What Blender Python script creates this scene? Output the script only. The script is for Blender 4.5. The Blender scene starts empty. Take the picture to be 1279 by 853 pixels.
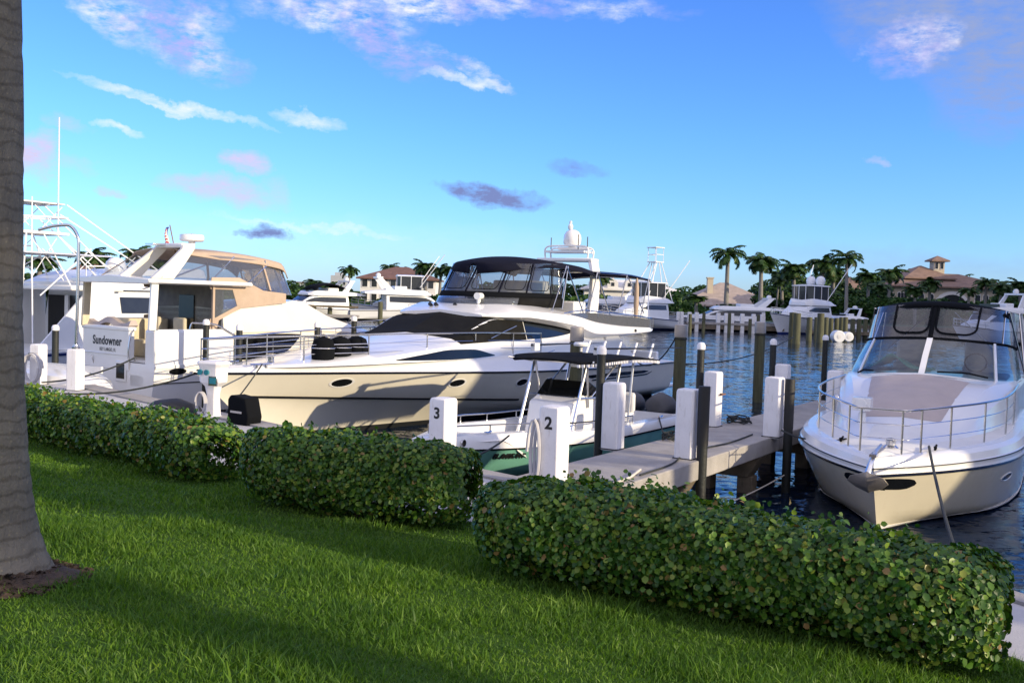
import bpy, bmesh, math, random
import numpy as np
from mathutils import Vector, Matrix, Quaternion
from mathutils.bvhtree import BVHTree
random.seed(7); rng = np.random.default_rng(7)
SC = bpy.context.scene; COL = SC.collection
PI = math.pi
# ------------------------------------------------------------------ camera
FPX = 1243.0; CX = 639.5; CY = 426.5; EYE = 3.4
ROLL = math.radians(1.8); PITCH = math.atan((CY - 372) * math.cos(ROLL) / FPX)
FW = Vector((0, math.cos(PITCH), -math.sin(PITCH))); UP0 = Vector((0, math.sin(PITCH), math.cos(PITCH)))
RT = Vector((1, 0, 0)) * math.cos(ROLL) + UP0 * math.sin(ROLL)
UP = UP0 * math.cos(ROLL) - Vector((1, 0, 0)) * math.sin(ROLL)
CAM = Vector((0, 0, EYE))
def ray(px, py): return FW * FPX + RT * (px - CX) + UP * (CY - py)
def ground(px, py, z=0.0):
    r = ray(px, py); return CAM + r * ((z - EYE) / r.z)
def depth(px, py, Y):
    r = ray(px, py); return CAM + r * (Y / r.y)
cam = bpy.data.cameras.new('camera'); camo = bpy.data.objects.new('camera', cam); COL.objects.link(camo)
cam.sensor_width = 36; cam.lens = FPX / 1279 * 36; cam.clip_start = 0.1; cam.clip_end = 6000
camo.matrix_world = Matrix(((RT.x, UP.x, -FW.x, 0), (RT.y, UP.y, -FW.y, 0), (RT.z, UP.z, -FW.z, EYE), (0, 0, 0, 1)))
SC.camera = camo
# ------------------------------------------------------------------ materials
def nodes(name):
    m = bpy.data.materials.new(name); m.use_nodes = True
    nt = m.node_tree; nt.nodes.clear(); out = nt.nodes.new('ShaderNodeOutputMaterial')
    return m, nt, out
def N(nt, kind, **kw):
    n = nt.nodes.new(kind)
    for k, v in kw.items():
        if k in n.inputs: n.inputs[k].default_value = v
        else: setattr(n, k, v)
    return n
def mat(name, col, rough=0.5, metal=0.0, var=0.12, scale=3.0, bump=0.0, bscale=40.0, coat=0.0, col2=None, spec=0.5, detail=6.0, stretch=None, dirt=None):
    m, nt, out = nodes(name); L = nt.links.new
    p = N(nt, 'ShaderNodeBsdfPrincipled', Roughness=rough, Metallic=metal)
    p.inputs['Coat Weight'].default_value = coat; p.inputs['Specular IOR Level'].default_value = spec
    p.inputs['Coat Roughness'].default_value = 0.08
    tc = N(nt, 'ShaderNodeTexCoord'); mp = N(nt, 'ShaderNodeMapping'); L(tc.outputs['Object'], mp.inputs[0])
    if stretch: mp.inputs['Scale'].default_value = stretch
    nz = N(nt, 'ShaderNodeTexNoise', Scale=scale, Detail=detail, Roughness=0.6); L(mp.outputs[0], nz.inputs['Vector'])
    c = Vector(col); c2 = Vector(col2) if col2 else c * (1 - 2 * var)
    cr = N(nt, 'ShaderNodeValToRGB'); L(nz.outputs['Fac'], cr.inputs[0])
    cr.color_ramp.elements[0].position = 0.3; cr.color_ramp.elements[1].position = 0.7
    cr.color_ramp.elements[0].color = (*c2, 1); cr.color_ramp.elements[1].color = (*c, 1)
    last = cr.outputs[0]
    if dirt:                                   # wear: fine streaks of another colour
        n3 = N(nt, 'ShaderNodeTexNoise', Scale=scale * 4, Detail=8, Roughness=0.7)
        m3 = N(nt, 'ShaderNodeMapping'); m3.inputs['Scale'].default_value = (2.2, 2.2, 0.35); L(tc.outputs['Object'], m3.inputs[0]); L(m3.outputs[0], n3.inputs['Vector'])
        r3 = N(nt, 'ShaderNodeValToRGB'); L(n3.outputs['Fac'], r3.inputs[0]); r3.color_ramp.elements[0].position = 0.55; r3.color_ramp.elements[1].position = 0.78
        mx = N(nt, 'ShaderNodeMixRGB'); L(r3.outputs[0], mx.inputs[0]); L(last, mx.inputs[1]); mx.inputs[2].default_value = (*dirt, 1); last = mx.outputs[0]
    L(last, p.inputs['Base Color'])
    rr = N(nt, 'ShaderNodeMapRange'); L(nz.outputs['Fac'], rr.inputs[0]); rr.inputs[3].default_value = max(0.02, rough - 0.07); rr.inputs[4].default_value = min(1, rough + 0.07); L(rr.outputs[0], p.inputs['Roughness'])
    if bump:
        n2 = N(nt, 'ShaderNodeTexNoise', Scale=bscale, Detail=6, Roughness=0.6); L(mp.outputs[0], n2.inputs['Vector'])
        b = N(nt, 'ShaderNodeBump', Strength=bump, Distance=0.02); L(n2.outputs['Fac'], b.inputs['Height']); L(b.outputs[0], p.inputs['Normal'])
    L(p.outputs[0], out.inputs[0]); return m
def clear_mat(name, tint, gloss=0.05, haze=0.06):
    m, nt, out = nodes(name); L = nt.links.new
    tr = N(nt, 'ShaderNodeBsdfTransparent', Color=(*tint, 1)); gl = N(nt, 'ShaderNodeBsdfGlossy', Roughness=gloss, Color=(1, 1, 1, 1))
    df = N(nt, 'ShaderNodeBsdfDiffuse', Color=(.7, .74, .8, 1)); fr = N(nt, 'ShaderNodeFresnel', IOR=1.5)
    tc = N(nt, 'ShaderNodeTexCoord'); nz = N(nt, 'ShaderNodeTexNoise', Scale=2.5, Detail=3); L(tc.outputs['Object'], nz.inputs['Vector'])
    b = N(nt, 'ShaderNodeBump', Strength=0.35, Distance=0.05); L(nz.outputs['Fac'], b.inputs['Height']); L(b.outputs[0], gl.inputs['Normal']); L(b.outputs[0], fr.inputs['Normal'])
    a = N(nt, 'ShaderNodeMixShader', Fac=haze); L(tr.outputs[0], a.inputs[1]); L(df.outputs[0], a.inputs[2])
    c = N(nt, 'ShaderNodeMixShader'); L(fr.outputs[0], c.inputs[0]); L(a.outputs[0], c.inputs[1]); L(gl.outputs[0], c.inputs[2])
    L(c.outputs[0], out.inputs[0]); return m
def leaf_mat(name, cols, rough=0.4, trans=0.25, spec=0.4):
    """foliage: every leaf takes its own tone from the ramp"""
    m, nt, out = nodes(name); L = nt.links.new
    g = N(nt, 'ShaderNodeNewGeometry'); cr = N(nt, 'ShaderNodeValToRGB'); L(g.outputs['Random Per Island'], cr.inputs[0])
    el = cr.color_ramp.elements
    while len(el) < len(cols): el.new(0.5)
    for e, (pos, c) in zip(el, cols): e.position = pos; e.color = (*c, 1)
    p = N(nt, 'ShaderNodeBsdfPrincipled', Roughness=rough); p.inputs['Specular IOR Level'].default_value = spec; L(cr.outputs[0], p.inputs['Base Color'])
    t = N(nt, 'ShaderNodeBsdfTranslucent'); hs = N(nt, 'ShaderNodeHueSaturation', Value=1.5, Saturation=1.1); L(cr.outputs[0], hs.inputs['Color']); L(hs.outputs[0], t.inputs['Color'])
    mx = N(nt, 'ShaderNodeMixShader', Fac=trans); L(p.outputs[0], mx.inputs[1]); L(t.outputs[0], mx.inputs[2]); L(mx.outputs[0], out.inputs[0])
    return m
M = dict(
 gel=mat('white_gelcoat', (.80, .80, .79), .22, var=.03, coat=.4, scale=1.2),
 gelwarm=mat('cream_gelcoat', (.68, .63, .49), .22, var=.05, coat=.4, scale=.8, dirt=(.58, .52, .40)),
 gelcream=mat('ivory_gelcoat', (.78, .74, .63), .2, var=.04, coat=.5, scale=.8),
 gelgreen=mat('seafoam_gelcoat', (.20, .50, .40), .18, var=.10, coat=.5, scale=1.5),
 gelfar=mat('white_boat_paint', (.74, .76, .78), .3, var=.05, scale=.6),
 nonskid=mat('nonskid_deck', (.74, .74, .73), .6, var=.05, bump=.25, bscale=160),
 antifoul=mat('dark_antifouling', (.02, .022, .025), .6),
 blue=mat('navy_hull_stripe', (.015, .03, .16), .3),
 black=mat('black_canvas', (.007, .008, .010), .9, spec=.08, bump=.3, bscale=30),
 navyc=mat('dark_navy_canvas', (.010, .011, .022), .9, spec=.08, bump=.3, bscale=20),
 mesh=mat('black_mesh_cover', (.012, .012, .011), .8, spec=.12, var=.3, scale=2, bump=.2, bscale=120),
 glass=mat('dark_window_glass', (.008, .009, .010), .08, spec=.35),
 rubber=mat('black_rubber', (.015, .015, .015), .6, bump=.2),
 beige=mat('beige_canvas', (.47, .36, .27), .8, var=.08, bump=.35, bscale=14),
 pad=mat('pale_vinyl_pad', (.45, .385, .36), .6, var=.06, bump=.3, bscale=8),
 steel=mat('stainless_steel', (.62, .62, .63), .18, metal=1, var=.03),
 alu=mat('brushed_aluminium', (.72, .72, .72), .3, metal=1, var=.03),
 white=mat('white_paint', (.80, .79, .80), .5, var=.04, bump=.12, bscale=25, dirt=(.60, .58, .55)),
 post=mat('weathered_white_post', (.79, .78, .79), .6, var=.06, scale=2.5, bump=.25, bscale=30, dirt=(.47, .43, .38)),
 whitefar=mat('white_post_paint', (.72, .72, .72), .6),
 conc=mat('weathered_concrete', (.38, .36, .34), .85, var=.16, scale=2.2, bump=.45, bscale=45, dirt=(.26, .235, .21)),
 concd=mat('damp_concrete', (.20, .16, .11), .85, var=.3, scale=3, bump=.5, bscale=20, dirt=(.05, .06, .04)),
 walk=mat('pale_pavement', (.50, .49, .49), .85, var=.08, scale=3, bump=.3, bscale=60),
 pile=mat('algae_stained_timber', (.115, .12, .065), .85, var=.3, scale=3, bump=.7, bscale=18, stretch=(3, 3, .35), dirt=(.05, .045, .03)),
 piledk=mat('black_pile_wrap', (.016, .020, .018), .6, var=.3, bump=.4, bscale=20),
 cap=mat('galvanised_pile_cap', (.46, .43, .40), .5, metal=.3, bump=.2, bscale=10),
 rope=mat('dark_rope', (.03, .035, .035), .85, bump=.6, bscale=90),
 ropew=mat('white_rope', (.62, .58, .52), .85, bump=.5, bscale=90),
 hose=mat('grey_hose', (.55, .54, .55), .5),
 ink=mat('black_lettering', (.015, .015, .015), .5),
 teal=mat('teal_plastic', (.02, .20, .26), .35),
 grey=mat('grey_cover_canvas', (.10, .10, .105), .85, var=.15, bump=.5, bscale=9),
 orange=mat('orange_plastic', (.75, .12, .04), .5),
 red=mat('red_cloth', (.55, .03, .04), .7), clothw=mat('white_cloth', (.8, .78, .76), .8), clothb=mat('blue_cloth', (.02, .03, .2), .8),
 towel=mat('seafoam_towel', (.36, .72, .58), .9, bump=.4, bscale=12),
 cream=mat('cream_interior', (.62, .55, .40), .6),
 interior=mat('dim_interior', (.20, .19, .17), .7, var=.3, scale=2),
 rod=mat('dark_graphite', (.02, .02, .022), .35),
 wood=mat('teak_wood', (.25, .13, .06), .6, var=.2, stretch=(8, 1, 1)),
 pot=clear_mat('smoked_acrylic', (.25, .30, .36), .05, .1),
 vinyl=clear_mat('clear_vinyl', (.44, .49, .60), .06, .045),
 vinyl2=clear_mat('clear_vinyl_pale', (.56, .60, .66), .08, .08),
 wshield=clear_mat('windscreen_glass', (.40, .56, .57), .03, .03),
)
# ------------------------------------------------------------------ mesh builder
def basis(d):
    d = Vector(d).normalized(); a = Vector((0, 0, 1)) if abs(d.z) < .95 else Vector((1, 0, 0))
    u = d.cross(a).normalized(); return u, u.cross(d).normalized() * -1
class MB:
    def __init__(s): s.v = []; s.f = []
    def add(s, vs, fs):
        o = len(s.v); s.v += [tuple(v) for v in vs]; s.f += [tuple(o + i for i in f) for f in fs]; return s
    def box(s, x0, x1, y0, y1, z0, z1, m=None):
        vs = [Vector((x, y, z)) for z in (z0, z1) for y in (y0, y1) for x in (x0, x1)]
        if m: vs = [m @ v for v in vs]
        return s.add(vs, [(0, 2, 3, 1), (4, 5, 7, 6), (0, 1, 5, 4), (2, 6, 7, 3), (0, 4, 6, 2), (1, 3, 7, 5)])
    def cyl(s, p0, p1, r0, r1=None, n=12, caps=True):
        p0 = Vector(p0); p1 = Vector(p1); r1 = r0 if r1 is None else r1; u, w = basis(p1 - p0)
        vs = [p + (u * math.cos(2 * PI * i / n) + w * math.sin(2 * PI * i / n)) * r for p, r in ((p0, r0), (p1, r1)) for i in range(n)]
        fs = [(i, (i + 1) % n, n + (i + 1) % n, n + i) for i in range(n)]
        if caps: fs += [tuple(range(n))[::-1], tuple(range(n, 2 * n))]
        return s.add(vs, fs)
    def tube(s, pts, r, n=8, closed=False, rs=None):
        pts = [Vector(p) for p in pts]; k = len(pts); vs = []; fs = []; pu = None
        for i, p in enumerate(pts):
            a = pts[(i - 1) % k] if (closed or i) else p; b = pts[(i + 1) % k] if (closed or i < k - 1) else p
            d = (b - a).normalized()
            if pu is None: u, w = basis(d)
            else:
                u = (pu - d * pu.dot(d)).normalized(); w = d.cross(u)
            pu = u; rr = rs[i] if rs else r
            vs += [p + (u * math.cos(2 * PI * j / n) + w * math.sin(2 * PI * j / n)) * rr for j in range(n)]
        for i in range(k if closed else k - 1):
            a = i * n; b = ((i + 1) % k) * n
            fs += [(a + j, a + (j + 1) % n, b + (j + 1) % n, b + j) for j in range(n)]
        if not closed: fs += [tuple(range(n))[::-1], tuple(range((k - 1) * n, k * n))]
        return s.add(vs, fs)
    def lathe(s, prof, org=(0, 0, 0), n=20, m=None):
        o = Vector(org); vs = []; fs = []
        for r, z in prof:
            for i in range(n):
                v = Vector((r * math.cos(2 * PI * i / n), r * math.sin(2 * PI * i / n), z)); vs.append(o + (m @ v if m else v))
        for k in range(len(prof) - 1):
            fs += [(k * n + i, k * n + (i + 1) % n, (k + 1) * n + (i + 1) % n, (k + 1) * n + i) for i in range(n)]
        if prof[0][0] > 1e-4: fs.append(tuple(range(n))[::-1])
        if prof[-1][0] > 1e-4: fs.append(tuple(range((len(prof) - 1) * n, len(prof) * n)))
        return s.add(vs, fs)
    def prism(s, poly, off, base=(0, 0, 0), ax=((1, 0, 0), (0, 1, 0))):
        b = Vector(base); a, c = Vector(ax[0]), Vector(ax[1]); off = Vector(off); n = len(poly)
        p = [b + a * q[0] + c * q[1] for q in poly]
        return s.add(p + [q + off for q in p], [tuple(range(n))[::-1], tuple(range(n, 2 * n))] + [(i, (i + 1) % n, n + (i + 1) % n, n + i) for i in range(n)])
    def grid(s, fn, nu, nv, wrap=False):
        vs = [fn(i / (nu - 1), j / (nv - 1)) for i in range(nu) for j in range(nv)]
        fs = [(i * nv + j, (i + 1) * nv + j, (i + 1) * nv + j + 1, i * nv + j + 1) for i in range(nu - 1) for j in range(nv - 1)]
        return s.add(vs, fs)
    def rows(s, R, close=False, caps=False):
        n = len(R[0]); vs = [p for r in R for p in r]; fs = []
        for i in range(len(R) - 1):
            for j in range(n if close else n - 1):
                k = (j + 1) % n; fs.append((i * n + j, (i + 1) * n + j, (i + 1) * n + k, i * n + k))
        if caps: fs += [tuple(range(n)), tuple(range((len(R) - 1) * n, len(R) * n))[::-1]]
        return s.add(vs, fs)
    def ball(s, c, rx, ry=None, rz=None, n=14, m=None):
        ry = ry or rx; rz = rz or rx; k = max(5, n // 2)
        def P(u, v):
            q = Vector((rx * math.cos(2 * PI * u) * math.cos((v - .5) * PI), ry * math.sin(2 * PI * u) * math.cos((v - .5) * PI), rz * math.sin((v - .5) * PI)))
            return Vector(c) + (m @ q if m else q)
        return s.grid(P, n + 1, k + 1)
    def build(s, name, m, parent=None, ang=40, bevel=0.0, segs=2, solid=0.0):
        me = bpy.data.meshes.new(name); me.from_pydata([tuple(v) for v in s.v], [], s.f)
        bm = bmesh.new(); bm.from_mesh(me); bmesh.ops.remove_doubles(bm, verts=bm.verts, dist=1e-4)
        bmesh.ops.recalc_face_normals(bm, faces=bm.faces); bm.to_mesh(me); bm.free()
        me.shade_smooth(); me.set_sharp_from_angle(angle=math.radians(ang))
        me.materials.append(m if not isinstance(m, str) else M[m])
        o = bpy.data.objects.new(name, me); COL.objects.link(o)
        if parent: o.parent = parent
        if solid:
            d = o.modifiers.new('thickness', 'SOLIDIFY'); d.thickness = solid; d.offset = -1
        if bevel:
            b = o.modifiers.new('bevel', 'BEVEL'); b.width = bevel; b.segments = segs; b.limit_method = 'ANGLE'; b.angle_limit = math.radians(35)
        return o
def tag(o, label=None, cat=None, group=None, kind=None):
    for k, v in (('label', label), ('category', cat), ('group', group), ('kind', kind)):
        if v: o[k] = v
    return o
def thing(name, label, cat, loc=(0, 0, 0), rz=0.0, group=None):
    o = bpy.data.objects.new(name, None); COL.objects.link(o); o.empty_display_size = .2
    o.location = loc; o.rotation_euler = (0, 0, rz); return tag(o, label, cat, group)
def kids(o): return [c for c in bpy.data.objects if c.parent == o]
def dup(o, loc=None, rz=None, label=None, scale=None, parent=None):
    c = o.copy(); COL.objects.link(c)
    if parent: c.parent = parent
    for ch in CHILD.get(o.name) or kids(o): dup(ch, parent=c)
    if loc is not None: c.location = loc
    if rz is not None: c.rotation_euler = (0, 0, rz)
    if scale is not None: c.scale = (scale,) * 3 if not hasattr(scale, '__len__') else scale
    if label: c['label'] = label
    return c
CHILD = {}
def fast(name, V, F, m, parent=None, smooth=False):
    """big meshes straight from numpy arrays; F is an (n,k) index array"""
    me = bpy.data.meshes.new(name); k = F.shape[1]
    me.vertices.add(len(V)); me.vertices.foreach_set('co', np.ascontiguousarray(V, dtype=np.float32).ravel())
    me.loops.add(F.size); me.loops.foreach_set('vertex_index', np.ascontiguousarray(F, dtype=np.int32).ravel())
    me.polygons.add(len(F)); me.polygons.foreach_set('loop_start', np.arange(0, F.size, k, dtype=np.int32))
    me.update(calc_edges=True); me.validate()
    if smooth: me.shade_smooth()
    me.materials.append(M[m] if isinstance(m, str) else m)
    o = bpy.data.objects.new(name, me); COL.objects.link(o)
    if parent: o.parent = parent
    return o
def text(body, size, name, m, parent, mtx, ext=.004, bold=0.0, shear=0.0, width=1.0, gap=1.0):
    c = bpy.data.curves.new(name, 'FONT'); c.body = body; c.size = size; c.extrude = ext; c.offset = bold; c.shear = shear; c.space_character = gap
    c.align_x = 'CENTER'; c.align_y = 'CENTER'
    t = bpy.data.objects.new(name, c); COL.objects.link(t)
    dg = bpy.context.evaluated_depsgraph_get(); dg.update()
    me = bpy.data.meshes.new_from_object(t.evaluated_get(dg)); bpy.data.objects.remove(t); me.name = name
    me.transform(mtx @ Matrix.Diagonal((width, 1, 1, 1))); me.materials.clear(); me.materials.append(M[m])
    o = bpy.data.objects.new(name, me); COL.objects.link(o)
    if parent: o.parent = parent
    return o
def frame_mtx(org, xdir, ydir):
    x = Vector(xdir).normalized(); y = Vector(ydir).normalized(); z = x.cross(y)
    return Matrix(((x.x, y.x, z.x, org[0]), (x.y, y.y, z.y, org[1]), (x.z, y.z, z.z, org[2]), (0, 0, 0, 1)))
def lerp(a, b, t): return a + (b - a) * t
def curve(pts):
    """smooth interpolation through (x, value...) control points (monotone-ish cubic)"""
    pts = sorted(pts); xs = [p[0] for p in pts]
    def f(x):
        if x <= xs[0]: return pts[0][1]
        if x >= xs[-1]: return pts[-1][1]
        i = max(k for k in range(len(xs)) if xs[k] <= x); i = min(i, len(xs) - 2)
        x0, x1 = xs[i], xs[i + 1]; y0, y1 = pts[i][1], pts[i + 1][1]; h = x1 - x0; t = (x - x0) / h
        def sl(k):
            if k == 0: return (pts[1][1] - pts[0][1]) / (xs[1] - xs[0])
            if k == len(xs) - 1: return (pts[-1][1] - pts[-2][1]) / (xs[-1] - xs[-2])
            a = (pts[k][1] - pts[k - 1][1]) / (xs[k] - xs[k - 1]); b = (pts[k + 1][1] - pts[k][1]) / (xs[k + 1] - xs[k])
            return 0 if a * b <= 0 else 2 * a * b / (a + b)
        m0, m1 = sl(i), sl(i + 1)
        return (2*t**3 - 3*t*t + 1) * y0 + (t**3 - 2*t*t + t) * h * m0 + (-2*t**3 + 3*t*t) * y1 + (t**3 - t*t) * h * m1
    return f
def loft(st, sub=6, capa=True, capb=True):
    """st: list of stations, each a list of (x, y, z) from port base over the top centre (y=0); mirrored to starboard"""
    k = len(st[0]); cv = [[curve([(i, s[j][c]) for i, s in enumerate(st)]) for c in range(3)] for j in range(k)]
    R = []
    for i in range((len(st) - 1) * sub + 1):
        q = [Vector((cv[j][0](i / sub), cv[j][1](i / sub), cv[j][2](i / sub))) for j in range(k)]
        R.append(q + [Vector((p.x, -p.y, p.z)) for p in q[::-1] if abs(p.y) > 1e-5])
    mb = MB().rows(R)
    n = len(R[0])
    mb.f = [t_ for f in mb.f for t_ in ((f[0], f[1], f[2]), (f[0], f[2], f[3]))]
    if capa: mb.add(R[0], [tuple(range(n))])
    if capb: mb.add(R[-1], [tuple(range(n))[::-1]])
    return mb
def st(x, *yz, rake=0.0): return [(x - rake * (z - yz[0][1]), y, z) for y, z in yz]
def bvh(mb): return BVHTree.FromPolygons([Vector(v) for v in mb.v], [list(f) for f in mb.f])
def patch(tree, cols, org, du, dv, dn, nu=16, nv=6, off=.006, mb=None, sink=.02):
    """a skin lying on a surface: outline given as (u, vlo, vhi) columns in the plane du, dv; dn points from outside towards the surface"""
    mb = mb or MB(); org, du, dv, dn = Vector(org), Vector(du), Vector(dv), Vector(dn).normalized()
    lo = curve([(c[0], c[1]) for c in cols]); hi = curve([(c[0], c[2]) for c in cols]); u0, u1 = cols[0][0], cols[-1][0]
    rows = []; last = None
    for i in range(nu + 1):
        u = lerp(u0, u1, i / nu); r = []
        for j in range(nv + 1):
            v = lerp(lo(u), hi(u), j / nv); p = org + du * u + dv * v
            hit = tree.ray_cast(p, dn)
            q = hit[0] if hit[0] is not None else (p + dn * (last if last else 0))
            if hit[0] is not None: last = (q - p).dot(dn)
            r.append(q - dn * off)
        rows.append([r[0] + dn * (sink + off)] + r + [r[-1] + dn * (sink + off)])
    rows = [[p + dn * (sink + off) for p in rows[0]]] + rows + [[p + dn * (sink + off) for p in rows[-1]]]
    return mb.rows(rows)
def hullfn(L, B, Bc, sheer, chine, keel, rake, t0=.45, p=2.2, t1=.3, q=1.8, vc=.4, flare=1.0, taper=.9, trake=0.0, blunt=0.0):
    zb = sheer(1.0)
    def P(t, v, side=1):
        zs, zc, zk = sheer(t), chine(t), keel(t)
        e = max(0, (t - t0) / (1 - t0)); bd = B * (1 - (1 - blunt) * e ** p) * lerp(taper, 1, min(1, t / .35))
        e1 = max(0, (t - t1) / (1 - t1)); bc = Bc * (1 - e1 ** q) * lerp(taper, 1, min(1, t / .35))
        if v <= vc: w = v / vc; z = lerp(zk, zc, w); y = bc * w
        else: w = (v - vc) / (1 - vc); z = lerp(zc, zs, w); y = bc + (bd - bc) * w ** flare
        hz = (z + .3) / (zb + .3)
        x = t * (L - rake * (1 - min(1, max(-.2, hz)))) + trake * max(0, 1 - t * 4) * (z / zb)
        return Vector((x, y * side, z))
    return P
def hull_mesh(P, nt=40, nv=14):
    mb = MB(); ts = [1 - (1 - i / nt) ** 1.25 for i in range(nt + 1)]
    for s in (1, -1): mb.rows([[P(t, j / nv, s) for j in range(nv + 1)] for t in ts])
    tr = [P(0, j / nv, 1) for j in range(nv + 1)] + [P(0, j / nv, -1) for j in range(nv, 0, -1)]
    mb.add(tr, [tuple(range(len(tr)))]); return mb
def vat(P, t, z):
    a, b = 0.0, 1.0
    for _ in range(24):
        m = (a + b) / 2
        if P(t, m).z < z: a = m
        else: b = m
    return (a + b) / 2
def band(P, z0, z1, ta=0.0, tb=1.0, off=.012, n=44, sides=(1, -1), mb=None):
    """strip that follows the hull side between the heights z0(t) and z1(t)"""
    mb = mb or MB()
    for s in sides:
        R = []
        for i in range(n + 1):
            t = lerp(ta, tb, 1 - (1 - i / n) ** 1.2); r = []
            za, zc = z0(t), z1(t)
            for k, (z, o) in enumerate(((za, -.02), (za, off), (lerp(za, zc, .5), off), (zc, off), (zc, -.02))):
                q = P(t, vat(P, t, z), s); q = q.copy(); q.y += s * o
                if t > .98: q.x += o
                r.append(q)
            R.append(r)
        mb.rows(R)
    return mb
def deck_mesh(P, inset=.06, dz=-.03, crown=.06, nt=40, ny=8, ta=0.0, tb=1.0):
    R = []
    for i in range(nt + 1):
        t = lerp(ta, tb, 1 - (1 - i / nt) ** 1.3); q = P(t, 1); y = max(.0, q.y - inset); r = []
        for j in range(ny + 1):
            w = -1 + 2 * j / ny; r.append(Vector((q.x - (inset if t > .97 else 0), y * w, q.z + dz + crown * (1 - w * w) * min(1, y))))
        R.append(r)
    return MB().rows(R)
def P_on(path, t):
    k = len(path) - 1; i = min(k - 1, int(t * k)); return Vector(path[i]).lerp(Vector(path[i + 1]), t * k - i)
def smooth_path(pts, sub=6):
    k = len(pts); cs = [curve([(i, p[c]) for i, p in enumerate(pts)]) for c in range(3)]
    return [Vector((cs[0](i / sub), cs[1](i / sub), cs[2](i / sub))) for i in range((k - 1) * sub + 1)]
def sag(a, b, d=.2, n=10):
    a, b = Vector(a), Vector(b); return [a.lerp(b, i / n) - Vector((0, 0, d * 4 * (i / n) * (1 - i / n))) for i in range(n + 1)]
# ------------------------------------------------------------------ sun and sky
SUN_AZ = math.radians(119); SUN_EL = math.radians(15)
SUN = Vector((math.sin(SUN_AZ) * math.cos(SUN_EL), math.cos(SUN_AZ) * math.cos(SUN_EL), math.sin(SUN_EL)))
sl = bpy.data.lights.new('sun', 'SUN'); sl.energy = 3.3; sl.angle = math.radians(.5); sl.color = (1, .83, .56)
so = bpy.data.objects.new('sun', sl); COL.objects.link(so); so.rotation_euler = SUN.to_track_quat('Z', 'Y').to_euler(); so.location = SUN * 80
W = bpy.data.worlds.new('World'); SC.world = W; W.use_nodes = True
nt = W.node_tree; nt.nodes.clear(); L = nt.links.new
wo = N(nt, 'ShaderNodeOutputWorld'); bg = N(nt, 'ShaderNodeBackground', Strength=0.11); L(bg.outputs[0], wo.inputs[0])
sky = N(nt, 'ShaderNodeTexSky', sky_type='NISHITA', sun_disc=False, sun_elevation=SUN_EL, sun_rotation=SUN_AZ, altitude=0, air_density=1.0, dust_density=0.25, ozone_density=3.0)
tc = N(nt, 'ShaderNodeTexCoord'); sx = N(nt, 'ShaderNodeSeparateXYZ'); L(tc.outputs['Generated'], sx.inputs[0])
def math_n(op, a, b=None, c=None, clamp=False):
    n = nt.nodes.new('ShaderNodeMath'); n.operation = op; n.use_clamp = clamp
    for i, v in enumerate((a, b, c)):
        if v is None: continue
        if isinstance(v, (int, float)): n.inputs[i].default_value = v
        else: L(v, n.inputs[i])
    return n.outputs[0]
rampn = N(nt, 'ShaderNodeValToRGB'); els = rampn.color_ramp.elements; L(math_n('MULTIPLY', sx.outputs[2], 1.0, clamp=True), rampn.inputs[0])
for _ in range(3): els.new(.5)
for e_, (ps, c_) in zip(els, ((0.0, (.28, .39, .72)), (.06, (.27, .42, .72)), (.16, (.245, .41, .72)), (.34, (.22, .36, .70)), (.75, (.36, .38, .62)))): e_.position = ps; e_.color = (*c_, 1)
sc_ = N(nt, 'ShaderNodeVectorMath', operation='MULTIPLY'); L(sky.outputs[0], sc_.inputs[0]); L(rampn.outputs[0], sc_.inputs[1])
hs = N(nt, 'ShaderNodeVectorMath', operation='SCALE'); L(sc_.outputs[0], hs.inputs[0]); hs.inputs[3].default_value = 2.15
AZ = math_n('ARCTAN2', sx.outputs[0], sx.outputs[1]); EL = math_n('ARCSINE', sx.outputs[2])
cv = N(nt, 'ShaderNodeCombineXYZ'); L(AZ, cv.inputs[0]); L(EL, cv.inputs[1])
warp = N(nt, 'ShaderNodeTexNoise', Scale=15.0, Detail=6, Roughness=.62); L(cv.outputs[0], warp.inputs['Vector'])
ws = N(nt, 'ShaderNodeSeparateXYZ'); L(warp.outputs['Color'], ws.inputs[0])
WX = math_n('MULTIPLY', math_n('SUBTRACT', ws.outputs[0], .5), .085); WY = math_n('MULTIPLY', math_n('SUBTRACT', ws.outputs[1], .5), .05)
AZw = math_n('ADD', AZ, WX); ELw = math_n('ADD', EL, WY)
fine = N(nt, 'ShaderNodeTexNoise', Scale=42.0, Detail=9, Roughness=.66)
fm = N(nt, 'ShaderNodeMapping'); fm.inputs['Scale'].default_value = (1, 2.6, 1); fm.inputs['Rotation'].default_value = (0, 0, .25); L(cv.outputs[0], fm.inputs[0]); L(fm.outputs[0], fine.inputs['Vector'])
def azel(px, py):
    d = ray(px, py).normalized(); return math.atan2(d.x, d.y), math.asin(d.z)
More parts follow.
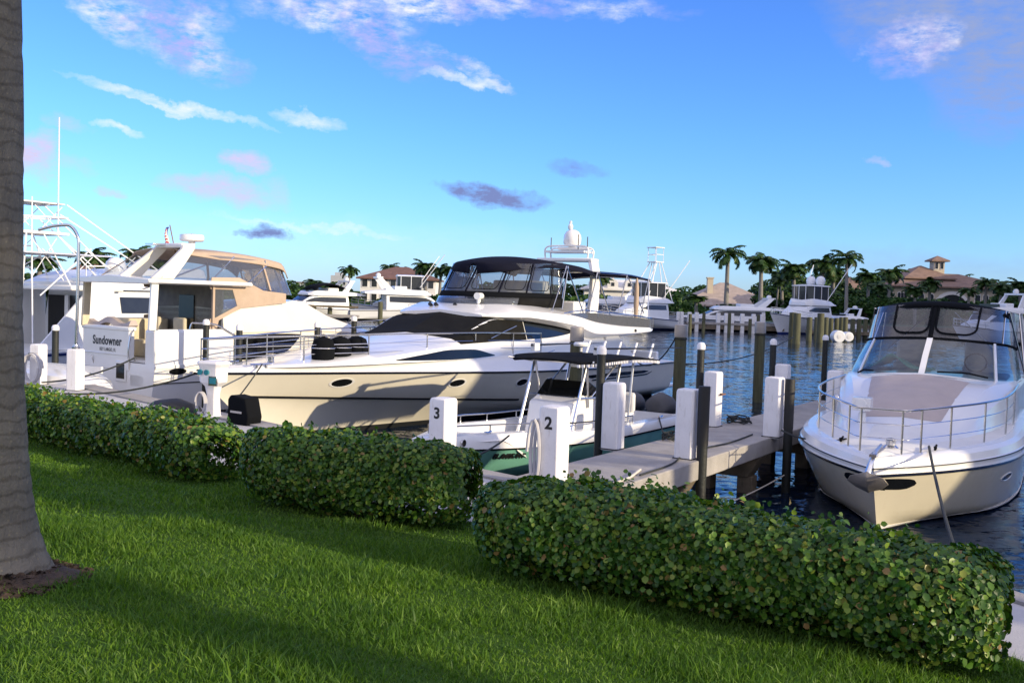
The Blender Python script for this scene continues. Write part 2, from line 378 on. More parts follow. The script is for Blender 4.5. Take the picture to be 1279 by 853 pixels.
# clouds: where each stands in the sky, its half width and height (as pixels of the photograph), tilt, density, tone
CLOUDS = [  # px, py, rx, ry, tilt deg, density, kind (0 white, 1 mauve, 2 dark slate, 3 grey)
 (225, 42, 85, 30, 22, .95, 0), (135, 18, 50, 20, 25, .75, 0), (240, 5, 60, 16, 8, .6, 0), (420, 15, 110, 22, 4, .85, 0), (470, 45, 100, 22, 18, .85, 0), (575, 75, 70, 7, 20, .5, 0), (545, 4, 190, 14, 0, .75, 0), (720, 6, 140, 9, 0, .45, 0),
 (585, 95, 55, 5, 2, .8, 4), (215, 128, 112, 6, 8, .8, 4), (190, 126, 60, 3, 9, .8, 4), (385, 146, 46, 7, 2, .7, 4), (150, 161, 26, 5, 8, .7, 4), (400, 284, 120, 4, 3, .5, 4),
 (45, 202, 26, 26, 0, 1.1, 1), (305, 204, 27, 13, -3, .95, 1), (275, 237, 75, 13, 6, .8, 1), (345, 238, 26, 18, 0, .4, 1), (75, 157, 32, 8, 0, .45, 1), (130, 236, 13, 5, 0, .6, 1), (100, 210, 20, 8, 0, .3, 1),
 (337, 289, 30, 9, 0, 1.15, 2), (612, 245, 72, 13, 3, 1.15, 2), (715, 209, 40, 9, 0, .5, 2),
 (1180, 30, 140, 55, 18, .95, 3), (1260, 80, 90, 65, 0, .9, 3), (1135, 60, 50, 26, -20, .85, 0), (1240, 118, 70, 22, 8, .6, 3), (1098, 197, 16, 5, 0, .5, 1), (1150, 330, 200, 16, 0, .25, 3), (470, 302, 460, 22, 0, .10, 4)]
col = hs.outputs[0]
TONE = {0: (5.4, 5.3, 6.2), 1: (3.9, 3.5, 4.7), 2: (1.15, 1.5, 3.1), 3: (1.7, 2.15, 3.7), 4: (5.3, 5.5, 6.3)}
fn = math_n('MULTIPLY_ADD', fine.outputs['Fac'], 4.6, -2.08)
acc = {}
for px, py, rx, ry, tilt, dens, kind in CLOUDS:
    a, e = azel(px, py); t = -math.radians(tilt) - ROLL; ca, sa = math.cos(t), math.sin(t); RX = rx / FPX * 1.12; RY = ry / FPX * 1.35
    da = math_n('SUBTRACT', AZw, a); de = math_n('SUBTRACT', ELw, e)
    u = math_n('ADD', math_n('MULTIPLY', da, ca / RX), math_n('MULTIPLY', de, sa / RX))
    v = math_n('ADD', math_n('MULTIPLY', da, -sa / RY), math_n('MULTIPLY', de, ca / RY))
    r2 = math_n('ADD', math_n('MULTIPLY', u, u), math_n('MULTIPLY', v, v))
    f = math_n('MULTIPLY', math_n('SUBTRACT', 1.0, r2, clamp=True), dens)
    acc[kind] = math_n('MAXIMUM', acc[kind], f) if kind in acc else f
fs = math_n('MULTIPLY_ADD', fine.outputs['Fac'], 2.3, -.35)
for kind in (3, 1, 4, 0, 2):
    k = math_n('MULTIPLY', acc[kind], math_n('ADD', fn, .44) if kind == 0 else fs, clamp=True)
    k = math_n('MULTIPLY', k, .95 if kind != 2 else 1.25, clamp=True)
    mx = N(nt, 'ShaderNodeMixRGB'); L(k, mx.inputs[0]); L(col, mx.inputs[1]); mx.inputs[2].default_value = (*TONE[kind], 1)
    if kind == 0:
        tm = N(nt, 'ShaderNodeMixRGB'); L(math_n('MULTIPLY_ADD', ws.outputs[2], 5.0, -2.1, clamp=True), tm.inputs[0]); tm.inputs[1].default_value = (2.6, 2.7, 5.0, 1); tm.inputs[2].default_value = (6.2, 6.1, 6.6, 1); L(tm.outputs[0], mx.inputs[2])
    col = mx.outputs[0]
# unseen bright cloud added overhead and behind the viewer to lift the shade
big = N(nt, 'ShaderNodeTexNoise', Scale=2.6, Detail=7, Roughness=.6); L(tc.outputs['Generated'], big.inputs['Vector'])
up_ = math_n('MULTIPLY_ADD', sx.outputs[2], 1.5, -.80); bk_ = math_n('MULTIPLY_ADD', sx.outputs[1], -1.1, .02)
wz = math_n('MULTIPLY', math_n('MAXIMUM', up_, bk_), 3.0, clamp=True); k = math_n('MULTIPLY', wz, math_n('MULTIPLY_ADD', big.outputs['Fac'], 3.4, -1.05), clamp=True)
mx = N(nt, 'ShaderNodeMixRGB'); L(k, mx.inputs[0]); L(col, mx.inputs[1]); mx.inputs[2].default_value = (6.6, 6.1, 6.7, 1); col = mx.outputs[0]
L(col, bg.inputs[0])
vs = SC.view_settings; vs.view_transform = 'Standard'; vs.look = 'None'; vs.gamma = 1; vs.use_curve_mapping = False; vs.exposure = 0.78
# ------------------------------------------------------------------ shore line
EDGE = [(-34, 47), (-16, 29.6), (-11.9, 25.7), (-9.4, 22.7), (-6.2, 19.4), (-3.4, 16.5), (-.95, 13.9), (1.0, 11.95), (2.75, 10.1), (4.2, 8.3), (4.8, 6.5), (5.2, 3), (5.6, -6), (6, -22)]
INNER = [(-37, 43), (-18.8, 26.6), (-14.6, 22.7), (-11.6, 20.0), (-8.3, 16.6), (-5.2, 14.2), (-3.2, 12.6), (-.9, 10.7), (1.2, 9.2), (2.9, 7.6), (3.75, 6.1), (4.15, 3), (4.5, -6), (4.9, -22)]
EDGEs = [(p.x, p.y) for p in smooth_path([(*p, 0) for p in EDGE], 6)]; INNERs = [(p.x, p.y) for p in smooth_path([(*p, 0) for p in INNER], 6)]
WALK_Z = 1.05
def polydist(pl):
    A = np.array(pl[:-1]); B = np.array(pl[1:]); AB = B - A; LL = (AB ** 2).sum(1)
    def f(X, Y):
        best = np.full(np.shape(X), 1e9); sg = np.zeros(np.shape(X))
        for (ax, ay), (bx, by), l in zip(A, AB, LL):
            t = np.clip(((X - ax) * bx + (Y - ay) * by) / l, 0, 1); dx = X - ax - t * bx; dy = Y - ay - t * by; d = dx * dx + dy * dy
            s = bx * dy - by * dx; m = d < best - 1e-9; best = np.where(m, d, best); sg = np.where(m, s, sg)
        return np.sqrt(best) * np.where(sg < 0, 1, -1)      # positive on the land side
    return f
din = polydist(INNERs)
def lawn_z(X, Y):
    d = din(X, Y); t = np.clip(d, 0, 30)
    z = 1.03 + .075 * t; z = np.where(z > 1.62, 1.62 + .3 * (1 - np.exp(-(z - 1.62) / .3)), z)
    z = np.where(d < 0, 1.03 + .05 * np.clip(d, -1, 0) - .02, z)
    return z + .012 * np.sin(X * 1.9 + Y * .7) + .010 * np.sin(Y * 2.7 - X * 1.1)
# water: one sheet to the horizon
m, ntw, out = nodes('marina_water'); Lw = ntw.links.new
p = N(ntw, 'ShaderNodeBsdfPrincipled', Roughness=.04, IOR=1.33); p.inputs['Base Color'].default_value = (.003, .012, .034, 1); p.inputs['Specular IOR Level'].default_value = .32
tcw = N(ntw, 'ShaderNodeTexCoord'); hsum = None
for sc_, amp, str_, det in ((.35, .10, (1, 1.6, 1), 3), (1.6, .26, (1, 1.9, 1), 4), (6.0, .20, (1, 1.5, 1), 3)):
    mp = N(ntw, 'ShaderNodeMapping'); mp.inputs['Scale'].default_value = str_; mp.inputs['Rotation'].default_value = (0, 0, .35); Lw(tcw.outputs['Object'], mp.inputs[0])
    nz = N(ntw, 'ShaderNodeTexNoise', Scale=sc_, Detail=det, Roughness=.55, Distortion=.4); Lw(mp.outputs[0], nz.inputs['Vector'])
    sb_ = N(ntw, 'ShaderNodeVectorMath', operation='SUBTRACT'); Lw(nz.outputs['Color'], sb_.inputs[0]); sb_.inputs[1].default_value = (.5, .5, .5)
    mu = N(ntw, 'ShaderNodeVectorMath', operation='MULTIPLY'); Lw(sb_.outputs[0], mu.inputs[0]); mu.inputs[1].default_value = (amp * 1.2, amp * 1.7, 0)
    if hsum is None: hsum = mu.outputs[0]
    else:
        ad = N(ntw, 'ShaderNodeVectorMath', operation='ADD'); Lw(hsum, ad.inputs[0]); Lw(mu.outputs[0], ad.inputs[1]); hsum = ad.outputs[0]
# the slope of the ripples turns the normal
ad = N(ntw, 'ShaderNodeVectorMath', operation='ADD'); Lw(hsum, ad.inputs[0]); ad.inputs[1].default_value = (0, 0, 1)
nm = N(ntw, 'ShaderNodeVectorMath', operation='NORMALIZE'); Lw(ad.outputs[0], nm.inputs[0]); Lw(nm.outputs[0], p.inputs['Normal']); Lw(p.outputs[0], out.inputs[0]); M['water'] = m
tag(MB().add([(-2500, -300, 0), (2500, -300, 0), (2500, 4000, 0), (-2500, 4000, 0)], [(0, 1, 2, 3)]).build('water', 'water'), kind='structure')
# lawn: soil sheet under the blades
m, ntw, out = nodes('lawn_soil'); Lw = ntw.links.new
p = N(ntw, 'ShaderNodeBsdfPrincipled', Roughness=.95); p.inputs['Specular IOR Level'].default_value = .05; tcw = N(ntw, 'ShaderNodeTexCoord')
nz = N(ntw, 'ShaderNodeTexNoise', Scale=5, Detail=8, Roughness=.7); Lw(tcw.outputs['Object'], nz.inputs['Vector']); cr = N(ntw, 'ShaderNodeValToRGB'); Lw(nz.outputs['Fac'], cr.inputs[0])
cr.color_ramp.elements[0].color = (.026, .055, .010, 1); cr.color_ramp.elements[1].color = (.065, .13, .022, 1)
Lw(cr.outputs[0], p.inputs['Base Color']); b = N(ntw, 'ShaderNodeBump', Strength=.6); n2 = N(ntw, 'ShaderNodeTexNoise', Scale=60, Detail=5); Lw(tcw.outputs['Object'], n2.inputs['Vector']); Lw(n2.outputs['Fac'], b.inputs['Height']); Lw(b.outputs[0], p.inputs['Normal']); Lw(p.outputs[0], out.inputs[0]); M['soil'] = m
gx, gy = np.meshgrid(np.linspace(-34, 6.2, 202), np.linspace(-22, 44, 331), indexing='ij'); gz = lawn_z(gx, gy); gd = din(gx, gy)
idx = np.arange(gx.size).reshape(gx.shape); ok = gd > -.45; q = ok[:-1, :-1] & ok[1:, :-1] & ok[1:, 1:] & ok[:-1, 1:]
F = np.stack([idx[:-1, :-1][q], idx[1:, :-1][q], idx[1:, 1:][q], idx[:-1, 1:][q]], 1)
lawn = tag(fast('lawn', np.stack([gx.ravel(), gy.ravel(), gz.ravel()], 1), F, 'soil', smooth=True), kind='structure')
# promenade between the lawn and the water, and the sea wall that holds it
R = [[Vector((*i, WALK_Z - .25)), Vector((*i, WALK_Z)), Vector((*e, WALK_Z)), Vector((*e, WALK_Z - .30))] for i, e in zip(INNERs, [Vector(e).lerp(Vector(i), .12) for e, i in zip(EDGEs, INNERs)])]
tag(MB().rows(R).build('pavement', 'walk', ang=30), kind='structure')
R = []
for k, e in enumerate(EDGEs):
    i = Vector(INNERs[k]); e = Vector(e); n = (e - i).normalized()
    a = e.lerp(i, .12) + n * .004; o = e + n * .06
    R.append([Vector((*a, WALK_Z - .35)), Vector((*a, WALK_Z + .03)), Vector((*o, WALK_Z + .03)), Vector((*o, WALK_Z - .28)), Vector((*e, WALK_Z - .28)), Vector((*e, -.8))])
sw = tag(MB().rows(R).build('seawall', 'concd', ang=30), kind='structure'); sw.data.materials.clear(); sw.data.materials.append(M['conc'])
# grass
def blades(n, xr, yr, hmin, hmax, w, seed, keep=None):
    r = np.random.default_rng(seed); X = r.uniform(*xr, n); Y = r.uniform(*yr, n)
    k = (np.abs(X) < .56 * Y + 1.2) & (din(X, Y) > .02)
    if keep is not None: k &= keep(X, Y, r)
    X, Y = X[k], Y[k]; n = len(X); Z = lawn_z(X, Y) - .004
    h = r.uniform(hmin, hmax, n) * (.75 + .5 * np.clip(np.sin(X * 3.1 + 1.3 * np.sin(Y * 2.3)) * np.sin(Y * 2.9 + X), -.6, 1)); th = r.uniform(0, 2 * PI, n); ph = r.uniform(0, 2 * PI, n); lean = r.uniform(.15, .95, n) * h
    ww = w * r.uniform(.6, 1.3, n) * (1 + .05 * Y); cx, sxn = np.cos(th), np.sin(th); lx, ly = np.cos(ph) * lean, np.sin(ph) * lean
    V = np.zeros((n, 6, 3))
    for j, (t, wd) in enumerate(((0, 1), (.5, .85), (1, .12))):
        bx = X + lx * t ** 1.8; by = Y + ly * t ** 1.8; bz = Z + h * (t - .25 * t * t * (lean / h))
        V[:, 2 * j] = np.stack([bx - cx * ww * wd, by - sxn * ww * wd, bz], 1); V[:, 2 * j + 1] = np.stack([bx + cx * ww * wd, by + sxn * ww * wd, bz], 1)
    o = np.arange(n)[:, None] * 6; F = np.concatenate([o + [0, 1, 3, 2], o + [2, 3, 5, 4]])
    return V.reshape(-1, 3), F
M['grass'] = leaf_mat('grass_blades', [(0, (.055, .125, .016)), (.5, (.118, .222, .026)), (.85, (.19, .29, .04)), (1, (.28, .31, .08))], rough=.5, trans=.4, spec=.25)
_t = M['grass'].node_tree; _cr = [n for n in _t.nodes if n.type == 'VALTORGB'][0]; _c = N(_t, 'ShaderNodeTexCoord'); _mp = N(_t, 'ShaderNodeMapping'); _mp.inputs['Scale'].default_value = (1, 1.8, 0); _mp.inputs['Rotation'].default_value = (0, 0, .5); _t.links.new(_c.outputs['Object'], _mp.inputs[0])
_n = N(_t, 'ShaderNodeTexNoise', Scale=.9, Detail=6, Roughness=.65); _t.links.new(_mp.outputs[0], _n.inputs['Vector']); _g = _cr.inputs[0].links[0].from_socket
_a = N(_t, 'ShaderNodeMath', operation='MULTIPLY_ADD'); _t.links.new(_n.outputs['Fac'], _a.inputs[0]); _a.inputs[1].default_value = 1.5; _a.inputs[2].default_value = -.95
_b = N(_t, 'ShaderNodeMath', operation='MULTIPLY_ADD'); _b.use_clamp = True; _t.links.new(_g, _b.inputs[0]); _b.inputs[1].default_value = .8; _t.links.new(_a.outputs[0], _b.inputs[2]); _t.links.new(_b.outputs[0], _cr.inputs[0])
V1, F1 = blades(230000, (-6.5, 4.4), (2.6, 9), .035, .085, .0034, 1)
V2, F2 = blades(150000, (-10, 4.4), (9, 19), .04, .085, .005, 2)
V3, F3 = blades(5200, (-6, 4.2), (2.6, 9), .09, .16, .0045, 3)
tag(fast('grass', np.concatenate([V1, V2, V3]), np.concatenate([F1, F2 + len(V1), F3 + len(V1) + len(V2)]), 'grass'), kind='stuff')
# ------------------------------------------------------------------ hedges
M['hedge'] = leaf_mat('hedge_leaves', [(0, (.016, .060, .008)), (.35, (.034, .10, .012)), (.66, (.075, .165, .018)), (.84, (.14, .235, .026)), (.955, (.20, .26, .035)), (.988, (.22, .15, .05)), (1, (.28, .17, .06))], rough=.42, trans=.22, spec=.35)
M['bark'] = mat('dark_bark', (.07, .05, .03), .9, var=.3, bump=.5)
LEAF = np.array([(0, 0), (.45, .30), (.50, .70), (0, 1.0), (-.50, .70), (-.45, .30)])
def leafcloud(P, Nn, size, r, fold=.25):
    """one folded obovate leaf (two faces) at each point, roughly facing the normal"""
    n = len(P); a = r.normal(size=(n, 3)); Nn = Nn + .75 * a / np.linalg.norm(a, axis=1, keepdims=True); Nn /= np.linalg.norm(Nn, axis=1, keepdims=True)
    t = r.normal(size=(n, 3)) + np.array([0, 0, .5]); t -= (t * Nn).sum(1, keepdims=True) * Nn; t /= np.linalg.norm(t, axis=1, keepdims=True); b = np.cross(Nn, t)
    s = size * r.uniform(.6, 1.25, n)[:, None]; V = np.zeros((n, 6, 3))
    for k, (x, y) in enumerate(LEAF): V[:, k] = P + s * (b * x * .8 + t * (y - .5) + Nn * (abs(x) * fold))
    o = np.arange(n)[:, None] * 6
    return V.reshape(-1, 3), np.concatenate([o + [0, 1, 2, 3], o + [0, 3, 4, 5]])
def hedge(name, path, hw, H, n, size, seed, label):
    r = np.random.default_rng(seed); pts = np.array(path, float); seg = np.linalg.norm(np.diff(pts, axis=0), axis=1); cum = np.concatenate([[0], np.cumsum(seg)]); Lh = cum[-1]
    s = r.uniform(-hw * .9, Lh + hw * .9, n); sc = np.clip(s, 0, Lh - 1e-6); i = np.searchsorted(cum, sc, side='right') - 1; f = (sc - cum[i]) / seg[i]
    C0 = pts[i] + (pts[i + 1] - pts[i]) * f[:, None]; D = (pts[i + 1] - pts[i]) / seg[i][:, None]; Nr = np.stack([D[:, 1], -D[:, 0]], 1)
    over = np.abs(s - sc) * np.sign(s - sc); e = np.sqrt(np.clip(1 - (over / (hw * .95)) ** 2, 0, 1))
    # cross section: a rounded box, filled mostly at its skin
    th = r.uniform(0, 2 * PI, n); q = 3.6; cr_, sr_ = np.cos(th), np.sin(th); k = (np.abs(cr_) ** q + np.abs(sr_) ** q) ** (-1 / q)
    dep = 1 - np.abs(r.normal(0, .13, n)); lump = 1 + .07 * np.sin(s * 3.1 + 2 * cr_ + seed) * np.sin(s * 5.3 + 3 * sr_) + .05 * np.sin(s * 11 + th * 5)
    fill = r.random(n) < .22; dep = np.where(fill, r.uniform(.35, .95, n), dep)
    y = cr_ * k * dep * hw * lump * (.35 + .65 * e); z = H * .52 + sr_ * k * dep * H * .47 * lump * (.75 + .25 * e)
    thin = (z < H * .32) & (r.random(n) < .66); keep = ~thin & (z > .03)
    P2 = C0 + D * over[:, None] + Nr * y[:, None]; base = lawn_z(P2[:, 0], P2[:, 1]); P = np.stack([P2[:, 0], P2[:, 1], base + z], 1)
    n3 = np.concatenate([Nr * (cr_ * 1.0)[:, None] + D * (over / hw * 1.2)[:, None], (sr_ * 1.0 + .25)[:, None]], 1)
    P, n3 = P[keep], n3[keep]
    # young shoots sticking out of the top
    m = int(Lh * 42); ss = r.uniform(0, Lh, m); i = np.searchsorted(cum, ss, side='right') - 1; f = (ss - cum[i]) / seg[i]; c = pts[i] + (pts[i + 1] - pts[i]) * f[:, None]; dd = (pts[i + 1] - pts[i]) / seg[i][:, None]
    c = c + np.stack([dd[:, 1], -dd[:, 0]], 1) * r.uniform(-hw * .85, hw * .85, m)[:, None]; hh = lawn_z(c[:, 0], c[:, 1]) + H * r.uniform(.93, 1.0, m); sh = []
    for k in range(4): sh.append(np.concatenate([c + r.normal(0, .02, (m, 2)), (hh + .028 * k * r.uniform(.4, 1.2, m))[:, None]], 1))
    SP = np.concatenate(sh); P = np.concatenate([P, SP]); n3 = np.concatenate([n3, r.normal(size=(len(SP), 3)) * .6 + np.array([0, -.3, .5])])
    root = thing(name, label, 'hedge', (0, 0, 0), 0, 'clipped hedges along the promenade')
    V, F = leafcloud(P, n3, size, r); fast('foliage', V, F, 'hedge', root)
    mb = MB()
    for _ in range(int(Lh * 11)):
        t = r.uniform(0, Lh); i = min(len(seg) - 1, int(np.searchsorted(cum, t, side='right') - 1)); d = (pts[i + 1] - pts[i]) / seg[i]; c = pts[i] + d * (t - cum[i]) + np.array([d[1], -d[0]]) * r.uniform(-.2, .2)
        z0 = float(lawn_z(c[0], c[1])) - .03; a = Vector((c[0], c[1], z0)); q1 = a + Vector((*r.uniform(-.12, .12, 2), H * .4)); q2 = q1 + Vector((*r.uniform(-.25, .25, 2), H * .42))
        mb.tube([a, q1, q2], .01, 5, rs=[.013, .010, .004])
    tag(mb.build('stems', 'bark', root), kind='stuff')
    return root
hedge('clipped_hedge', [(.32, 8.1), (1.15, 7.66), (2.0, 7.08), (2.80, 6.56)], .55, .78, 46000, .050, 11, 'long dark clipped hedge with some reddish leaves, in front of the express cruiser')
hedge('clipped_hedge', [(-2.3, 10.62), (-1.6, 10.4), (-.80, 10.1)], .52, .84, 31000, .050, 12, 'middle clipped hedge with a bright green top, below the black dock box')
hedge('clipped_hedge', [(-9.3, 17.2), (-6.4, 14.3), (-4.7, 12.95), (-3.68, 11.95)], .52, .68, 46000, .056, 13, 'dark clipped hedge running back behind the palm trunk, below the motor yacht named Sundowner')
# ------------------------------------------------------------------ palm whose trunk stands at the left edge
M['palmbark'] = mat('grey_palm_bark', (.26, .25, .23), .9, var=.2, scale=6, bump=.8, bscale=26, stretch=(1, 1, 2.2), dirt=(.12, .115, .10))
M['bigbark'] = mat('ringed_palm_bark', (.25, .215, .155), .92, var=.22, scale=5, bump=1.0, bscale=34, stretch=(1, 1, .6), dirt=(.11, .10, .08))
_t = M['bigbark'].node_tree; _p = [n for n in _t.nodes if n.type == 'BSDF_PRINCIPLED'][0]; _c = N(_t, 'ShaderNodeTexCoord')
_wv = N(_t, 'ShaderNodeTexWave', bands_direction='Z', Scale=3.1, Distortion=5.0, Detail=4); _wv.inputs['Detail Scale'].default_value = 1.6; _t.links.new(_c.outputs['Object'], _wv.inputs['Vector'])
_r = N(_t, 'ShaderNodeValToRGB'); _r.color_ramp.elements[0].position = .0; _r.color_ramp.elements[0].color = (.70, .68, .65, 1); _r.color_ramp.elements[1].position = .22; _r.color_ramp.elements[1].color = (1, 1, 1, 1); _t.links.new(_wv.outputs['Fac'], _r.inputs[0])
_sp = N(_t, 'ShaderNodeTexVoronoi', Scale=26); _t.links.new(_c.outputs['Object'], _sp.inputs['Vector']); _sr = N(_t, 'ShaderNodeValToRGB'); _sr.color_ramp.elements[0].position = .10; _sr.color_ramp.elements[0].color = (1.5, 1.45, 1.2, 1); _sr.color_ramp.elements[1].position = .26; _sr.color_ramp.elements[1].color = (1, 1, 1, 1); _t.links.new(_sp.outputs['Distance'], _sr.inputs[0])
_m = N(_t, 'ShaderNodeMixRGB', blend_type='MULTIPLY'); _m.inputs[0].default_value = 1; _src = _p.inputs['Base Color'].links[0].from_socket; _t.links.new(_src, _m.inputs[1]); _t.links.new(_r.outputs[0], _m.inputs[2])
_m2 = N(_t, 'ShaderNodeMixRGB', blend_type='MULTIPLY'); _m2.inputs[0].default_value = .7; _t.links.new(_m.outputs[0], _m2.inputs[1]); _t.links.new(_sr.outputs[0], _m2.inputs[2]); _t.links.new(_m2.outputs[0], _p.inputs['Base Color'])
M['mulch'] = mat('brown_mulch', (.10, .065, .04), .95, var=.35, scale=14, bump=1.0, bscale=40)
def frond_mesh(mb, root, az, up, ln, n=26, wid=.5, droop=.9, seg=9, lw=.028):
    """one palm frond: an arching rib with paired leaflets"""
    d = Vector((math.cos(az), math.sin(az), 0)); pts = []
    a = up
    p_ = Vector(root)
    for i in range(seg + 1):
        pts.append(p_.copy()); p_ += (d * math.cos(a) + Vector((0, 0, math.sin(a)))) * (ln / seg); a -= droop / seg * (1 + 1.2 * i / seg)
    mb.tube(pts, .02, 4, rs=[lerp(.03, .005, i / seg) for i in range(seg + 1)])
    sd = d.cross(Vector((0, 0, 1)))
    for k in range(n):
        t = .14 + .86 * k / (n - 1); f = t * seg; i = min(seg - 1, int(f)); q = pts[i].lerp(pts[i + 1], f - i); T = (pts[i + 1] - pts[i]).normalized()
        w = wid * (math.sin(PI * min(1, .12 + t * .80)) ** .7)
        for s in (1, -1):
            u = (sd * s * .85 + T * .55 + Vector((0, 0, random.uniform(-.55, .05)))).normalized(); mid = q + u * w * .5; tip = q + u * w + Vector((0, 0, -w * random.uniform(.15, .55))); b_ = T * lw
            mb.add([q - b_, q + b_, mid + b_ * .9, mid - b_ * .9, tip], [(0, 1, 2, 3), (3, 2, 4)])
M['frond'] = leaf_mat('palm_fronds', [(0, (.012, .040, .010)), (.5, (.025, .068, .014)), (.9, (.05, .10, .02)), (1, (.10, .11, .03))], rough=.5, trans=.15, spec=.3)
def palm_parts(H, r0, r1, nf=16, fl=2.6, seed=0, bulge=.0, lean=0.0, wid=.55, n=24, lw=.03, flare=0.0):
    random.seed(seed); tr = MB(); K = 18; R = []
    for i in range(K + 1):
        t = i / K; z = H * t - .15; rr = lerp(r0, r1, t) * (1 + bulge * math.sin(PI * min(1, t * 1.6)) ** 2) + flare * math.exp(-max(0, z) / .28)
        cx = lean * t * t
        R.append([Vector((cx + rr * math.cos(2 * PI * j / 14), rr * math.sin(2 * PI * j / 14), z)) for j in range(14)])
    tr.rows(R, close=True, caps=True)
    cr_ = MB(); top = Vector((lean, 0, H - .15))
    for k in range(nf):
        up = lerp(1.25, -.35, (k / (nf - 1)) ** .9) + random.uniform(-.12, .12)
        frond_mesh(cr_, top + Vector((0, 0, random.uniform(-.15, .25))), k * 2.39996 + random.uniform(-.2, .2), up, fl * random.uniform(.85, 1.1), n=n, wid=wid, droop=random.uniform(.9, 1.5), lw=lw)
    return tr, cr_
tz = float(lawn_z(np.array([-3.5]), np.array([6.75]))[()].item()) if True else 1.5
pt = thing('palm_tree', 'tall palm with a smooth grey ringed trunk, cut by the left edge of the photo', 'palm tree', (-3.555, 6.75, tz), 0)
tr = MB(); R = []; K = 120
for i in range(K + 1):
    z = -.12 + 8.6 * (i / K) ** 1.6; ring = .006 * (1 if (z * 7.0) % 1 < .16 else 0)
    rr = .245 - .006 * z + .17 * math.exp(-max(0, z) / .30) + .03 * math.exp(-max(0, z) / 1.1) - ring
    R.append([Vector(((rr + .012 * math.sin(3 * a + z * 2)) * math.cos(a) - .012 * z, rr * math.sin(a), z)) for a in [2 * PI * j / 28 for j in range(28)]])
tr.rows(R, close=True, caps=True).build('trunk', 'bigbark', pt, ang=60)
_, cb = palm_parts(8.5, .2, .2, 15, 2.9, 5, wid=.6, n=30); cb.build('crown', 'frond', pt, ang=20).location = (-.1, 0, 0)
mb = MB(); R = []
for k in range(9):
    rr = .34 + .024 * k; R.append([])
    for j in range(28):
        a = 2 * PI * j / 28; r2 = rr * (1 + .10 * math.sin(3 * a + 1) * (k / 8)) + (.10 if math.cos(a + .9) > 0 else 0) * k / 8; x, y = -3.575 + r2 * math.cos(a), 6.75 + r2 * math.sin(a)
        R[-1].append(Vector((x, y, float(lawn_z(np.array([x]), np.array([y]))[0]) + .075 * (1 - (k / 8) ** 2) - (.02 if k == 8 else 0) + random.uniform(0, .015))))
mu_ = mb.rows(R, close=True); rr_ = np.random.default_rng(9); aa = rr_.uniform(0, 2 * PI, 2600); ra_ = rr_.uniform(.34, .64, 2600) + (np.cos(aa + .9) > 0) * rr_.uniform(0, .08, 2600); mx_, my_ = -3.575 + ra_ * np.cos(aa), 6.75 + ra_ * np.sin(aa)
Vc, Fc = leafcloud(np.stack([mx_, my_, lawn_z(mx_, my_) + .075 * np.clip(1 - ((ra_ - .34) / .2) ** 2, 0, 1) + .012], 1), np.tile([0, 0, 1.0], (2600, 1)), .05, rr_); mu_.add(Vc.tolist(), Fc.tolist())
tag(mu_.build('mulch', 'mulch'), kind='stuff')
# ------------------------------------------------------------------ concrete dock with white posts
DD = Vector((.534, .8455, 0)); DN = Vector((.8455, -.534, 0)); DO = Vector((1.28, 12.55, 0)); DRZ = math.atan2(DD.y, DD.x)
DW = 1.42; DL = 14.8
dock = thing('concrete_dock', 'weathered concrete dock with white posts, between the green boat and the express cruiser', 'dock', DO, DRZ)   # local x along the dock, y to the left, right edge at y=0
mb = MB(); x = -.7; k = 0
while x < DL - .1:
    w = 3.72 if k else 4.1; mb.box(x, min(DL, x + w) - .012, 0, DW, .70, 1.0); x += w; k += 1
mb.build('deck_slab', 'conc', dock, bevel=.018)
BX = [2.96, 6.40, 9.98, 13.4]
for x in BX:
    c = MB().prism([(0.02, .70), (DW - .02, .70), (DW - .25, .30), (.25, .30)], (.42, 0, 0), (x - .33, 0, 0), ((0, 1, 0), (0, 0, 1))); cb = c.build('pile_cap', 'concd', dock, bevel=.015)
    for y in (.32, DW - .32): MB().box(x - .27, x + .03, y - .14, y + .14, -.9, .31).build('support_pile', 'concd', dock, bevel=.015)
def lz(x, y): return dock.matrix_basis @ Vector((x, y, 0))
POST_G = 'white concrete mooring posts on the dock and promenade'
def white_post(loc, h, label, rz=DRZ, w=.30, number=None, nside=None):
    t = thing('mooring_post', label, 'mooring post', loc, rz, POST_G); a = w / 2; c = .03
    def ring(s, z): return [Vector((x * s, y * s, z)) for x, y in ((a - c, -a), (a, -a + c), (a, a - c), (a - c, a), (-a + c, a), (-a, a - c), (-a, -a + c), (-a + c, -a))]
    MB().rows([ring(1, -.02), ring(1, h - .05), ring(.94, h - .015), ring(.82, h)], close=True, caps=True).build('post_body', 'post', t, ang=28, bevel=.006); MB().prism([(-a - .012, -a - .012), (a + .012, -a - .012), (a + .012, a + .012), (-a - .012, a + .012)], (0, 0, .018), (0, 0, -.004)).build('base_seal', 'rubber', t)
    if number:
        # painted on the face towards the lawn
        text(number, .21, 'number', 'ink', t, frame_mtx((-a - .003, .0, h - .21), (0, -1, 0), (0, 0, 1)), ext=.001, bold=.006, width=1.05)
    return t
def onw(x, y, z=WALK_Z): return Vector((x, y, z))
white_post(onw(.56, 12.3), 1.03, 'white square post painted with the number 2, standing where the dock meets the promenade', number='2')
white_post(onw(-.92, 13.74), .94, 'white square post painted with the number 3, at the bow of the green hulled boat', number='3')
p95 = white_post(onw(-9.65, 22.0), .92, 'white post carrying a tall bent steel pipe, below the stern of the yacht Sundowner', rz=-.25, w=.29, number='4')
white_post(onw(-10.95, 23.0), .94, 'white post with a grey hose looped over it, beside the palm trunk', rz=-.25, w=.29, number='5')
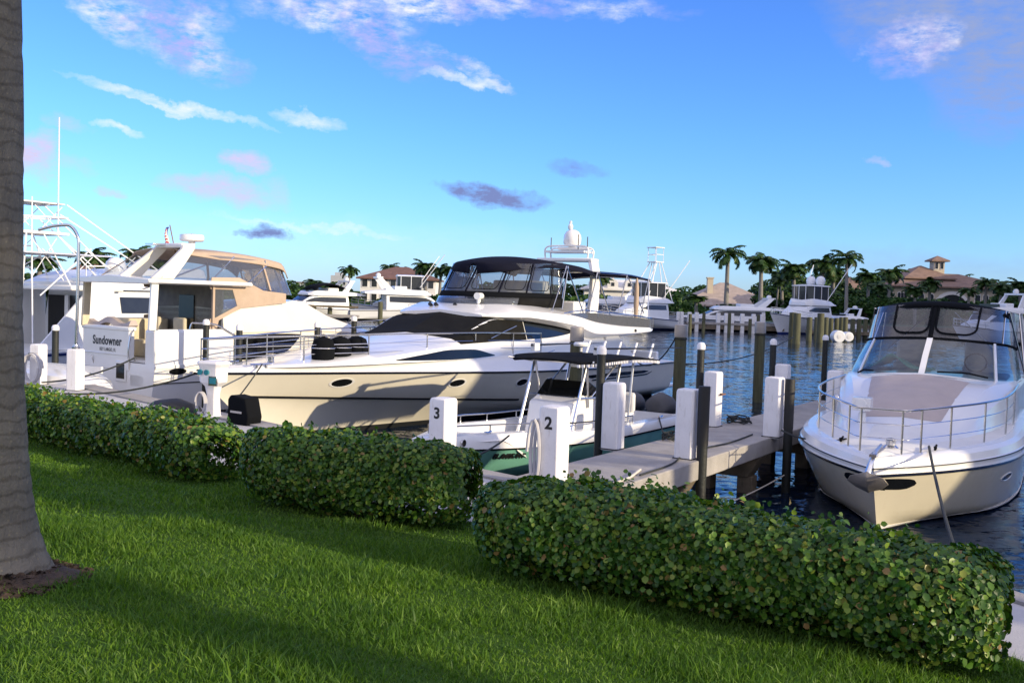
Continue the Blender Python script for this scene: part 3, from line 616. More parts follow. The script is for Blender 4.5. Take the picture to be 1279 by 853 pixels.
DPOST = [((1.69, 16.14), 1.08, 'white unnumbered post on the left dock edge, a slim black pile close on its left'),
 ((3.99, 19.55), 1.08, 'white post on the left dock edge with a small rusty cleat'),
 ((6.32, 23.1), 1.06, 'white post whose top just shows above the post in front'),
 ((2.76, 15.38), 1.08, 'white post on the right dock edge nearest the lawn, black rubbing pile beside it'),
 ((4.86, 18.27), 1.10, 'white post on the right dock edge in the middle, hiding another post behind it'),
 ((6.98, 21.35), 1.06, 'white post half hidden behind the bow rail of the express cruiser')]
dposts = [white_post(Vector((*p, 1.0)), h, l) for p, h, l in DPOST]
MB().box(-.03, .03, -.20, -.148, .62, .66).box(-.10, .10, -.23, -.195, .63, .655).build('cleat', mat('rusty_iron', (.22, .10, .05), .8, bump=.4), dposts[1])
PG = 'slim black wrapped piles with white caps'
def slim_pile(x, y, top, label, r=.075, z0=-1.0, capped=True):
    t = thing('slim_pile', label, 'pile', (x, y, 0), 0, PG)
    MB().lathe([(r, z0), (r * 1.02, .4), (r, top - .1)], n=12).build('shaft', 'piledk', t)
    if capped: MB().lathe([(r * 1.12, top - .11), (r * 1.15, top - .03), (r * .8, top + .02), (.0, top + .035)], n=12).build('cap', 'white', t, ang=30)
    return t
slim_pile(1.48, 16.35, 2.63, 'slim black pile with a white cap before the T-top', r=.072)
slim_pile(3.78, 19.85, 2.6, 'slim black pile with a white cap beside the middle left post of the dock')
slim_pile(6.15, 23.4, 2.6, 'slim black pile with a white cap at the far left of the dock')
slim_pile(8.6, 27.3, 2.62, 'slim black pile standing just left of the canopy of the express cruiser')
for x, y, tp, l in ((-7.45, 24.2, 2.62, 'slim black pile with a white cap beside the aft deck of the yacht Sundowner'), (-6.2, 22.6, 2.58, 'slim black pile with a white cap before the dark side window of Sundowner'), (-5.0, 25.5, 2.6, 'slim black pile with a white cap below the sloping coachroof of Sundowner'), (-4.46, 28.0, 2.72, 'slim black pile with a white cap in the blue gap left of the big windscreen')):
    slim_pile(x, y, tp, l)
slim_pile(-11.3, 24.6, 2.35, 'slim dark pile with a white cap close to the palm trunk', r=.08)
for q, tp, l in (((2.97, 15.20), 2.13, 'black rubbing pile against the near right post of the dock'), ((5.10, 18.12), 2.07, 'black rubbing pile against the dock post next to the express cruiser')):
    t = thing('rubbing_pile', l, 'pile', (*q, 0), DRZ, 'black rubbing piles on the right side of the dock')
    MB().lathe([(.085, -1), (.082, .6), (.085, tp)], n=12).build('shaft', 'piledk', t); MB().lathe([(.09, tp - .9), (.092, tp + .01), (0, tp + .012)], n=12).build('rubber_sleeve', 'rubber', t, ang=30)
TG = 'thick timber mooring piles with metal collars'
def thick_pile(x, y, top, label, r=.18, seed=0):
    t = thing('mooring_pile', label, 'pile', (x, y, 0), seed * .7, TG)
    R = [[Vector(((r + .012 * math.sin(5 * a + z * 3 + seed)) * math.cos(a), r * math.sin(a) + .006 * math.sin(3 * a + z), z)) for a in [2 * PI * j / 20 for j in range(20)]] for z in [lerp(-1.2, top - .30, i / 14) for i in range(15)]]
    MB().rows(R, close=True, caps=True).build('shaft', 'pile', t, ang=60)
    MB().lathe([(r + .012, top - .40), (r + .02, top - .38), (r + .014, top - .02), (r * .9, top), (0, top + .015)], n=20).build('metal_collar', 'cap', t, ang=30)
    MB().lathe([(r + .025, top - .47), (r + .035, top - .45), (r + .025, top - .43)], n=16).build('rope_turn', 'rope', t)
    return t
thick_pile(5.25, 31.0, 2.74, 'thick mooring pile at the stern of the flybridge yacht, a dark line tied to it', seed=1)
thick_pile(8.73, 35.05, 2.83, 'thick yellowish timber pile with a metal collar standing alone in open water', seed=2)
thick_pile(1.83, 28.1, 2.64, 'thick timber pile with a metal collar in front of the flybridge yacht, behind the T-top', seed=3)
thick_pile(-3.8, 31.0, 2.53, 'thick grey pile showing behind the windscreen of the flybridge yacht', seed=4)
# ------------------------------------------------------------------ the white flybridge yacht in the middle
def rail(mb, base_pts, h, n_mid=1, r=.016, sub=5, stan=True, lean=0.0, rm=.010):
    top = smooth_path([Vector(p) + Vector((0, 0, h)) for p in base_pts], sub); mb.tube(top, r, 7)
    for k in range(n_mid):
        f = (k + 1) / (n_mid + 1); mb.tube(smooth_path([Vector(p) + Vector((0, 0, h * f)) for p in base_pts], sub), rm, 6)
    if stan:
        for p in base_pts: mb.cyl(p, Vector(p) + Vector((lean, 0, h)), r * .85, n=7)
def oval_port(tree, x, z, rx, rz, parent, side=1, name='porthole', y=6):
    fr = MB(); gl = MB(); n = 24; rim = []; ins = []; 
    def hit(px, pz):
        h = tree.ray_cast(Vector((px, y * side, pz)), Vector((0, -side, 0))); return h[0] if h[0] is not None else Vector((px, 0, pz))
    R = []
    for s, o in ((1.0, -.01), (1.0, .012), (.86, .016), (.80, .004)):
        R.append([hit(x + rx * s * math.cos(2 * PI * i / n), z + rz * s * math.sin(2 * PI * i / n)) + Vector((0, side * o, 0)) for i in range(n)])
    f = fr.rows(R, close=True).build(name, 'gel', parent)
    g = [hit(x + rx * .84 * math.cos(2 * PI * i / n), z + rz * .84 * math.sin(2 * PI * i / n)) + Vector((0, side * .006, 0)) for i in range(n)]
    gl.add(g + [q - Vector((0, side * .03, 0)) for q in g], [tuple(range(n))] + [(i, (i + 1) % n, n + (i + 1) % n, n + i) for i in range(n)]).build('pane', 'glass', f)
    return f
YH = Vector((-.525, -.851, 0)).normalized(); YO = Vector((3.9, 37.4, 0))
Y = thing('motor_yacht', 'big white flybridge motor yacht with a dark navy bimini and black windscreen cover', 'yacht', YO, math.atan2(YH.y, YH.x), 'boats moored in the near slips')
ysheer = curve([(0, 1.27), (.25, 1.31), (.5, 1.40), (.8, 1.58), (1, 1.66)]); ych = curve([(0, .25), (.5, .34), (.8, .72), (1, 1.12)])
YP = hullfn(19.85, 2.52, 2.25, ysheer, ych, curve([(0, -.6), (.7, -.7), (1, -.15)]), 2.3, t0=.40, p=2.3, t1=.25, q=1.75, flare=.8, taper=.95, trake=-.35)
yh = hull_mesh(YP, 48, 16); hull_o = yh.build('hull', 'gelcream', Y, ang=50); yt = bvh(yh)
band(YP, lambda t: ysheer(t) - .035, lambda t: ysheer(t) + 0.0, off=.035).build('rub_rail', 'steel', Y)
band(YP, lambda t: ysheer(t) - .055, lambda t: ysheer(t) - .036, off=.02).build('dark_rub_strip', 'ink', Y)  # thin black line along the hull, just below the rub rail
band(YP, lambda t: lerp(.55, 1.12, max(0, t - .55) / .45 * .95), lambda t: lerp(.60, 1.17, max(0, t - .55) / .45 * .95), ta=.55, tb=.985, off=.045).build('spray_rail', 'ink', Y)
band(YP, lambda t: -.15, lambda t: .10 + .05 * t, off=.008).build('boot_stripe', 'antifoul', Y)
# bulwark above the rub rail, leaning inboard
ybul = curve([(0, 1.28), (.15, 1.33), (.3, 1.55), (.45, 1.78), (.65, 1.83), (.85, 1.78), (1, 1.72)])
def yb(t, s): 
    q = YP(t, 1, s); d = lerp(.10, .42, min(1, t / .35)) * min(1, abs(q.y) / .8); return q, Vector((q.x - .10 * (t > .9), q.y - s * d, ybul(t)))
bu = MB()
for s in (1, -1): bu.rows([[yb(t, s)[0] - Vector((0, s * .02, .01)), yb(t, s)[0].lerp(yb(t, s)[1], .55) + Vector((0, s * .05, .02)), yb(t, s)[1]] for t in [i / 44 for i in range(45)]])
bu.build('bulwark', 'gel', Y); bt_ = bvh(bu)
R = []
for i in range(45):
    t = i / 44; a, b = yb(t, 1)[1], yb(t, -1)[1]; R.append([a.lerp(b, j / 8) + Vector((0, 0, .05 * (1 - (j / 4 - 1) ** 2) * min(1, a.y) - .0)) for j in range(9)])
MB().rows(R).build('deck', 'nonskid', Y)
# deck house
house = [st(19.0, (.10, 1.70), (.08, 1.73), (.05, 1.75), (0, 1.76)), st(17.4, (1.05, 1.74), (.95, 1.79), (.7, 1.82), (0, 1.84)), st(15.6, (1.55, 1.76), (1.42, 1.90), (1.0, 1.97), (0, 2.01)), st(12.9, (1.88, 1.78), (1.80, 2.14), (1.45, 2.27), (0, 2.38)),
         st(11.0, (1.97, 1.78), (1.88, 2.20), (1.66, 2.80), (0, 2.97)), st(9.4, (1.98, 1.76), (1.90, 2.18), (1.70, 2.82), (0, 3.00)), st(7.0, (1.98, 1.5), (1.90, 2.10), (1.74, 2.62), (0, 2.86)), st(4.7, (1.96, 1.3), (1.90, 2.0), (1.76, 2.40), (0, 2.6))]
hm = loft(house, 7); hm.build('deckhouse', 'gel', Y, ang=32); ht = bvh(hm)
wc = MB()
for s in (1, -1):
    patch(ht, [(10.85, .0, 1.72), (11.4, 0, 1.67), (12.1, 0, 1.60), (12.8, 0, 1.50)], (0, 0, 8), (1, 0, 0), (0, s, 0), (0, 0, -1), 30, 14, mb=wc, off=.022)
    patch(ht, [(9.72, 2.23, 2.74), (10.9, 2.22, 2.80), (11.4, 2.21, 2.74), (12.1, 2.19, 2.56), (12.8, 2.17, 2.34)], (0, 6 * s, 0), (1, 0, 0), (0, 0, 1), (0, -s, 0), 44, 14, mb=wc, off=.022)
wc.build('windscreen_cover', 'mesh', Y, ang=60)
for s in (1, -1): patch(ht, [(6.75, 2.40, 2.43), (7.4, 2.33, 2.54), (8.5, 2.26, 2.66), (9.66, 2.24, 2.74)], (0, 6 * s, 0), (1, 0, 0), (0, 0, 1), (0, -s, 0), 36, 12, off=.015).build('side_window', 'glass', Y)
for w_ in ([(12.5, .7, 2.40), (11.9, .8, 2.62), (11.6, 1.2, 2.68)], [(11.5, 1.86, 2.30), (10.9, 1.86, 2.46), (10.2, 1.84, 2.62)], [(12.6, -.7, 2.40), (11.9, -.6, 2.66)]): MB().tube(w_, .013, 6).build('wiper_arm', 'alu', Y)
# raised deck side with its long dark window
for s in (1, -1):
    patch(ht, [(11.45, 1.84, 1.86), (12.4, 1.80, 2.03), (13.2, 1.79, 2.04), (14.2, 1.80, 1.95), (15.2, 1.82, 1.84)], (0, 6 * s, 0), (1, 0, 0), (0, 0, 1), (0, -s, 0), 18, 5, off=.012).build('deck_window', 'glass', Y)
for s in (1, -1):
    for x, z, rx in ((16.55, 1.33, .31), (13.1, 1.19, .30), (10.5, 1.09, .27), (9.15, 1.06, .24), (8.05, 1.02, .24)): oval_port(yt, x, z, rx, .115, Y, s)
    v = patch(yt, [(2.3, 1.02, 1.04), (2.7, .98, 1.08), (6.9, 1.02, 1.12), (7.0, 1.04, 1.12)], (0, 6 * s, 0), (1, 0, 0), (0, 0, 1), (0, -s, 0), 12, 2, off=.008).build('engine_vent', 'glass', Y)
    patch(yt, [(2.0, 1.0, 1.02), (2.5, .90, .95), (6.6, .93, .97)], (0, 6 * s, 0), (1, 0, 0), (0, 0, 1), (0, -s, 0), 12, 2, off=.014).build('vent_lip', 'glass', v)
# flybridge
fly = [st(11.3, (1.40, 2.86), (1.42, 2.88), (1.38, 2.91), (1.0, 2.95), (0, 3.02)), st(10.7, (1.72, 2.82), (1.84, 2.86), (1.80, 2.97), (1.5, 3.06), (0, 3.14)), st(9.9, (1.84, 2.78), (2.02, 2.86), (1.98, 3.04), (1.6, 3.20), (0, 3.24)),
       st(9.0, (1.86, 2.70), (2.08, 2.80), (2.04, 3.00), (1.62, 3.18), (0, 3.22)), st(7.2, (1.86, 2.50), (2.12, 2.62), (2.08, 2.90), (1.70, 3.02), (0, 3.02)), st(5.6, (1.86, 2.18), (2.14, 2.34), (2.10, 2.68), (1.78, 2.78), (0, 2.75)),
       st(3.8, (1.86, 2.22), (2.14, 2.32), (2.10, 2.56), (1.85, 2.62), (0, 2.60)), st(1.6, (1.80, 2.32), (2.06, 2.36), (2.02, 2.50), (1.85, 2.52), (0, 2.50)), st(.8, (1.60, 2.40), (1.84, 2.41), (1.80, 2.47), (1.6, 2.48), (0, 2.48))]
fm_ = loft(fly, 7); fm_.build('flybridge', 'gel', Y, ang=34); ft = bvh(fm_)
# tinted wind deflector round the aft flybridge deck and its cushions
for s in (1, -1):
    R = [[Vector((x, s * 1.98, z)), Vector((x - .02, s * 1.93, z + h)), Vector((x - .02, s * 1.91, z + h)), Vector((x, s * 1.96, z))] for x, z, h in ((7.4, 2.92, .02), (6.6, 2.80, .20), (5.6, 2.66, .34), (4.2, 2.54, .38), (2.6, 2.50, .36), (1.2, 2.46, .32))]
    MB().rows(R, close=True, caps=True).build('wind_deflector', 'pot', Y)
mb = MB()
for s in (1, -1): mb.tube(smooth_path([(7.6, s * 1.9, 2.98), (6.4, s * 1.94, 3.08), (5.0, s * 1.94, 3.02), (2.6, s * 1.92, 2.92), (1.0, s * 1.85, 2.82)], 4), .02, 6)
for x, z in ((6.4, 3.08), (5.0, 3.02), (3.6, 2.97), (2.2, 2.90), (1.0, 2.82)):
    for s in (1, -1): mb.cyl((x, s * 1.92, 2.5), (x, s * 1.92, z), .014, n=6)
mb.build('flybridge_rail', 'steel', Y)
mb = MB(); mb.box(2.4, 5.0, 1.2, 1.8, 2.66, 2.98); mb.box(5.4, 6.2, -.2, 1.5, 2.85, 3.35); mb.box(2.4, 5.0, -1.8, -1.2, 2.66, 2.98); mb.build('flybridge_seating', 'gel', Y, bevel=.05)
mb = MB(); mb.box(8.1, 9.0, -1.2, 1.1, 3.1, 3.62); mb.box(6.7, 7.1, -1.0, .9, 3.0, 3.95).box(6.7, 7.5, -1.0, .9, 3.0, 3.5); mb.build('helm_console', 'cream', Y, bevel=.06)
# canvas: navy bimini, black lower skirt, clear curtains with black bound edges
def encl(u):   # plan outline of the enclosure, u 0..1 from the port quarter round the bow to the starboard quarter
    pl = [(7.1, 1.55), (7.9, 1.60), (8.7, 1.56), (9.35, 1.30), (9.75, .75), (9.9, 0), (9.75, -.75), (9.35, -1.30), (8.7, -1.56), (7.9, -1.60), (7.1, -1.55)]
    return pl
EN = smooth_path([(a, b, 0) for a, b in encl(0)], 6); nE = len(EN) - 1
def en_at(u, z, top=0.0):
    f = u * nE; i = min(nE - 1, int(f)); q = EN[i].lerp(EN[i + 1], f - i); s = (z - 3.5) / .95
    return Vector((q.x - .55 * s * max(0, (q.x - 7.2)) / 2.7 + .22 * (1 - s) * max(0, (q.x - 7.6)) / 2.3, q.y * (1 - .04 * s), z))
bimz = curve([(4.6, 4.44), (6.0, 4.60), (8.0, 4.66), (8.6, 4.60), (9.3, 4.50), (9.8, 4.36)])
def topz(u): q = en_at(u, 4.4); return bimz(q.x) - .17 * (q.y / 1.6) ** 2 - .05
MB().grid(lambda u, v: en_at(u, lerp(3.40, 3.56, v)), 61, 3).build('curtain_skirt', 'black', Y, solid=.02)
MB().grid(lambda u, v: en_at(u, lerp(3.12, 3.40, v)), 61, 3).build('lower_curtain', 'pot', Y, solid=.01)
mb = MB().grid(lambda u, v: en_at(lerp(.0, .27, u), lerp(3.14, 3.41, v)) + Vector((0, .012, 0)), 12, 3); mb.build('mesh_panel', 'mesh', Y, solid=.02)
MB().grid(lambda u, v: en_at(u, lerp(3.56, topz(u), v)), 61, 5).build('clear_curtain', 'vinyl', Y, ang=60)
cuts = [0.0, .10, .245, .365, .50, .635, .755, .90, 1.0]
for k, u in enumerate(cuts):
    mb = MB()
    w = .028 if 0 < k < 8 else .02
    for j in range(8):
        z0, z1 = lerp(3.56, topz(u), j / 8), lerp(3.56, topz(u), (j + 1) / 8); a, b_ = en_at(u, z0), en_at(u, z1)
        T = (en_at(min(1, u + .01), z0) - en_at(max(0, u - .01), z0)).normalized(); nn = Vector((T.y, -T.x, 0)) * .014
        if nn.dot(a - Vector((8, 0, a.z))) < 0: nn = -nn
        mb.add([a - T * w + nn, a + T * w + nn, b_ + T * w + nn, b_ - T * w + nn], [(0, 1, 2, 3)])
    mb.build('curtain_webbing', 'navyc', Y, solid=.012)
for k in range(8):    # bound window outlines with rounded lower corners
    u0, u1 = cuts[k] + .013, cuts[k + 1] - .013; pts = []
    for j in range(0, 9): pts.append((u0, lerp(topz(u0) - .06, 3.80, j / 8)))
    for j in range(1, 6): a = j / 6 * PI / 2; pts.append((u0 + (u1 - u0) * .16 * (1 - math.cos(a)), 3.80 - .17 * math.sin(a)))
    for j in range(0, 9): pts.append((lerp(u0 + (u1 - u0) * .16, u1 - (u1 - u0) * .16, j / 8), 3.63))
    for j in range(1, 6): a = j / 6 * PI / 2; pts.append((u1 - (u1 - u0) * .16 * (1 - math.sin(a)), 3.63 + .17 * (1 - math.cos(a))))
    for j in range(0, 9): pts.append((u1, lerp(3.80, topz(u1) - .06, j / 8)))
    MB().tube([en_at(u, z) for u, z in pts], .012, 5).build('window_binding', 'black', Y)
def bimini(x0, x1, zf, hw, drop, name, crown=.17, thick=.03, nx=24, front=None):
    def P(u, v):
        x = lerp(x0, x1, u); w = -1 + 2 * v; y = hw(x) * w; return Vector((x, y, zf(x) - crown * w * w - (drop * max(0, (abs(w) - .92) / .08))))
    return MB().grid(P, nx, 17).build(name, 'navyc', Y, ang=70, solid=thick)
bimini(4.75, 9.72, bimz, lambda x: 1.62 * math.sqrt(max(.0, 1 - (max(0, x - 7.6) / 2.16) ** 2.4)) if x < 9.72 else .15, .14, 'bimini_top')
bz2 = curve([(.7, 4.26), (1.0, 4.34), (2.5, 4.42), (4.8, 4.40)])
bimini(.75, 4.85, bz2, lambda x: 1.70, .05, 'aft_bimini_top', crown=.10, nx=14)
mb = MB()
for s in (1, -1):
    y = 1.62 * s
    for a, b_ in (((7.0, y, 4.42), (8.2, y * 1.13, 3.05)), ((7.0, y, 4.42), (6.2, y * 1.13, 3.0)), ((6.9, y, 4.42), (7.2, y, 3.1)), ((4.9, y, 4.30), (6.0, y * 1.13, 2.75)), ((4.9, y, 4.30), (4.1, y * 1.13, 2.65)), ((1.0, y * 1.04, 4.22), (1.2, y * 1.13, 2.5)), ((1.0, y * 1.04, 4.22), (2.0, y * 1.13, 2.6)), ((2.8, y * 1.04, 4.3), (1.6, y * 1.13, 3.0)), ((2.8, y * 1.04, 4.3), (3.6, y * 1.12, 3.2))): mb.cyl(a, b_, .020, n=7)
    mb.tube([(.85, y * 1.04, 4.20), (2.5, y * 1.04, 4.30), (4.8, y * 1.03, 4.30)], .018, 6)
for x, z in ((1.0, 4.30), (2.8, 4.4), (4.8, 4.38), (7.3, 4.6)): mb.tube([(x, -1.65, z - .1), (x, -.8, z - .05), (x, 0, z - .03), (x, .8, z - .05), (x, 1.65, z - .1)], .017, 6)
mb.build('canopy_frame', 'steel', Y)
R = [[Vector((3.2, 1.80 + .07 * math.cos(a), z)) + Vector((.07 * math.sin(a), 0, 0)) for a in [2 * PI * j / 8 for j in range(8)]] for z in (2.55, 2.9, 3.3)]
MB().lathe([(.0, 4.22), (.03, 4.2), (.075, 3.9), (.09, 3.3), (.05, 2.75), (0, 2.7)], (2.35, 1.86, 0), 10).build('rolled_curtain', 'beige', Y)
# radar arch
ac = MB()
for s in (1, -1): ac.rows([[Vector((x0, s * y0, z)), Vector((x0, s * y1, z)), Vector((x1, s * y1, z)), Vector((x1, s * y0, z))] for z, x0, x1, y0, y1 in ((2.7, 4.35, 4.95, 1.22, 1.40), (3.4, 4.15, 4.68, 1.18, 1.34), (4.3, 3.85, 4.35, 1.06, 1.20), (4.72, 3.75, 4.25, .9, 1.06))], close=True, caps=True)
ac.box(3.72, 4.28, -1.06, 1.06, 4.68, 4.80); ac.build('radar_arch', 'gel', Y, bevel=.03)
mb = MB(); mb.tube(smooth_path([(4.1, .82, 4.8), (4.1, .84, 5.05), (4.1, .70, 5.2), (4.1, 0, 5.22), (4.1, -.70, 5.2), (4.1, -.84, 5.05), (4.1, -.82, 4.8)], 4), .03, 7); mb.tube(smooth_path([(3.7, .82, 4.8), (3.7, .84, 5.02), (3.7, .70, 5.15), (3.7, -.70, 5.15), (3.7, -.84, 5.02), (3.7, -.82, 4.8)], 4), .03, 7)
mb.box(3.55, 4.25, -.75, .75, 4.98, 5.05); mb.box(3.4, 3.7, -.55, .6, 5.1, 5.2); mb.build('equipment_rack', 'gel', Y)
MB().lathe([(.02, 5.20), (.14, 5.21), (.14, 5.26), (.26, 5.27), (.30, 5.33), (.31, 5.50), (.29, 5.62), (.22, 5.73), (.12, 5.79), (0, 5.81)], (3.6, -.05, 0), 24).build('satellite_dome', 'gel', Y, ang=50)
mb = MB(); mb.cyl((3.3, -.30, 5.0), (3.3, -.30, 5.84), .03, n=8); mb.lathe([(.06, 5.82), (.09, 5.88), (.09, 5.97), (.05, 6.02), (.05, 6.12), (.0, 6.14)], (3.3, -.30, 0), 12); mb.build('masthead_camera', 'gel', Y, ang=30)
for y_, z_ in ((.80, 5.52), (.45, 5.6), (-.6, 5.5)): MB().cyl((4.1, y_, 5.1), (4.1, y_, z_), .018, n=6).build('antenna', 'ink', Y)
# searchlight and horns on the brow
mb = MB(); mb.lathe([(.09, 3.12), (.06, 3.16), (.06, 3.30), (.0, 3.31)], (10.2, .55, 0.04), 12); mb.cyl((10.09, .55, 3.42), (10.37, .60, 3.42), .10, n=14); mb.build('searchlight', 'gel', Y, ang=35)
for x_, y_ in ((10.6, -.75), (10.6, -.55), (10.5, .05)): MB().cyl((x_, y_, 3.08), (x_ + .18, y_, 3.16), .03, .06, 10).build('horn', 'ink', Y)
# bow rail, ground tackle
base = []
for x, off in ((18.6, .08), (17.2, .1), (15.6, .12), (13.9, .12), (12.2, .12), (10.6, .12), (9.2, .12)):
    t = x / 19.7; q = yb(min(.985, t), 1)[1]; base.append(Vector((q.x, q.y - .06, q.z)))
full = base[::-1] + [Vector((19.62, .10, 1.72))] + [Vector((19.62, -.10, 1.72))] + [Vector((p.x, -p.y, p.z)) for p in base]
mb = MB(); rail(mb, full, .62, 2, r=.019, sub=4); 
for s in (1, -1): mb.tube([base[-1] * 1 if s > 0 else Vector((base[-1].x, -base[-1].y, base[-1].z)), Vector((8.3, s * base[-1].y, 1.9))], .012, 6)
mb.build('bow_rail', 'steel', Y)
mb = MB(); mb.lathe([(.10, 1.74), (.12, 1.78), (.07, 1.82), (.07, 1.92), (.11, 1.95), (.11, 1.99), (0, 2.0)], (17.9, .18, 0), 14); mb.box(17.3, 18.5, -.02, .02, 1.76, 1.79); mb.build('windlass', 'steel', Y, ang=30)
for s in (1, -1): MB().cyl((18.55, s * .42, 1.72), (18.55, s * .42, 1.79), .03, n=8).cyl((18.35, s * .5, 1.72), (18.35, s * .5, 1.79), .03, n=8).cyl((18.20, s * .52, 1.80), (18.72, s * .40, 1.80), .024, n=8).build('cleat', 'steel', Y)
# aft bulkhead with dark doors, cockpit, swim platform
MB().box(4.60, 4.68, -1.5, 1.5, 1.25, 2.2).build('saloon_door', 'glass', Y)
MB().box(.3, .5, -1.9, 1.9, 1.0, 1.62).box(.5, 1.1, -1.7, 1.7, 1.0, 1.40).build('cockpit_settee', 'gel', Y, bevel=.05)
MB().box(-1.0, .05, -2.1, 2.1, .28, .42).build('swim_platform', 'gel', Y, bevel=.05)
for s in (1, -1):
    MB().rows([[Vector((x, s * 1.85, z0)), Vector((x, s * 1.92, z0)), Vector((x, s * 1.92, z1)), Vector((x, s * 1.85, z1))] for x, z0, z1 in ((4.7, 1.3, 2.3), (3.8, 1.3, 2.26), (3.2, 1.3, 1.9), (2.4, 1.3, 1.5))], close=True, caps=True).build('cockpit_wing', 'gel', Y)
MB().cyl((2.9, 2.05, 2.42), (2.9, 2.15, 2.42), .05, n=12).build('drain', 'ink', Y)
# three black fenders standing in the rail basket
for k, (x, lab) in enumerate(((16.74, 'left'), (16.16, 'middle'), (15.56, 'right'))):
    q = yb(x / 19.7, 1)[1]; f = thing('boat_fender', f'{lab} one of the three black fenders upright on the big yacht foredeck', 'fender', Y.matrix_basis @ Vector((x, .66, 1.70)), 0, 'black fenders on the yacht foredeck')
    MB().lathe([(.06, .0), (.18, .03), (.255, .12), (.27, .3), (.265, .45), (.22, .60), (.10, .66), (0, .67)], (0, 0, 0), 20).build('fender_body', 'black', f)
    MB().lathe([(.03, .64), (.05, .68), (.05, .73), (0, .74)], (0, 0, 0), 10).build('fender_eye', 'rubber', f)
    mb = MB(); mb.tube([Vector((.29 * math.cos(a), .29 * math.sin(a), .42)) for a in [2 * PI * i / 16 for i in range(16)]], .012, 6, closed=True); mb.build('retaining_hoop', 'steel', f)
# ------------------------------------------------------------------ the aft cabin yacht Sundowner at the left
def strut(name, a, b, r, m, parent, n=7): return MB().cyl(a, b, r, n=n).build(name, m, parent)
SH = Vector((.6, .8, 0)).normalized()
S = thing('motor_yacht', 'cream aft cabin yacht with Sundowner lettered on its transom and beige canvas', 'yacht', (-9.92, 24.99, 0), math.atan2(SH.y, SH.x), 'boats moored in the near slips'); S.scale = (.9, .87, 1)
ssh = curve([(0, 1.50), (.5, 1.55), (1, 2.0)])
SPh = hullfn(12.4, 1.95, 1.75, ssh, curve([(0, .2), (.5, .3), (1, 1.0)]), curve([(0, -.5), (1, -.2)]), 1.5, t0=.5, p=2.2, taper=.96)
sh = hull_mesh(SPh, 30, 12); sh.build('hull', 'gel', S, ang=50); stree = bvh(sh)
band(SPh, lambda t: ssh(t) - .10, lambda t: ssh(t) - .02, off=.03).build('rub_rail', 'gel', S, ang=30)
band(SPh, lambda t: 1.02, lambda t: 1.045, ta=.0, tb=.4, off=.012).build('side_stripe', 'ink', S)
band(SPh, lambda t: -.1, lambda t: .16, off=.01).build('boot_stripe', 'antifoul', S)
deck_mesh(SPh, .05, .0, .03).build('deck', 'nonskid', S)
oval_port(stree, .72, 1.32, .34, .10, S, -1)
def wall(name, poly, y, th, m, parent=S, bev=.02): return MB().prism(poly, (0, th, 0), (0, y, 0), ((1, 0, 0), (0, 0, 1))).build(name, m, parent, bevel=bev)
# raised after deck: coamings, transom with the name, boarding steps
for s in (-1, 1): wall('coaming', [(0.02, 1.45), (2.6, 1.45), (2.6, 2.36), (.15, 2.36), (.05, 2.30)], s * 1.78 - .05, .10, 'gel')
MB().box(-.02, .16, -.62, 1.82, 1.28, 2.36).build('transom_panel', 'gel', S, bevel=.03)
MB().box(-.05, .20, -.66, 1.86, 2.27, 2.38).build('transom_cap', 'gel', S, bevel=.035)
MB().box(-.045, -.015, -.60, 1.80, 1.66, 1.69).build('transom_moulding', 'gel', S, bevel=.01)
text('Sundowner', .31, 'boat_name', 'ink', S, frame_mtx((-.026, .50, 1.99), (0, -1, 0), (0, 0, 1)), ext=.003, bold=.007, width=.98, gap=1.08)
text('KEY LARGO, FL', .12, 'home_port', 'ink', S, frame_mtx((-.026, .46, 1.77), (0, -1, 0), (0, 0, 1)), ext=.002, width=.95, gap=1.1)
f = MB().box(-.04, .0, -.5, .02, 1.0, 1.52).build('transom_door', 'gel', S, bevel=.02); MB().box(-.05, -.03, -.44, -.04, 1.08, 1.45).build('pane', 'glass', f)
for k in range(3): MB().box(.0 + .28 * k, .30 + .28 * k, -1.34, -.66, .9, 1.22 + .26 * k).build('boarding_step', 'gel', S, bevel=.03)
MB().box(.0, 1.0, -1.86, -1.36, 1.45, 2.34).build('quarter_locker', 'gel', S, bevel=.05)
MB().tube(smooth_path([(.02, -.64, 1.3), (-.06, -.66, 1.75), (.02, -.66, 2.2), (.1, -.66, 2.32)], 4), .022, 7).build('grab_rail', 'steel', S)
MB().tube(smooth_path([(.02, 1.2, 1.3), (-.06, 1.2, 1.55), (-.06, 1.28, 1.6)], 4), .015, 6).build('boarding_ladder', 'steel', S)
MB().box(-1.0, .02, -1.7, 1.7, .36, .48).build('swim_platform', 'gel', S, bevel=.05)
MB().box(.2, 2.55, -1.7, 1.7, 1.5, 1.56).build('aft_deck', 'nonskid', S)
# hard top on posts
MB().rows([[Vector((x, y, z)) for y, z in ((-2.02, 3.50), (-1.9, 3.46), (1.9, 3.46), (2.02, 3.50), (1.98, 3.58), (0, 3.66), (-1.98, 3.58))] for x in (-.30, -.22, 1.2, 2.4, 3.1)], close=True, caps=True).build('hard_top', 'gel', S, ang=30, bevel=.02)
for x, y, m in ((-.06, -1.80, 'gel'), (-.0, 1.74, 'cream')): MB().rows([[Vector((x + .1 * q + dx, y + dy, z)) for dx, dy in ((-.11, -.05), (.11, -.05), (.11, .05), (-.11, .05))] for q, z in ((0, 2.34), (.3, 2.9), (.6, 3.48))], close=True, caps=True).build('hard_top_post', m, S, bevel=.02)
for y in (-1.72,): MB().box(1.90, 1.97, y - .04, y + .03, 2.2, 3.5).build('curtain_post', 'beige', S)
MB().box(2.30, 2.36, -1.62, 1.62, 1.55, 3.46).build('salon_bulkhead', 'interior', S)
MB().box(2.26, 2.30, -.3, .45, 1.6, 3.2).build('salon_door', 'glass', S)
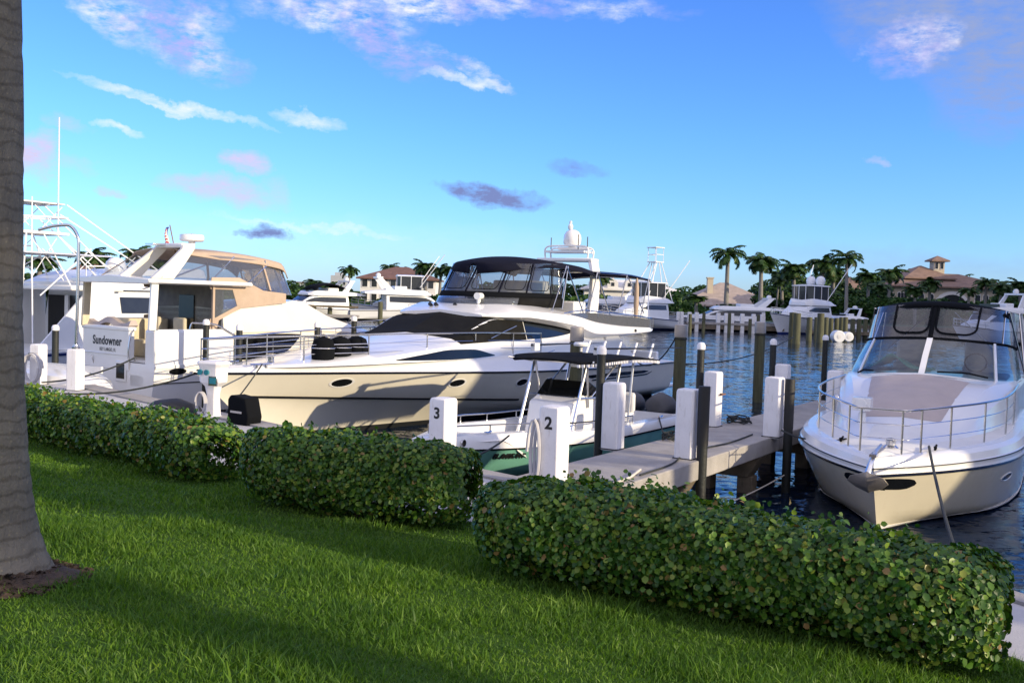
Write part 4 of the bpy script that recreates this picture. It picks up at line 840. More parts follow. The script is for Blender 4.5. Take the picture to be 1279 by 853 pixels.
MB().box(.9, 2.2, .9, 1.68, 1.56, 2.55).build('wet_bar', 'cream', S, bevel=.04)
for x, y in ((1.3, -.7), (1.15, .35)):
    c = MB().box(x - .28, x + .28, y - .28, y + .28, 1.56, 2.02).box(x + .18, x + .30, y - .28, y + .28, 2.0, 2.62).build('deck_chair', 'cream', S, bevel=.05)
MB().rows([[Vector((.16, y, 2.30 + .16 * math.sin((y + 1.5) * 2.2) ** 2 + h)) + Vector((x, 0, 0)) for x, h in ((-.12, 0), (-.05, .14), (.1, .14), (.18, 0))] for y in [lerp(-.5, 1.7, i / 16) for i in range(17)]], close=True, caps=True).build('cushion_cover', 'pad', S)
# forward house
sf = loft([st(2.3, (1.76, 1.5), (1.76, 2.20), (1.66, 2.86), (0, 2.92)), st(4.3, (1.74, 1.52), (1.74, 2.28), (1.58, 3.04), (0, 3.12)), st(5.3, (1.70, 1.58), (1.66, 2.32), (1.36, 3.12), (0, 3.18)), st(7.0, (1.50, 1.7), (1.42, 2.26), (1.05, 2.66), (0, 2.74)), st(8.8, (1.1, 1.82), (.98, 2.14), (.7, 2.30), (0, 2.36)), st(10.4, (.4, 1.90), (.34, 1.98), (.2, 2.02), (0, 2.04))], 7)
sf.build('deckhouse', 'gelcream', S, ang=30); sft = bvh(sf)
for s in (1, -1): patch(sft, [(2.36, 2.14, 2.18), (2.7, 1.55, 2.20), (3.6, 1.53, 2.22), (4.6, 1.72, 2.22), (5.2, 2.12, 2.2)], (0, 6 * s, 0), (1, 0, 0), (0, 0, 1), (0, -s, 0), 16, 6, off=.01).build('salon_window', 'glass', S)
for s in (1, -1): patch(sft, [(2.3, 2.235, 2.25), (5.0, 2.27, 2.29), (8.6, 2.16, 2.175)], (0, 6 * s, 0), (1, 0, 0), (0, 0, 1), (0, -s, 0), 18, 2, off=.02).build('house_moulding', 'beige', S)
patch(sft, [(5.5, -.9, .9), (6.4, -.85, .85), (7.2, -.7, .7)], (0, 0, 8), (1, 0, 0), (0, 1, 0), (0, 0, -1), 10, 8, off=.012).build('front_window_cover', 'gel', S)
patch(sft, [(5.5, -1.2, -1.16), (7.2, -1.0, -.96), (8.8, -.66, -.62)], (0, 0, 8), (1, 0, 0), (0, 1, 0), (0, 0, -1), 16, 2, off=.016).build('coachroof_seam', 'ink', S)
# flybridge enclosure of beige canvas and clear curtains
for s in (-1, 1): MB().prism([(1.84, 3.44), (1.9, 3.68), (2.85, 3.70), (3.74, 3.38), (4.6, 3.32), (4.6, 3.06), (2.95, 2.90), (2.6, 2.77), (2.16, 2.58), (2.08, 2.32), (1.86, 2.32), (1.86, 2.62), (2.05, 2.65), (2.79, 2.96), (2.62, 3.38), (1.87, 3.38)], (0, .03, 0), (0, s * 1.68 - .015, 0), ((1, 0, 0), (0, 0, 1))).build('side_curtain', 'beige', S)
MB().prism([(1.90, 3.40), (2.66, 3.40), (2.82, 2.95), (2.05, 2.63), (1.90, 2.61)], (0, .01, 0), (0, -1.685, 0), ((1, 0, 0), (0, 0, 1))).build('clear_panel', 'vinyl2', S)
stz = curve([(1.3, 4.42), (2.4, 4.44), (3.4, 4.40), (4.4, 4.30), (4.9, 4.18)])
def sfly(u, v):   # plan of the upper enclosure, u from starboard quarter round the front to port
    pl = SFP; f = u * (len(pl) - 1); i = min(len(pl) - 2, int(f)); q = pl[i].lerp(pl[i + 1], f - i); ztop = stz(q.x) - .06 - .12 * (q.y / 1.4) ** 2; zb = lerp(3.62, 3.28, max(0, min(1, (q.x - 2.4) / 2.2)))
    return Vector((q.x + (1 - v) * .34 * max(0, (q.x - 2.4)) / 2.4 - (.95 * (1 - v) * max(0, (2.2 - q.x)) / .8), q.y * lerp(1.10, .98, v), lerp(zb, ztop, v)))
SFP = [Vector((a, b_, 0)) for a, b_ in ((1.35, -1.42), (2.4, -1.45), (3.6, -1.43), (4.5, -1.34), (4.86, -1.1), (4.95, -.5), (4.95, 0), (4.95, .5), (4.86, 1.1), (4.5, 1.34), (3.6, 1.43), (2.4, 1.45), (1.35, 1.42))]
SFP = smooth_path(SFP, 4)
MB().grid(lambda u, v: sfly(u, v), 49, 5).build('clear_curtain', 'vinyl2', S, ang=60)
for i, u in enumerate((.0, .19, .345, .40, .5, .60, .655, .81, 1.0)):
    w = .012 if i in (0, 2, 4, 6, 8) else .02
    R = []
    for j in range(7):
        a = sfly(u, j / 6); T = (sfly(min(1, u + .01), j / 6) - sfly(max(0, u - .01), j / 6)).normalized(); n_ = Vector((T.y, -T.x, 0)) * .02
        R.append([a - T * w * 1.7 + n_, a + T * w * 1.7 + n_, a + T * w * 1.7 - n_, a - T * w * 1.7 - n_])
    MB().rows(R, close=True, caps=True).build('curtain_seam', 'beige' if i != 3 and i != 5 else 'gel', S)
MB().grid(lambda u, v: Vector((lerp(1.3, 5.0, u), (lerp(-1, 1, v)) * 1.46 * (1 - .12 * max(0, (u - .85) / .15) ** 2), stz(lerp(1.3, 4.9, u)) - .13 * (2 * v - 1) ** 2 - .16 * max(0, (abs(2 * v - 1) - .93) / .07) * min(1, u * 2.5 + .3) - .15 * max(0, (u - .94) / .06))), 26, 25).build('canopy', 'beige', S, ang=60, solid=.03)
for a, b_ in (((2.1, -1.5, 3.66), (2.85, -1.42, 4.25)), ((3.2, -1.52, 3.5), (4.1, -1.42, 4.1)), ((4.05, -1.44, 3.4), (4.0, -1.4, 4.2))): strut('canopy_frame', a, b_, .02, 'steel', S)
# radar arch
for s, dy in ((-1, 0), (1, -1.3)): MB().rows([[Vector((x0, s * y0 + dy, z)), Vector((x0, s * (y0 + .16) + dy, z)), Vector((x1, s * (y0 + .16) + dy, z)), Vector((x1, s * y0 + dy, z))] for z, x0, x1, y0 in ((3.6, .05, .75, 1.42), (4.0, .62, 1.15, 1.36), (4.38, 1.12, 1.52, 1.26), (4.5, 1.2, 1.6, 1.16))], close=True, caps=True).build('radar_arch_leg', 'gelcream', S, bevel=.03)
MB().box(1.16, 1.60, -1.3, .05, 4.40, 4.52).build('radar_arch_top', 'gel', S, bevel=.04)
MB().lathe([(.10, 4.50), (.10, 4.56), (.30, 4.57), (.34, 4.60), (.35, 4.68), (.33, 4.74), (.0, 4.78)], (1.72, -.95, 0.02), 24).build('radar_dome', 'gel', S, ang=45)
MB().box(.75, 1.25, -.5, -.1, 4.46, 4.50).build('arch_light_bar', 'steel', S)
# guard rails
sb = [Vector((x, -SPh(x / 12.4, 1).y + .08, SPh(x / 12.4, 1).z + .0)) for x in (2.6, 4.0, 5.6, 7.4, 9.2, 10.8, 12.0)]
mb = MB(); rail(mb, sb + [Vector((p.x, -p.y, p.z)) for p in sb[::-1]], .62, 2, r=.017, sub=4); mb.build('guard_rail', 'steel', S)
MB().tube(smooth_path([(1.1, -1.83, 2.36), (1.15, -1.86, 2.52), (1.8, -1.86, 2.5), (2.6, -1.88, 2.2)], 5), .02, 7).build('boarding_gate_rail', 'steel', S)
# the ensign on its staff
fl = thing('ensign', 'small American flag on a slanted staff above Sundowner', 'flag', depth(222, 320, 26.6), S.rotation_euler.z)
strut('flag_staff', (0, 0, -.2), (-.12, .2, .82), .014, 'wood', fl)
fo = Vector((-.11, .18, .76))
def flagp(u, v): return fo + Vector((-.02 - .20 * u - .03 * math.sin(v * 7), .03 - .12 * u + .05 * math.sin(5 * u + 3 * v), -.10 * u - .56 * v * (1 - .1 * u) + .02 * math.sin(9 * u)))
cl = MB().grid(flagp, 8, 16).build('flag_cloth', 'clothw', fl, solid=.006)
for k in range(7):
    MB().grid(lambda u, v, k=k: flagp(lerp(.0, 1, u), lerp(k / 6.5, min(1, (k + .5) / 6.5), v)) + Vector((-.006, -.008, 0)), 8, 3).build('red_stripe', 'red', cl, solid=-.016)
MB().grid(lambda u, v: flagp(lerp(0, .45, u), lerp(0, .54, v)) + Vector((-.010, -.012, 0)), 5, 6).build('blue_canton', 'clothb', cl, solid=-.024)
# ------------------------------------------------------------------ the green centre console boat beside the dock
CH = Vector((-.54, -.842, 0)).normalized()
Cc = thing('centre_console_boat', 'small centre console boat with a seafoam green hull and black T-top', 'boat', (3.1, 23.75, 0), math.atan2(CH.y, CH.x), 'boats moored in the near slips')
csh = curve([(0, .62), (.5, .66), (1, .82)])
CP = hullfn(8.75, 1.26, 1.05, csh, curve([(0, .02), (.6, .12), (1, .45)]), curve([(0, -.35), (1, -.2)]), 1.0, t0=.42, p=2.3, t1=.3, q=1.8, flare=.8, taper=.94)
ch = hull_mesh(CP, 40, 12); ch.build('hull', 'gelgreen', Cc, ang=50); ctree = bvh(ch)
band(CP, lambda t: csh(t) - .03, lambda t: csh(t) + .0, off=.028).build('rub_rail', 'black', Cc)
cg = curve([(0, .80), (.5, .86), (.8, 1.0), (1, 1.02)])
def cgp(t, s, k): 
    q = YQ(t, s); g = cg(t); dy = min(1, abs(q.y) / .5)
    return [Vector((q.x, q.y - s * .0, q.z)), Vector((q.x - .0, q.y - s * .015 * dy, lerp(q.z, g, .6))), Vector((q.x - .02, q.y - s * .06 * dy, g)), Vector((q.x - .06, q.y - s * .26 * dy, g + .01)), Vector((q.x - .10, q.y - s * .30 * dy, g - .03)), Vector((q.x - .10, q.y - s * .34 * dy, .34))][k]
def YQ(t, s): return CP(t, 1, s)
ca = MB()
for s in (1, -1): ca.rows([[cgp(t, s, k) for k in range(6)] for t in [1 - (1 - i / 40) ** 1.3 for i in range(41)]])
ca.build('gunwale', 'gel', Cc, ang=35)
MB().rows([[cgp(t, 1, 5).lerp(cgp(t, -1, 5), j / 4) for j in range(5)] for t in [i / 24 for i in range(25)]]).build('cockpit_sole', 'nonskid', Cc)
MB().rows([[Vector((x, y, z)) for x, z in ((.0, .1), (.0, .80), (.25, .82), (.25, .34))] for y in [lerp(-1.1, 1.1, i / 6) for i in range(7)]]).build('transom', 'gel', Cc)
fd = loft([st(8.3, (.12, .90), (.1, .97), (0, .98)), st(7.2, (.72, .90), (.6, .95), (0, .97)), st(6.6, (.85, .60), (.75, .86), (0, .88)), st(5.9, (.6, .34), (.55, .80), (0, .82))], 5); fd.build('bow_seating', 'gel', Cc, ang=35)
for s in (1, -1):
    bp = [Vector((x, s * (abs(CP(x / 8.75, 1).y) - .18), cg(x / 8.75))) for x in (2.6, 3.8, 5.0, 6.2, 7.2, 8.0)]
    mb = MB(); rail(mb, bp, .16, 0, r=.016, sub=4); mb.build('bow_rail', 'steel', Cc)
ra, rb_, ru = CP(.86, .82), CP(.74, .82), CP(.80, .93) - CP(.80, .70); rx_ = (rb_ - ra).normalized(); ru = (ru - rx_ * ru.dot(rx_)).normalized(); rn_ = rx_.cross(ru)
text('FL 8405 NT', .15, 'registration_number', 'ink', Cc, frame_mtx(CP(.80, .82) + rn_ * .022, rx_, ru), ext=.012, bold=.004)
MB().cyl((7.86, CP(.9, 1).y - .02, .90), (7.86, CP(.9, 1).y + .012, .90), .06, n=12).build('bow_emblem', 'steel', Cc)
for x in (7.3, 1.2): MB().tube([(x - .1, abs(CP(x / 8.75, 1).y) - .12, cg(x / 8.75) + .05), (x, abs(CP(x / 8.75, 1).y) - .12, cg(x / 8.75) + .03), (x + .1, abs(CP(x / 8.75, 1).y) - .12, cg(x / 8.75) + .05)], .02, 6).build('cleat', 'steel', Cc)
# console
cn = MB().prism([(3.2, .34), (3.15, 1.05), (3.35, 1.28), (3.7, 1.34), (4.55, 1.46), (4.95, 1.30), (5.2, .34)], (0, 1.06, 0), (0, -.53, 0), ((1, 0, 0), (0, 0, 1))); cn.build('console', 'gel', Cc, bevel=.05, segs=3)
MB().prism([(3.5, 1.30), (4.62, 1.46), (4.70, 1.42), (4.35, 1.70), (4.28, 1.72), (3.6, 1.44)], (0, 1.0, 0), (0, -.5, 0), ((1, 0, 0), (0, 0, 1))).build('console_windscreen', 'glass', Cc, bevel=.02)
MB().box(3.30, 3.62, .53, .545, .80, 1.0).build('console_hatch', 'glass', Cc, bevel=.006); MB().box(3.25, 3.67, .526, .538, .75, 1.05).build('hatch_frame', 'steel', Cc)
text('ANGLER', .12, 'boat_lettering', 'ink', Cc, frame_mtx((3.50, .534, 1.15), (-1, 0, 0), (0, 0, 1)), ext=.002, bold=.004, shear=.2)
MB().tube([Vector((3.12, .0 + .2 * math.cos(a), 1.12 + .2 * math.sin(a))) for a in [2 * PI * i / 18 for i in range(18)]], .015, 6, closed=True).build('steering_wheel', 'steel', Cc)
MB().box(2.0, 2.5, -.5, .5, .34, .92).build('leaning_post', 'gel', Cc, bevel=.06); MB().box(1.98, 2.12, -.5, .5, .9, 1.35).build('backrest', 'gel', Cc, bevel=.06)
rg = thing('orange_cushion', 'small bright orange float lying on the console of the centre console boat', 'float', Cc.matrix_basis @ Vector((3.42, .28, 1.30)), 0); MB().lathe([(.0, 0), (.09, .01), (.13, .06), (.13, .12), (.09, .17), (0, .18)], n=16).build('float_body', 'orange', rg); MB().tube([(-.05, 0, .17), (0, 0, .21), (.05, 0, .17)], .012, 5).build('float_handle', 'black', rg)
# T-top
def tt(u, v): 
    x = lerp(2.5, 5.75, u); w = 2 * v - 1; ww = 1.16 * (1 - .35 * max(0, (u - .75) / .25) ** 2) * (1 - .15 * max(0, (.15 - u) / .15)); return Vector((x, ww * w, 2.24 + .04 * math.sin(PI * min(1, u * 1.05)) - .05 * w * w - .07 * (1 - u) ** 2 - .04 * max(0, (u - .8) / .2)))
MB().grid(tt, 20, 13).build('t_top_canvas', 'black', Cc, ang=60, solid=.03)
mb = MB()
for k in range(46): 
    q = tt(k / 45, 1.0); mb.box(q.x - .018, q.x + .018, q.y - .03, q.y + .02, q.z - .085, q.z - .03)
tag(mb.build('canvas_lacing', 'white', Cc), kind='stuff')
for s in (1, -1):
    for a, b_, r in (((5.85, s * .62, .45), (5.15, s * .62, 2.16), .030), ((4.95, s * .56, 1.2), (5.15, s * .62, 2.16), .024), ((4.15, s * .60, .38), (3.62, s * .62, 2.16), .032), ((3.2, s * .60, .38), (3.0, s * .62, 2.14), .026), ((4.85, s * .58, 1.42), (3.75, s * .6, 2.08), .022), ((3.0, s * .62, 2.1), (5.3, s * .62, 2.13), .024), ((5.5, s * .62, 1.42), (3.9, s * .6, 1.36), .020), ((5.1, s * .7, 2.1), (5.6, s * 1.0, 2.18), .018), ((3.0, s * .62, 2.06), (2.6, s * .9, 2.16), .018)): strut('t_top_frame', a, b_, r, 'alu', Cc, 8)
strut('t_top_crossbar', (5.15, -.62, 2.12), (5.15, .62, 2.12), .024, 'alu', Cc); strut('t_top_crossbar', (3.4, -.62, 2.12), (3.4, .62, 2.12), .024, 'alu', Cc)
MB().box(3.3, 3.9, -.45, .45, 1.95, 2.12).build('electronics_box', 'gel', Cc, bevel=.03)
MB().box(4.75, 5.1, .2, .5, 2.02, 2.12).build('spreader_light', 'gel', Cc, bevel=.02)
for s in (1, -1):
    o_ = MB().tube([(5.1, s * .75, 2.42), (3.6, s * .95, 2.40), (1.3, s * 1.05, 2.36)], .018, 6, rs=[.026, .02, .008]).build('outrigger', 'rod', Cc)
    MB().box(4.85, 5.05, s * .75 - .05, s * .75 + .05, 2.30, 2.46).build('outrigger_base', 'gel', o_)
for k in range(5): MB().cyl((2.6, -.8 + .4 * k, 2.15), (2.4, -.8 + .4 * k, 2.46), .028, n=8).build('rod_holder', 'gel', Cc)
mb = MB(); mb.cyl((4.3, 0, 2.3), (4.3, 0, 2.42), .03, n=8); mb.lathe([(.03, 2.40), (.16, 2.42), (.17, 2.46), (.14, 2.50), (0, 2.51)], (4.3, 0, 0), 16); mb.build('antenna_puck', 'gel', Cc, ang=30)
for y in (.42, -.42):
    o_ = MB().rows([[Vector((x + dx, y + w * math.cos(a) * (1 + .06 * math.sin(4 * a + z * 9)), z + h * math.sin(a))) for a in [2 * PI * j / 14 for j in range(14)]] for x, dx, w, z, h in ((.12, 0, .10, .98, .10), (.02, 0, .26, .95, .22), (-.3, 0, .30, .98, .27), (-.62, 0, .28, .93, .24), (-.82, 0, .20, .84, .16), (-.90, 0, .05, .82, .05))], close=True, caps=True).build('covered_outboard', 'grey', Cc, ang=60)
    MB().box(-.5, -.15, y - .10, y + .10, -.3, .8).build('motor_leg', 'grey', o_, bevel=.04)
for ch_ in kids(Cc):
    n_ = ch_.name.split('.')[0]
    if n_ in ('t_top_canvas', 'canvas_lacing', 't_top_frame', 't_top_crossbar', 'electronics_box', 'spreader_light', 'outrigger', 'rod_holder', 'antenna_puck'): ch_.location.x = -1.3
    elif n_ in ('console', 'console_windscreen', 'console_hatch', 'hatch_frame', 'boat_lettering', 'steering_wheel', 'leaning_post', 'backrest'): ch_.location.x = -.75
rg.location = Cc.matrix_basis @ Vector((2.75, .28, 1.30))
# ------------------------------------------------------------------ the express cruiser at the right
d_ = Vector((.48, .877, 0)).normalized(); RO = Vector((5.38, 14.58, 0)) + d_ * 13
E = thing('express_cruiser', 'white express cruiser with black canopy and clear curtains, its bow facing the lawn at right', 'boat', RO, math.atan2(-d_.y, -d_.x), 'boats moored in the near slips')
esh = curve([(0, .98), (.5, 1.02), (.85, 1.0), (1, .97)])
EP = hullfn(13.0, 1.92, 1.78, esh, curve([(0, -.05), (.7, .0), (1, .25)]), curve([(0, -.5), (1, -.25)]), .85, t0=.56, p=3.1, t1=.50, q=2.5, flare=.8, blunt=.0)
eh = hull_mesh(EP, 46, 14); eh.build('hull', 'gelwarm', E, ang=50); etree = bvh(eh)
band(EP, lambda t: esh(t) - .035, lambda t: esh(t) + .01, off=.035).build('rub_rail', 'steel', E)
band(EP, lambda t: esh(t) - .05, lambda t: esh(t) - .036, off=.024).build('dark_rub_strip', 'ink', E)  # fine black strip following the sheer under the rail
band(EP, lambda t: -.18, lambda t: .02, off=.012).build('boot_stripe', 'antifoul', E)
band(EP, lambda t: .03, lambda t: .065, off=.010).build('waterline_stripe', 'white', E)
eg = curve([(0, 1.30), (.5, 1.32), (.8, 1.28), (1, 1.20)])
def egp(t, s, k):
    q = EP(t, 1, s); g = eg(t); dy = min(1, abs(q.y) / .6); dx = .10 * max(0, (t - .8) / .2)
    return [q, Vector((q.x - .0, q.y + s * .01, lerp(q.z, g, .35))), Vector((q.x - .01 - dx * .3, q.y - s * .015 * dy, lerp(q.z, g, .42))), Vector((q.x - dx * .6, q.y - s * .05 * dy, lerp(q.z, g, .8))), Vector((q.x - .03 - dx, q.y - s * .12 * dy, g)), Vector((q.x - .06 - dx * 1.6, q.y - s * .26 * dy, g + .005))][k]
ga = MB()
for s in (1, -1): ga.rows([[egp(t, s, k) for k in range(6)] for t in [1 - (1 - i / 46) ** 1.4 for i in range(47)]])
ga.build('gunwale', 'gel', E, ang=28)
mb = MB()
for s in (1, -1): mb.tube([egp(t, s, 1) + Vector((.008, s * .006, 0)) for t in [i / 60 for i in range(61)]], .010, 5)
mb.build('gunwale_stripe', 'ink', E)
MB().rows([[egp(t, 1, 5).lerp(egp(t, -1, 5), j / 8) + Vector((0, 0, .04 * (1 - (j / 4 - 1) ** 2))) for j in range(9)] for t in [1 - (1 - i / 40) ** 1.4 for i in range(41)]]).build('deck', 'nonskid', E)
eh2 = loft([st(12.1, (.25, 1.22), (.22, 1.235), (.15, 1.245), (0, 1.25)), st(11.2, (.70, 1.24), (.62, 1.28), (.45, 1.31), (0, 1.33)), st(10.2, (1.05, 1.26), (.94, 1.40), (.72, 1.50), (0, 1.55)), st(8.9, (1.36, 1.28), (1.26, 1.66), (1.02, 1.84), (0, 1.92)), st(7.7, (1.54, 1.29), (1.48, 1.82), (1.28, 2.04), (0, 2.16)), st(6.4, (1.68, 1.29), (1.66, 1.92), (1.56, 2.06), (0, 2.18)), st(3.0, (1.74, 1.29), (1.73, 1.95), (1.66, 2.02), (0, 2.05)), st(.4, (1.66, 1.25), (1.64, 1.7), (1.58, 1.76), (0, 1.78))], 7)
eh2.build('cabin_top', 'gel', E, ang=30); e2 = bvh(eh2)
# sun pad on the foredeck
def pad(u, v, o):
    x = lerp(10.15, 7.75, u); w = lerp(.62, .88, u) * (2 * v - 1); h = e2.ray_cast(Vector((x, w, 6)), Vector((0, 0, -1)))[0]; puff = .075 * (1 - abs(2 * u - 1) ** 5) * (1 - abs(2 * v - 1) ** 6) - .012 * math.exp(-((u - .48) / .03) ** 2); return h + Vector((0, 0, puff * o + .004))
MB().grid(lambda u, v: pad(u, v, 1), 34, 22).build('sun_pad', 'pad', E, ang=70)
def slab(x0, x1, y0, y1, h, name, m, o=.01):
    R = [[e2.ray_cast(Vector((lerp(x0, x1, i / 8), lerp(y0, y1, j / 6), 6)), Vector((0, 0, -1)))[0] + Vector((0, 0, h if 0 < i < 8 and 0 < j < 6 else -o)) for j in range(7)] for i in range(9)]
    return MB().rows(R).build(name, m, E, ang=30)
slab(11.25, 10.5, -.42, .42, .03, 'deck_hatch', 'nonskid')
# windscreen
WB = smooth_path([(4.6, -1.66, 1.98), (6.0, -1.60, 2.02), (6.9, -1.28, 2.04), (7.45, -.62, 2.13), (7.6, 0, 2.17), (7.45, .62, 2.13), (6.9, 1.28, 2.04), (6.0, 1.60, 2.02), (4.6, 1.66, 1.98)], 5)
WT = smooth_path([(4.0, -1.52, 2.62), (4.9, -1.45, 2.70), (5.75, -1.16, 2.77), (6.22, -.56, 2.82), (6.35, 0, 2.84), (6.22, .56, 2.82), (5.75, 1.16, 2.77), (4.9, 1.45, 2.70), (4.0, 1.52, 2.62)], 5)
MB().rows([[a, a.lerp(b_, .5) + Vector((.03, 0, .02)), b_] for a, b_ in zip(WB, WT)]).build('windscreen', 'wshield', E, ang=60)
MB().tube(WT, .030, 7).build('windscreen_top_frame', 'black', E); MB().tube(WB, .022, 6).build('windscreen_base_frame', 'gel', E)
for i, m in ((20, 'gel'), (10, 'gel'), (30, 'gel')):
    a, b_ = WB[i], WT[i]; T = (WB[i + 1] - WB[i - 1]).normalized() * (.055 if i == 20 else .035); n_ = T.cross(b_ - a).normalized() * .02
    MB().rows([[p - T + n_, p + T + n_, p + T - n_, p - T - n_] for p in (a, a.lerp(b_, .5) + Vector((.03, 0, .02)), b_)], close=True, caps=True).build('windscreen_mullion', m, E)
for a, b_ in (((7.55, -.9, 2.18), (7.15, -1.25, 2.1)), ((7.75, .3, 2.24), (7.2, 1.15, 2.15))): MB().tube(smooth_path([a, Vector(a).lerp(Vector(b_), .5) + Vector((.05, 0, .04)), b_], 4), .018, 6).build('wiper_arm', 'black', E)
# helm area behind the glass: dash, seats, the green towel
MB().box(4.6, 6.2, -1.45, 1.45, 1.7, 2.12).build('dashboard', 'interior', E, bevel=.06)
for y in (-.75, .75): MB().box(2.8, 3.4, y - .35, y + .35, 1.4, 2.2).box(2.7, 2.9, y - .35, y + .35, 2.1, 2.75).build('helm_seat', 'pad', E, bevel=.08)
MB().tube([Vector((4.45, .75 + .22 * math.cos(a), 2.3 + .2 * math.sin(a))) for a in [2 * PI * i / 18 for i in range(18)]], .016, 6, closed=True).build('steering_wheel', 'black', E)
tw = tag(MB().grid(lambda u, v: Vector((lerp(6.5, 5.5, v), lerp(-1.15, .05, u), 2.20 + .30 * math.exp(-((u - .38) / .22) ** 2) * (1 - .5 * v) + .02 * math.sin(9 * u + 4 * v))), 22, 9).build('towel', 'towel', None, solid=.03), 'seafoam green towel draped over the dashboard behind the cruiser windscreen', 'towel'); tw.location = E.location; tw.rotation_euler = E.rotation_euler
# canopy: black top, clear curtains with two roll-up windows bound in black
CT = smooth_path([(2.6, -1.50, 3.36), (4.0, -1.42, 3.42), (4.9, -1.18, 3.46), (5.35, -.6, 3.52), (5.45, 0, 3.54), (5.35, .6, 3.52), (4.9, 1.18, 3.46), (4.0, 1.42, 3.42), (2.6, 1.50, 3.36)], 5)
MB().rows([[a, a.lerp(b_, .5) + Vector((.04, 0, 0)), b_] for a, b_ in zip(WT, CT)]).build('clear_curtain', 'vinyl', E, ang=60)
def cur(u, v): 
    f = u * (len(WT) - 1); i = min(len(WT) - 2, int(f)); a = WT[i].lerp(WT[i + 1], f - i); b_ = CT[i].lerp(CT[i + 1], f - i); return a.lerp(b_, v) + Vector((.05 * 4 * v * (1 - v) + .012, 0, 0))
for u0, u1 in ((.335, .485), (.515, .675)):
    pts = [(u0, lerp(.98, .38, j / 8)) for j in range(9)] + [(u0 + (u1 - u0) * .28 * (1 - math.cos(j / 6 * PI / 2)), .38 - .22 * math.sin(j / 6 * PI / 2)) for j in range(1, 6)] + [(lerp(u0 + (u1 - u0) * .28, u1 - (u1 - u0) * .28, j / 6), .16) for j in range(7)] + [(u1 - (u1 - u0) * .28 * (1 - math.sin(j / 6 * PI / 2)), .16 + .22 * (1 - math.cos(j / 6 * PI / 2))) for j in range(1, 6)] + [(u1, lerp(.38, .98, j / 8)) for j in range(9)]
    MB().tube([cur(u, v) for u, v in pts], .022, 6).build('window_zip', 'black', E)
R = [[cur(.5, j / 8) + Vector((.012, dy, 0)) for dy in (-.045, .045)] for j in range(9)]; MB().rows(R).build('centre_webbing', 'black', E, solid=.012)
for u in (.22, .80): MB().tube([cur(u, j / 8) for j in range(9)], .014, 6).build('curtain_seam', 'steel', E)
def ctop(u, v):
    w = 2 * v - 1; x0 = curve([(-1, 4.75), (-.8, 5.05), (-.4, 5.48), (0, 5.56), (.4, 5.48), (.8, 5.05), (1, 4.75)])(w); x = lerp(1.6, x0, u); y = 1.52 * w * (1 - .10 * u)
    return Vector((x, y, 3.62 - .20 * w * w - .05 * (1 - u) ** 2 - .10 * max(0, (u - .93) / .07)))
MB().grid(ctop, 22, 19).build('canopy_top', 'black', E, ang=70, solid=.05)
for s in (1, -1):
    for a, b_ in (((3.6, s * 1.70, 2.0), (4.6, s * 1.36, 3.42)), ((3.6, s * 1.70, 2.0), (2.4, s * 1.48, 3.4)), ((1.7, s * 1.68, 1.95), (1.9, s * 1.5, 3.38))): strut('canopy_frame', a, b_, .022, 'steel', E)
for a, b_ in (((5.2, -.95, 2.55), (4.3, -.2, 3.4)), ((5.3, .35, 3.4), (5.0, 1.1, 2.65))): strut('canopy_brace', a, b_, .014, 'steel', E)
# bow rail, anchor, cleats, spotlight
rb = [Vector((x, s * 1, 0)) for x, s in ()]
def rpt(x, s, ins=.16): 
    t = min(.985, x / 13.0); q = egp(t, s, 4); return Vector((q.x, q.y - s * ins * min(1, abs(q.y)), q.z))
side = [6.0, 7.6, 9.2, 10.5, 11.5, 12.15]
bs = [rpt(x, 1) for x in side] + [Vector((12.38, .30, 1.22))] + [Vector((12.38, -.30, 1.22))] + [rpt(x, -1) for x in side[::-1]]
mb = MB(); rail(mb, bs, .66, 2, r=.019, sub=5, rm=.008)
a0 = bs[0]; 
for s in (1, -1): mb.tube(smooth_path([Vector((6.0, s * bs[0].y, bs[0].z + .66)), Vector((5.6, s * bs[0].y, bs[0].z + .62)), Vector((5.3, s * bs[0].y, bs[0].z + .40)), Vector((5.1, s * bs[0].y, bs[0].z))], 4), .019, 7)
mb.build('bow_rail', 'steel', E)
for s in (1, -1): patch(etree, [(12.3, .76, .80), (12.42, .70, .87), (12.80, .72, .89), (12.95, .74, .89)], (0, 4 * s, 0), (1, 0, 0), (0, 0, 1), (0, -s, 0), 8, 3, off=.012).build('anchor_pocket', 'glass', E)
an = MB(); an.box(12.2, 13.1, -.05, .05, 1.235, 1.275); an.build('anchor_roller', 'steel', E)
an = MB(); an.rows([[Vector((x, y + w, z)), Vector((x, y, z + h)), Vector((x, y - w, z)), Vector((x, y, z - h))] for x, y, z, w, h in ((12.35, 0, 1.33, .03, .03), (12.9, 0, 1.28, .035, .035), (13.2, -.02, 1.12, .045, .05), (13.3, -.04, 1.0, .05, .05))], close=True, caps=True)
an.build('anchor_shank', 'alu', E, ang=50, bevel=.01)
an = MB(); an.rows([[Vector((x, y0, z)), Vector((x + .05, (y0 + y1) / 2, z - d)), Vector((x, y1, z)), Vector((x + .02, (y0 + y1) / 2, z + d * .6))] for x, y0, y1, z, d in ((13.30, -.10, .02, 1.03, .05), (13.27, -.28, .20, .97, .06), (13.20, -.34, .26, .88, .07), (13.08, -.24, .16, .78, .06), (13.0, -.08, .0, .72, .03))], close=True, caps=True)
an.build('anchor_fluke', mat('dull_galvanised', (.34, .31, .28), .55, metal=.35, bump=.3), E, ang=35, bevel=.012)
MB().lathe([(.10, 1.24), (.12, 1.27), (.07, 1.31), (.08, 1.38), (.11, 1.40), (.0, 1.42)], (12.05, .10, 0), 14).build('windlass', 'steel', E, ang=30)
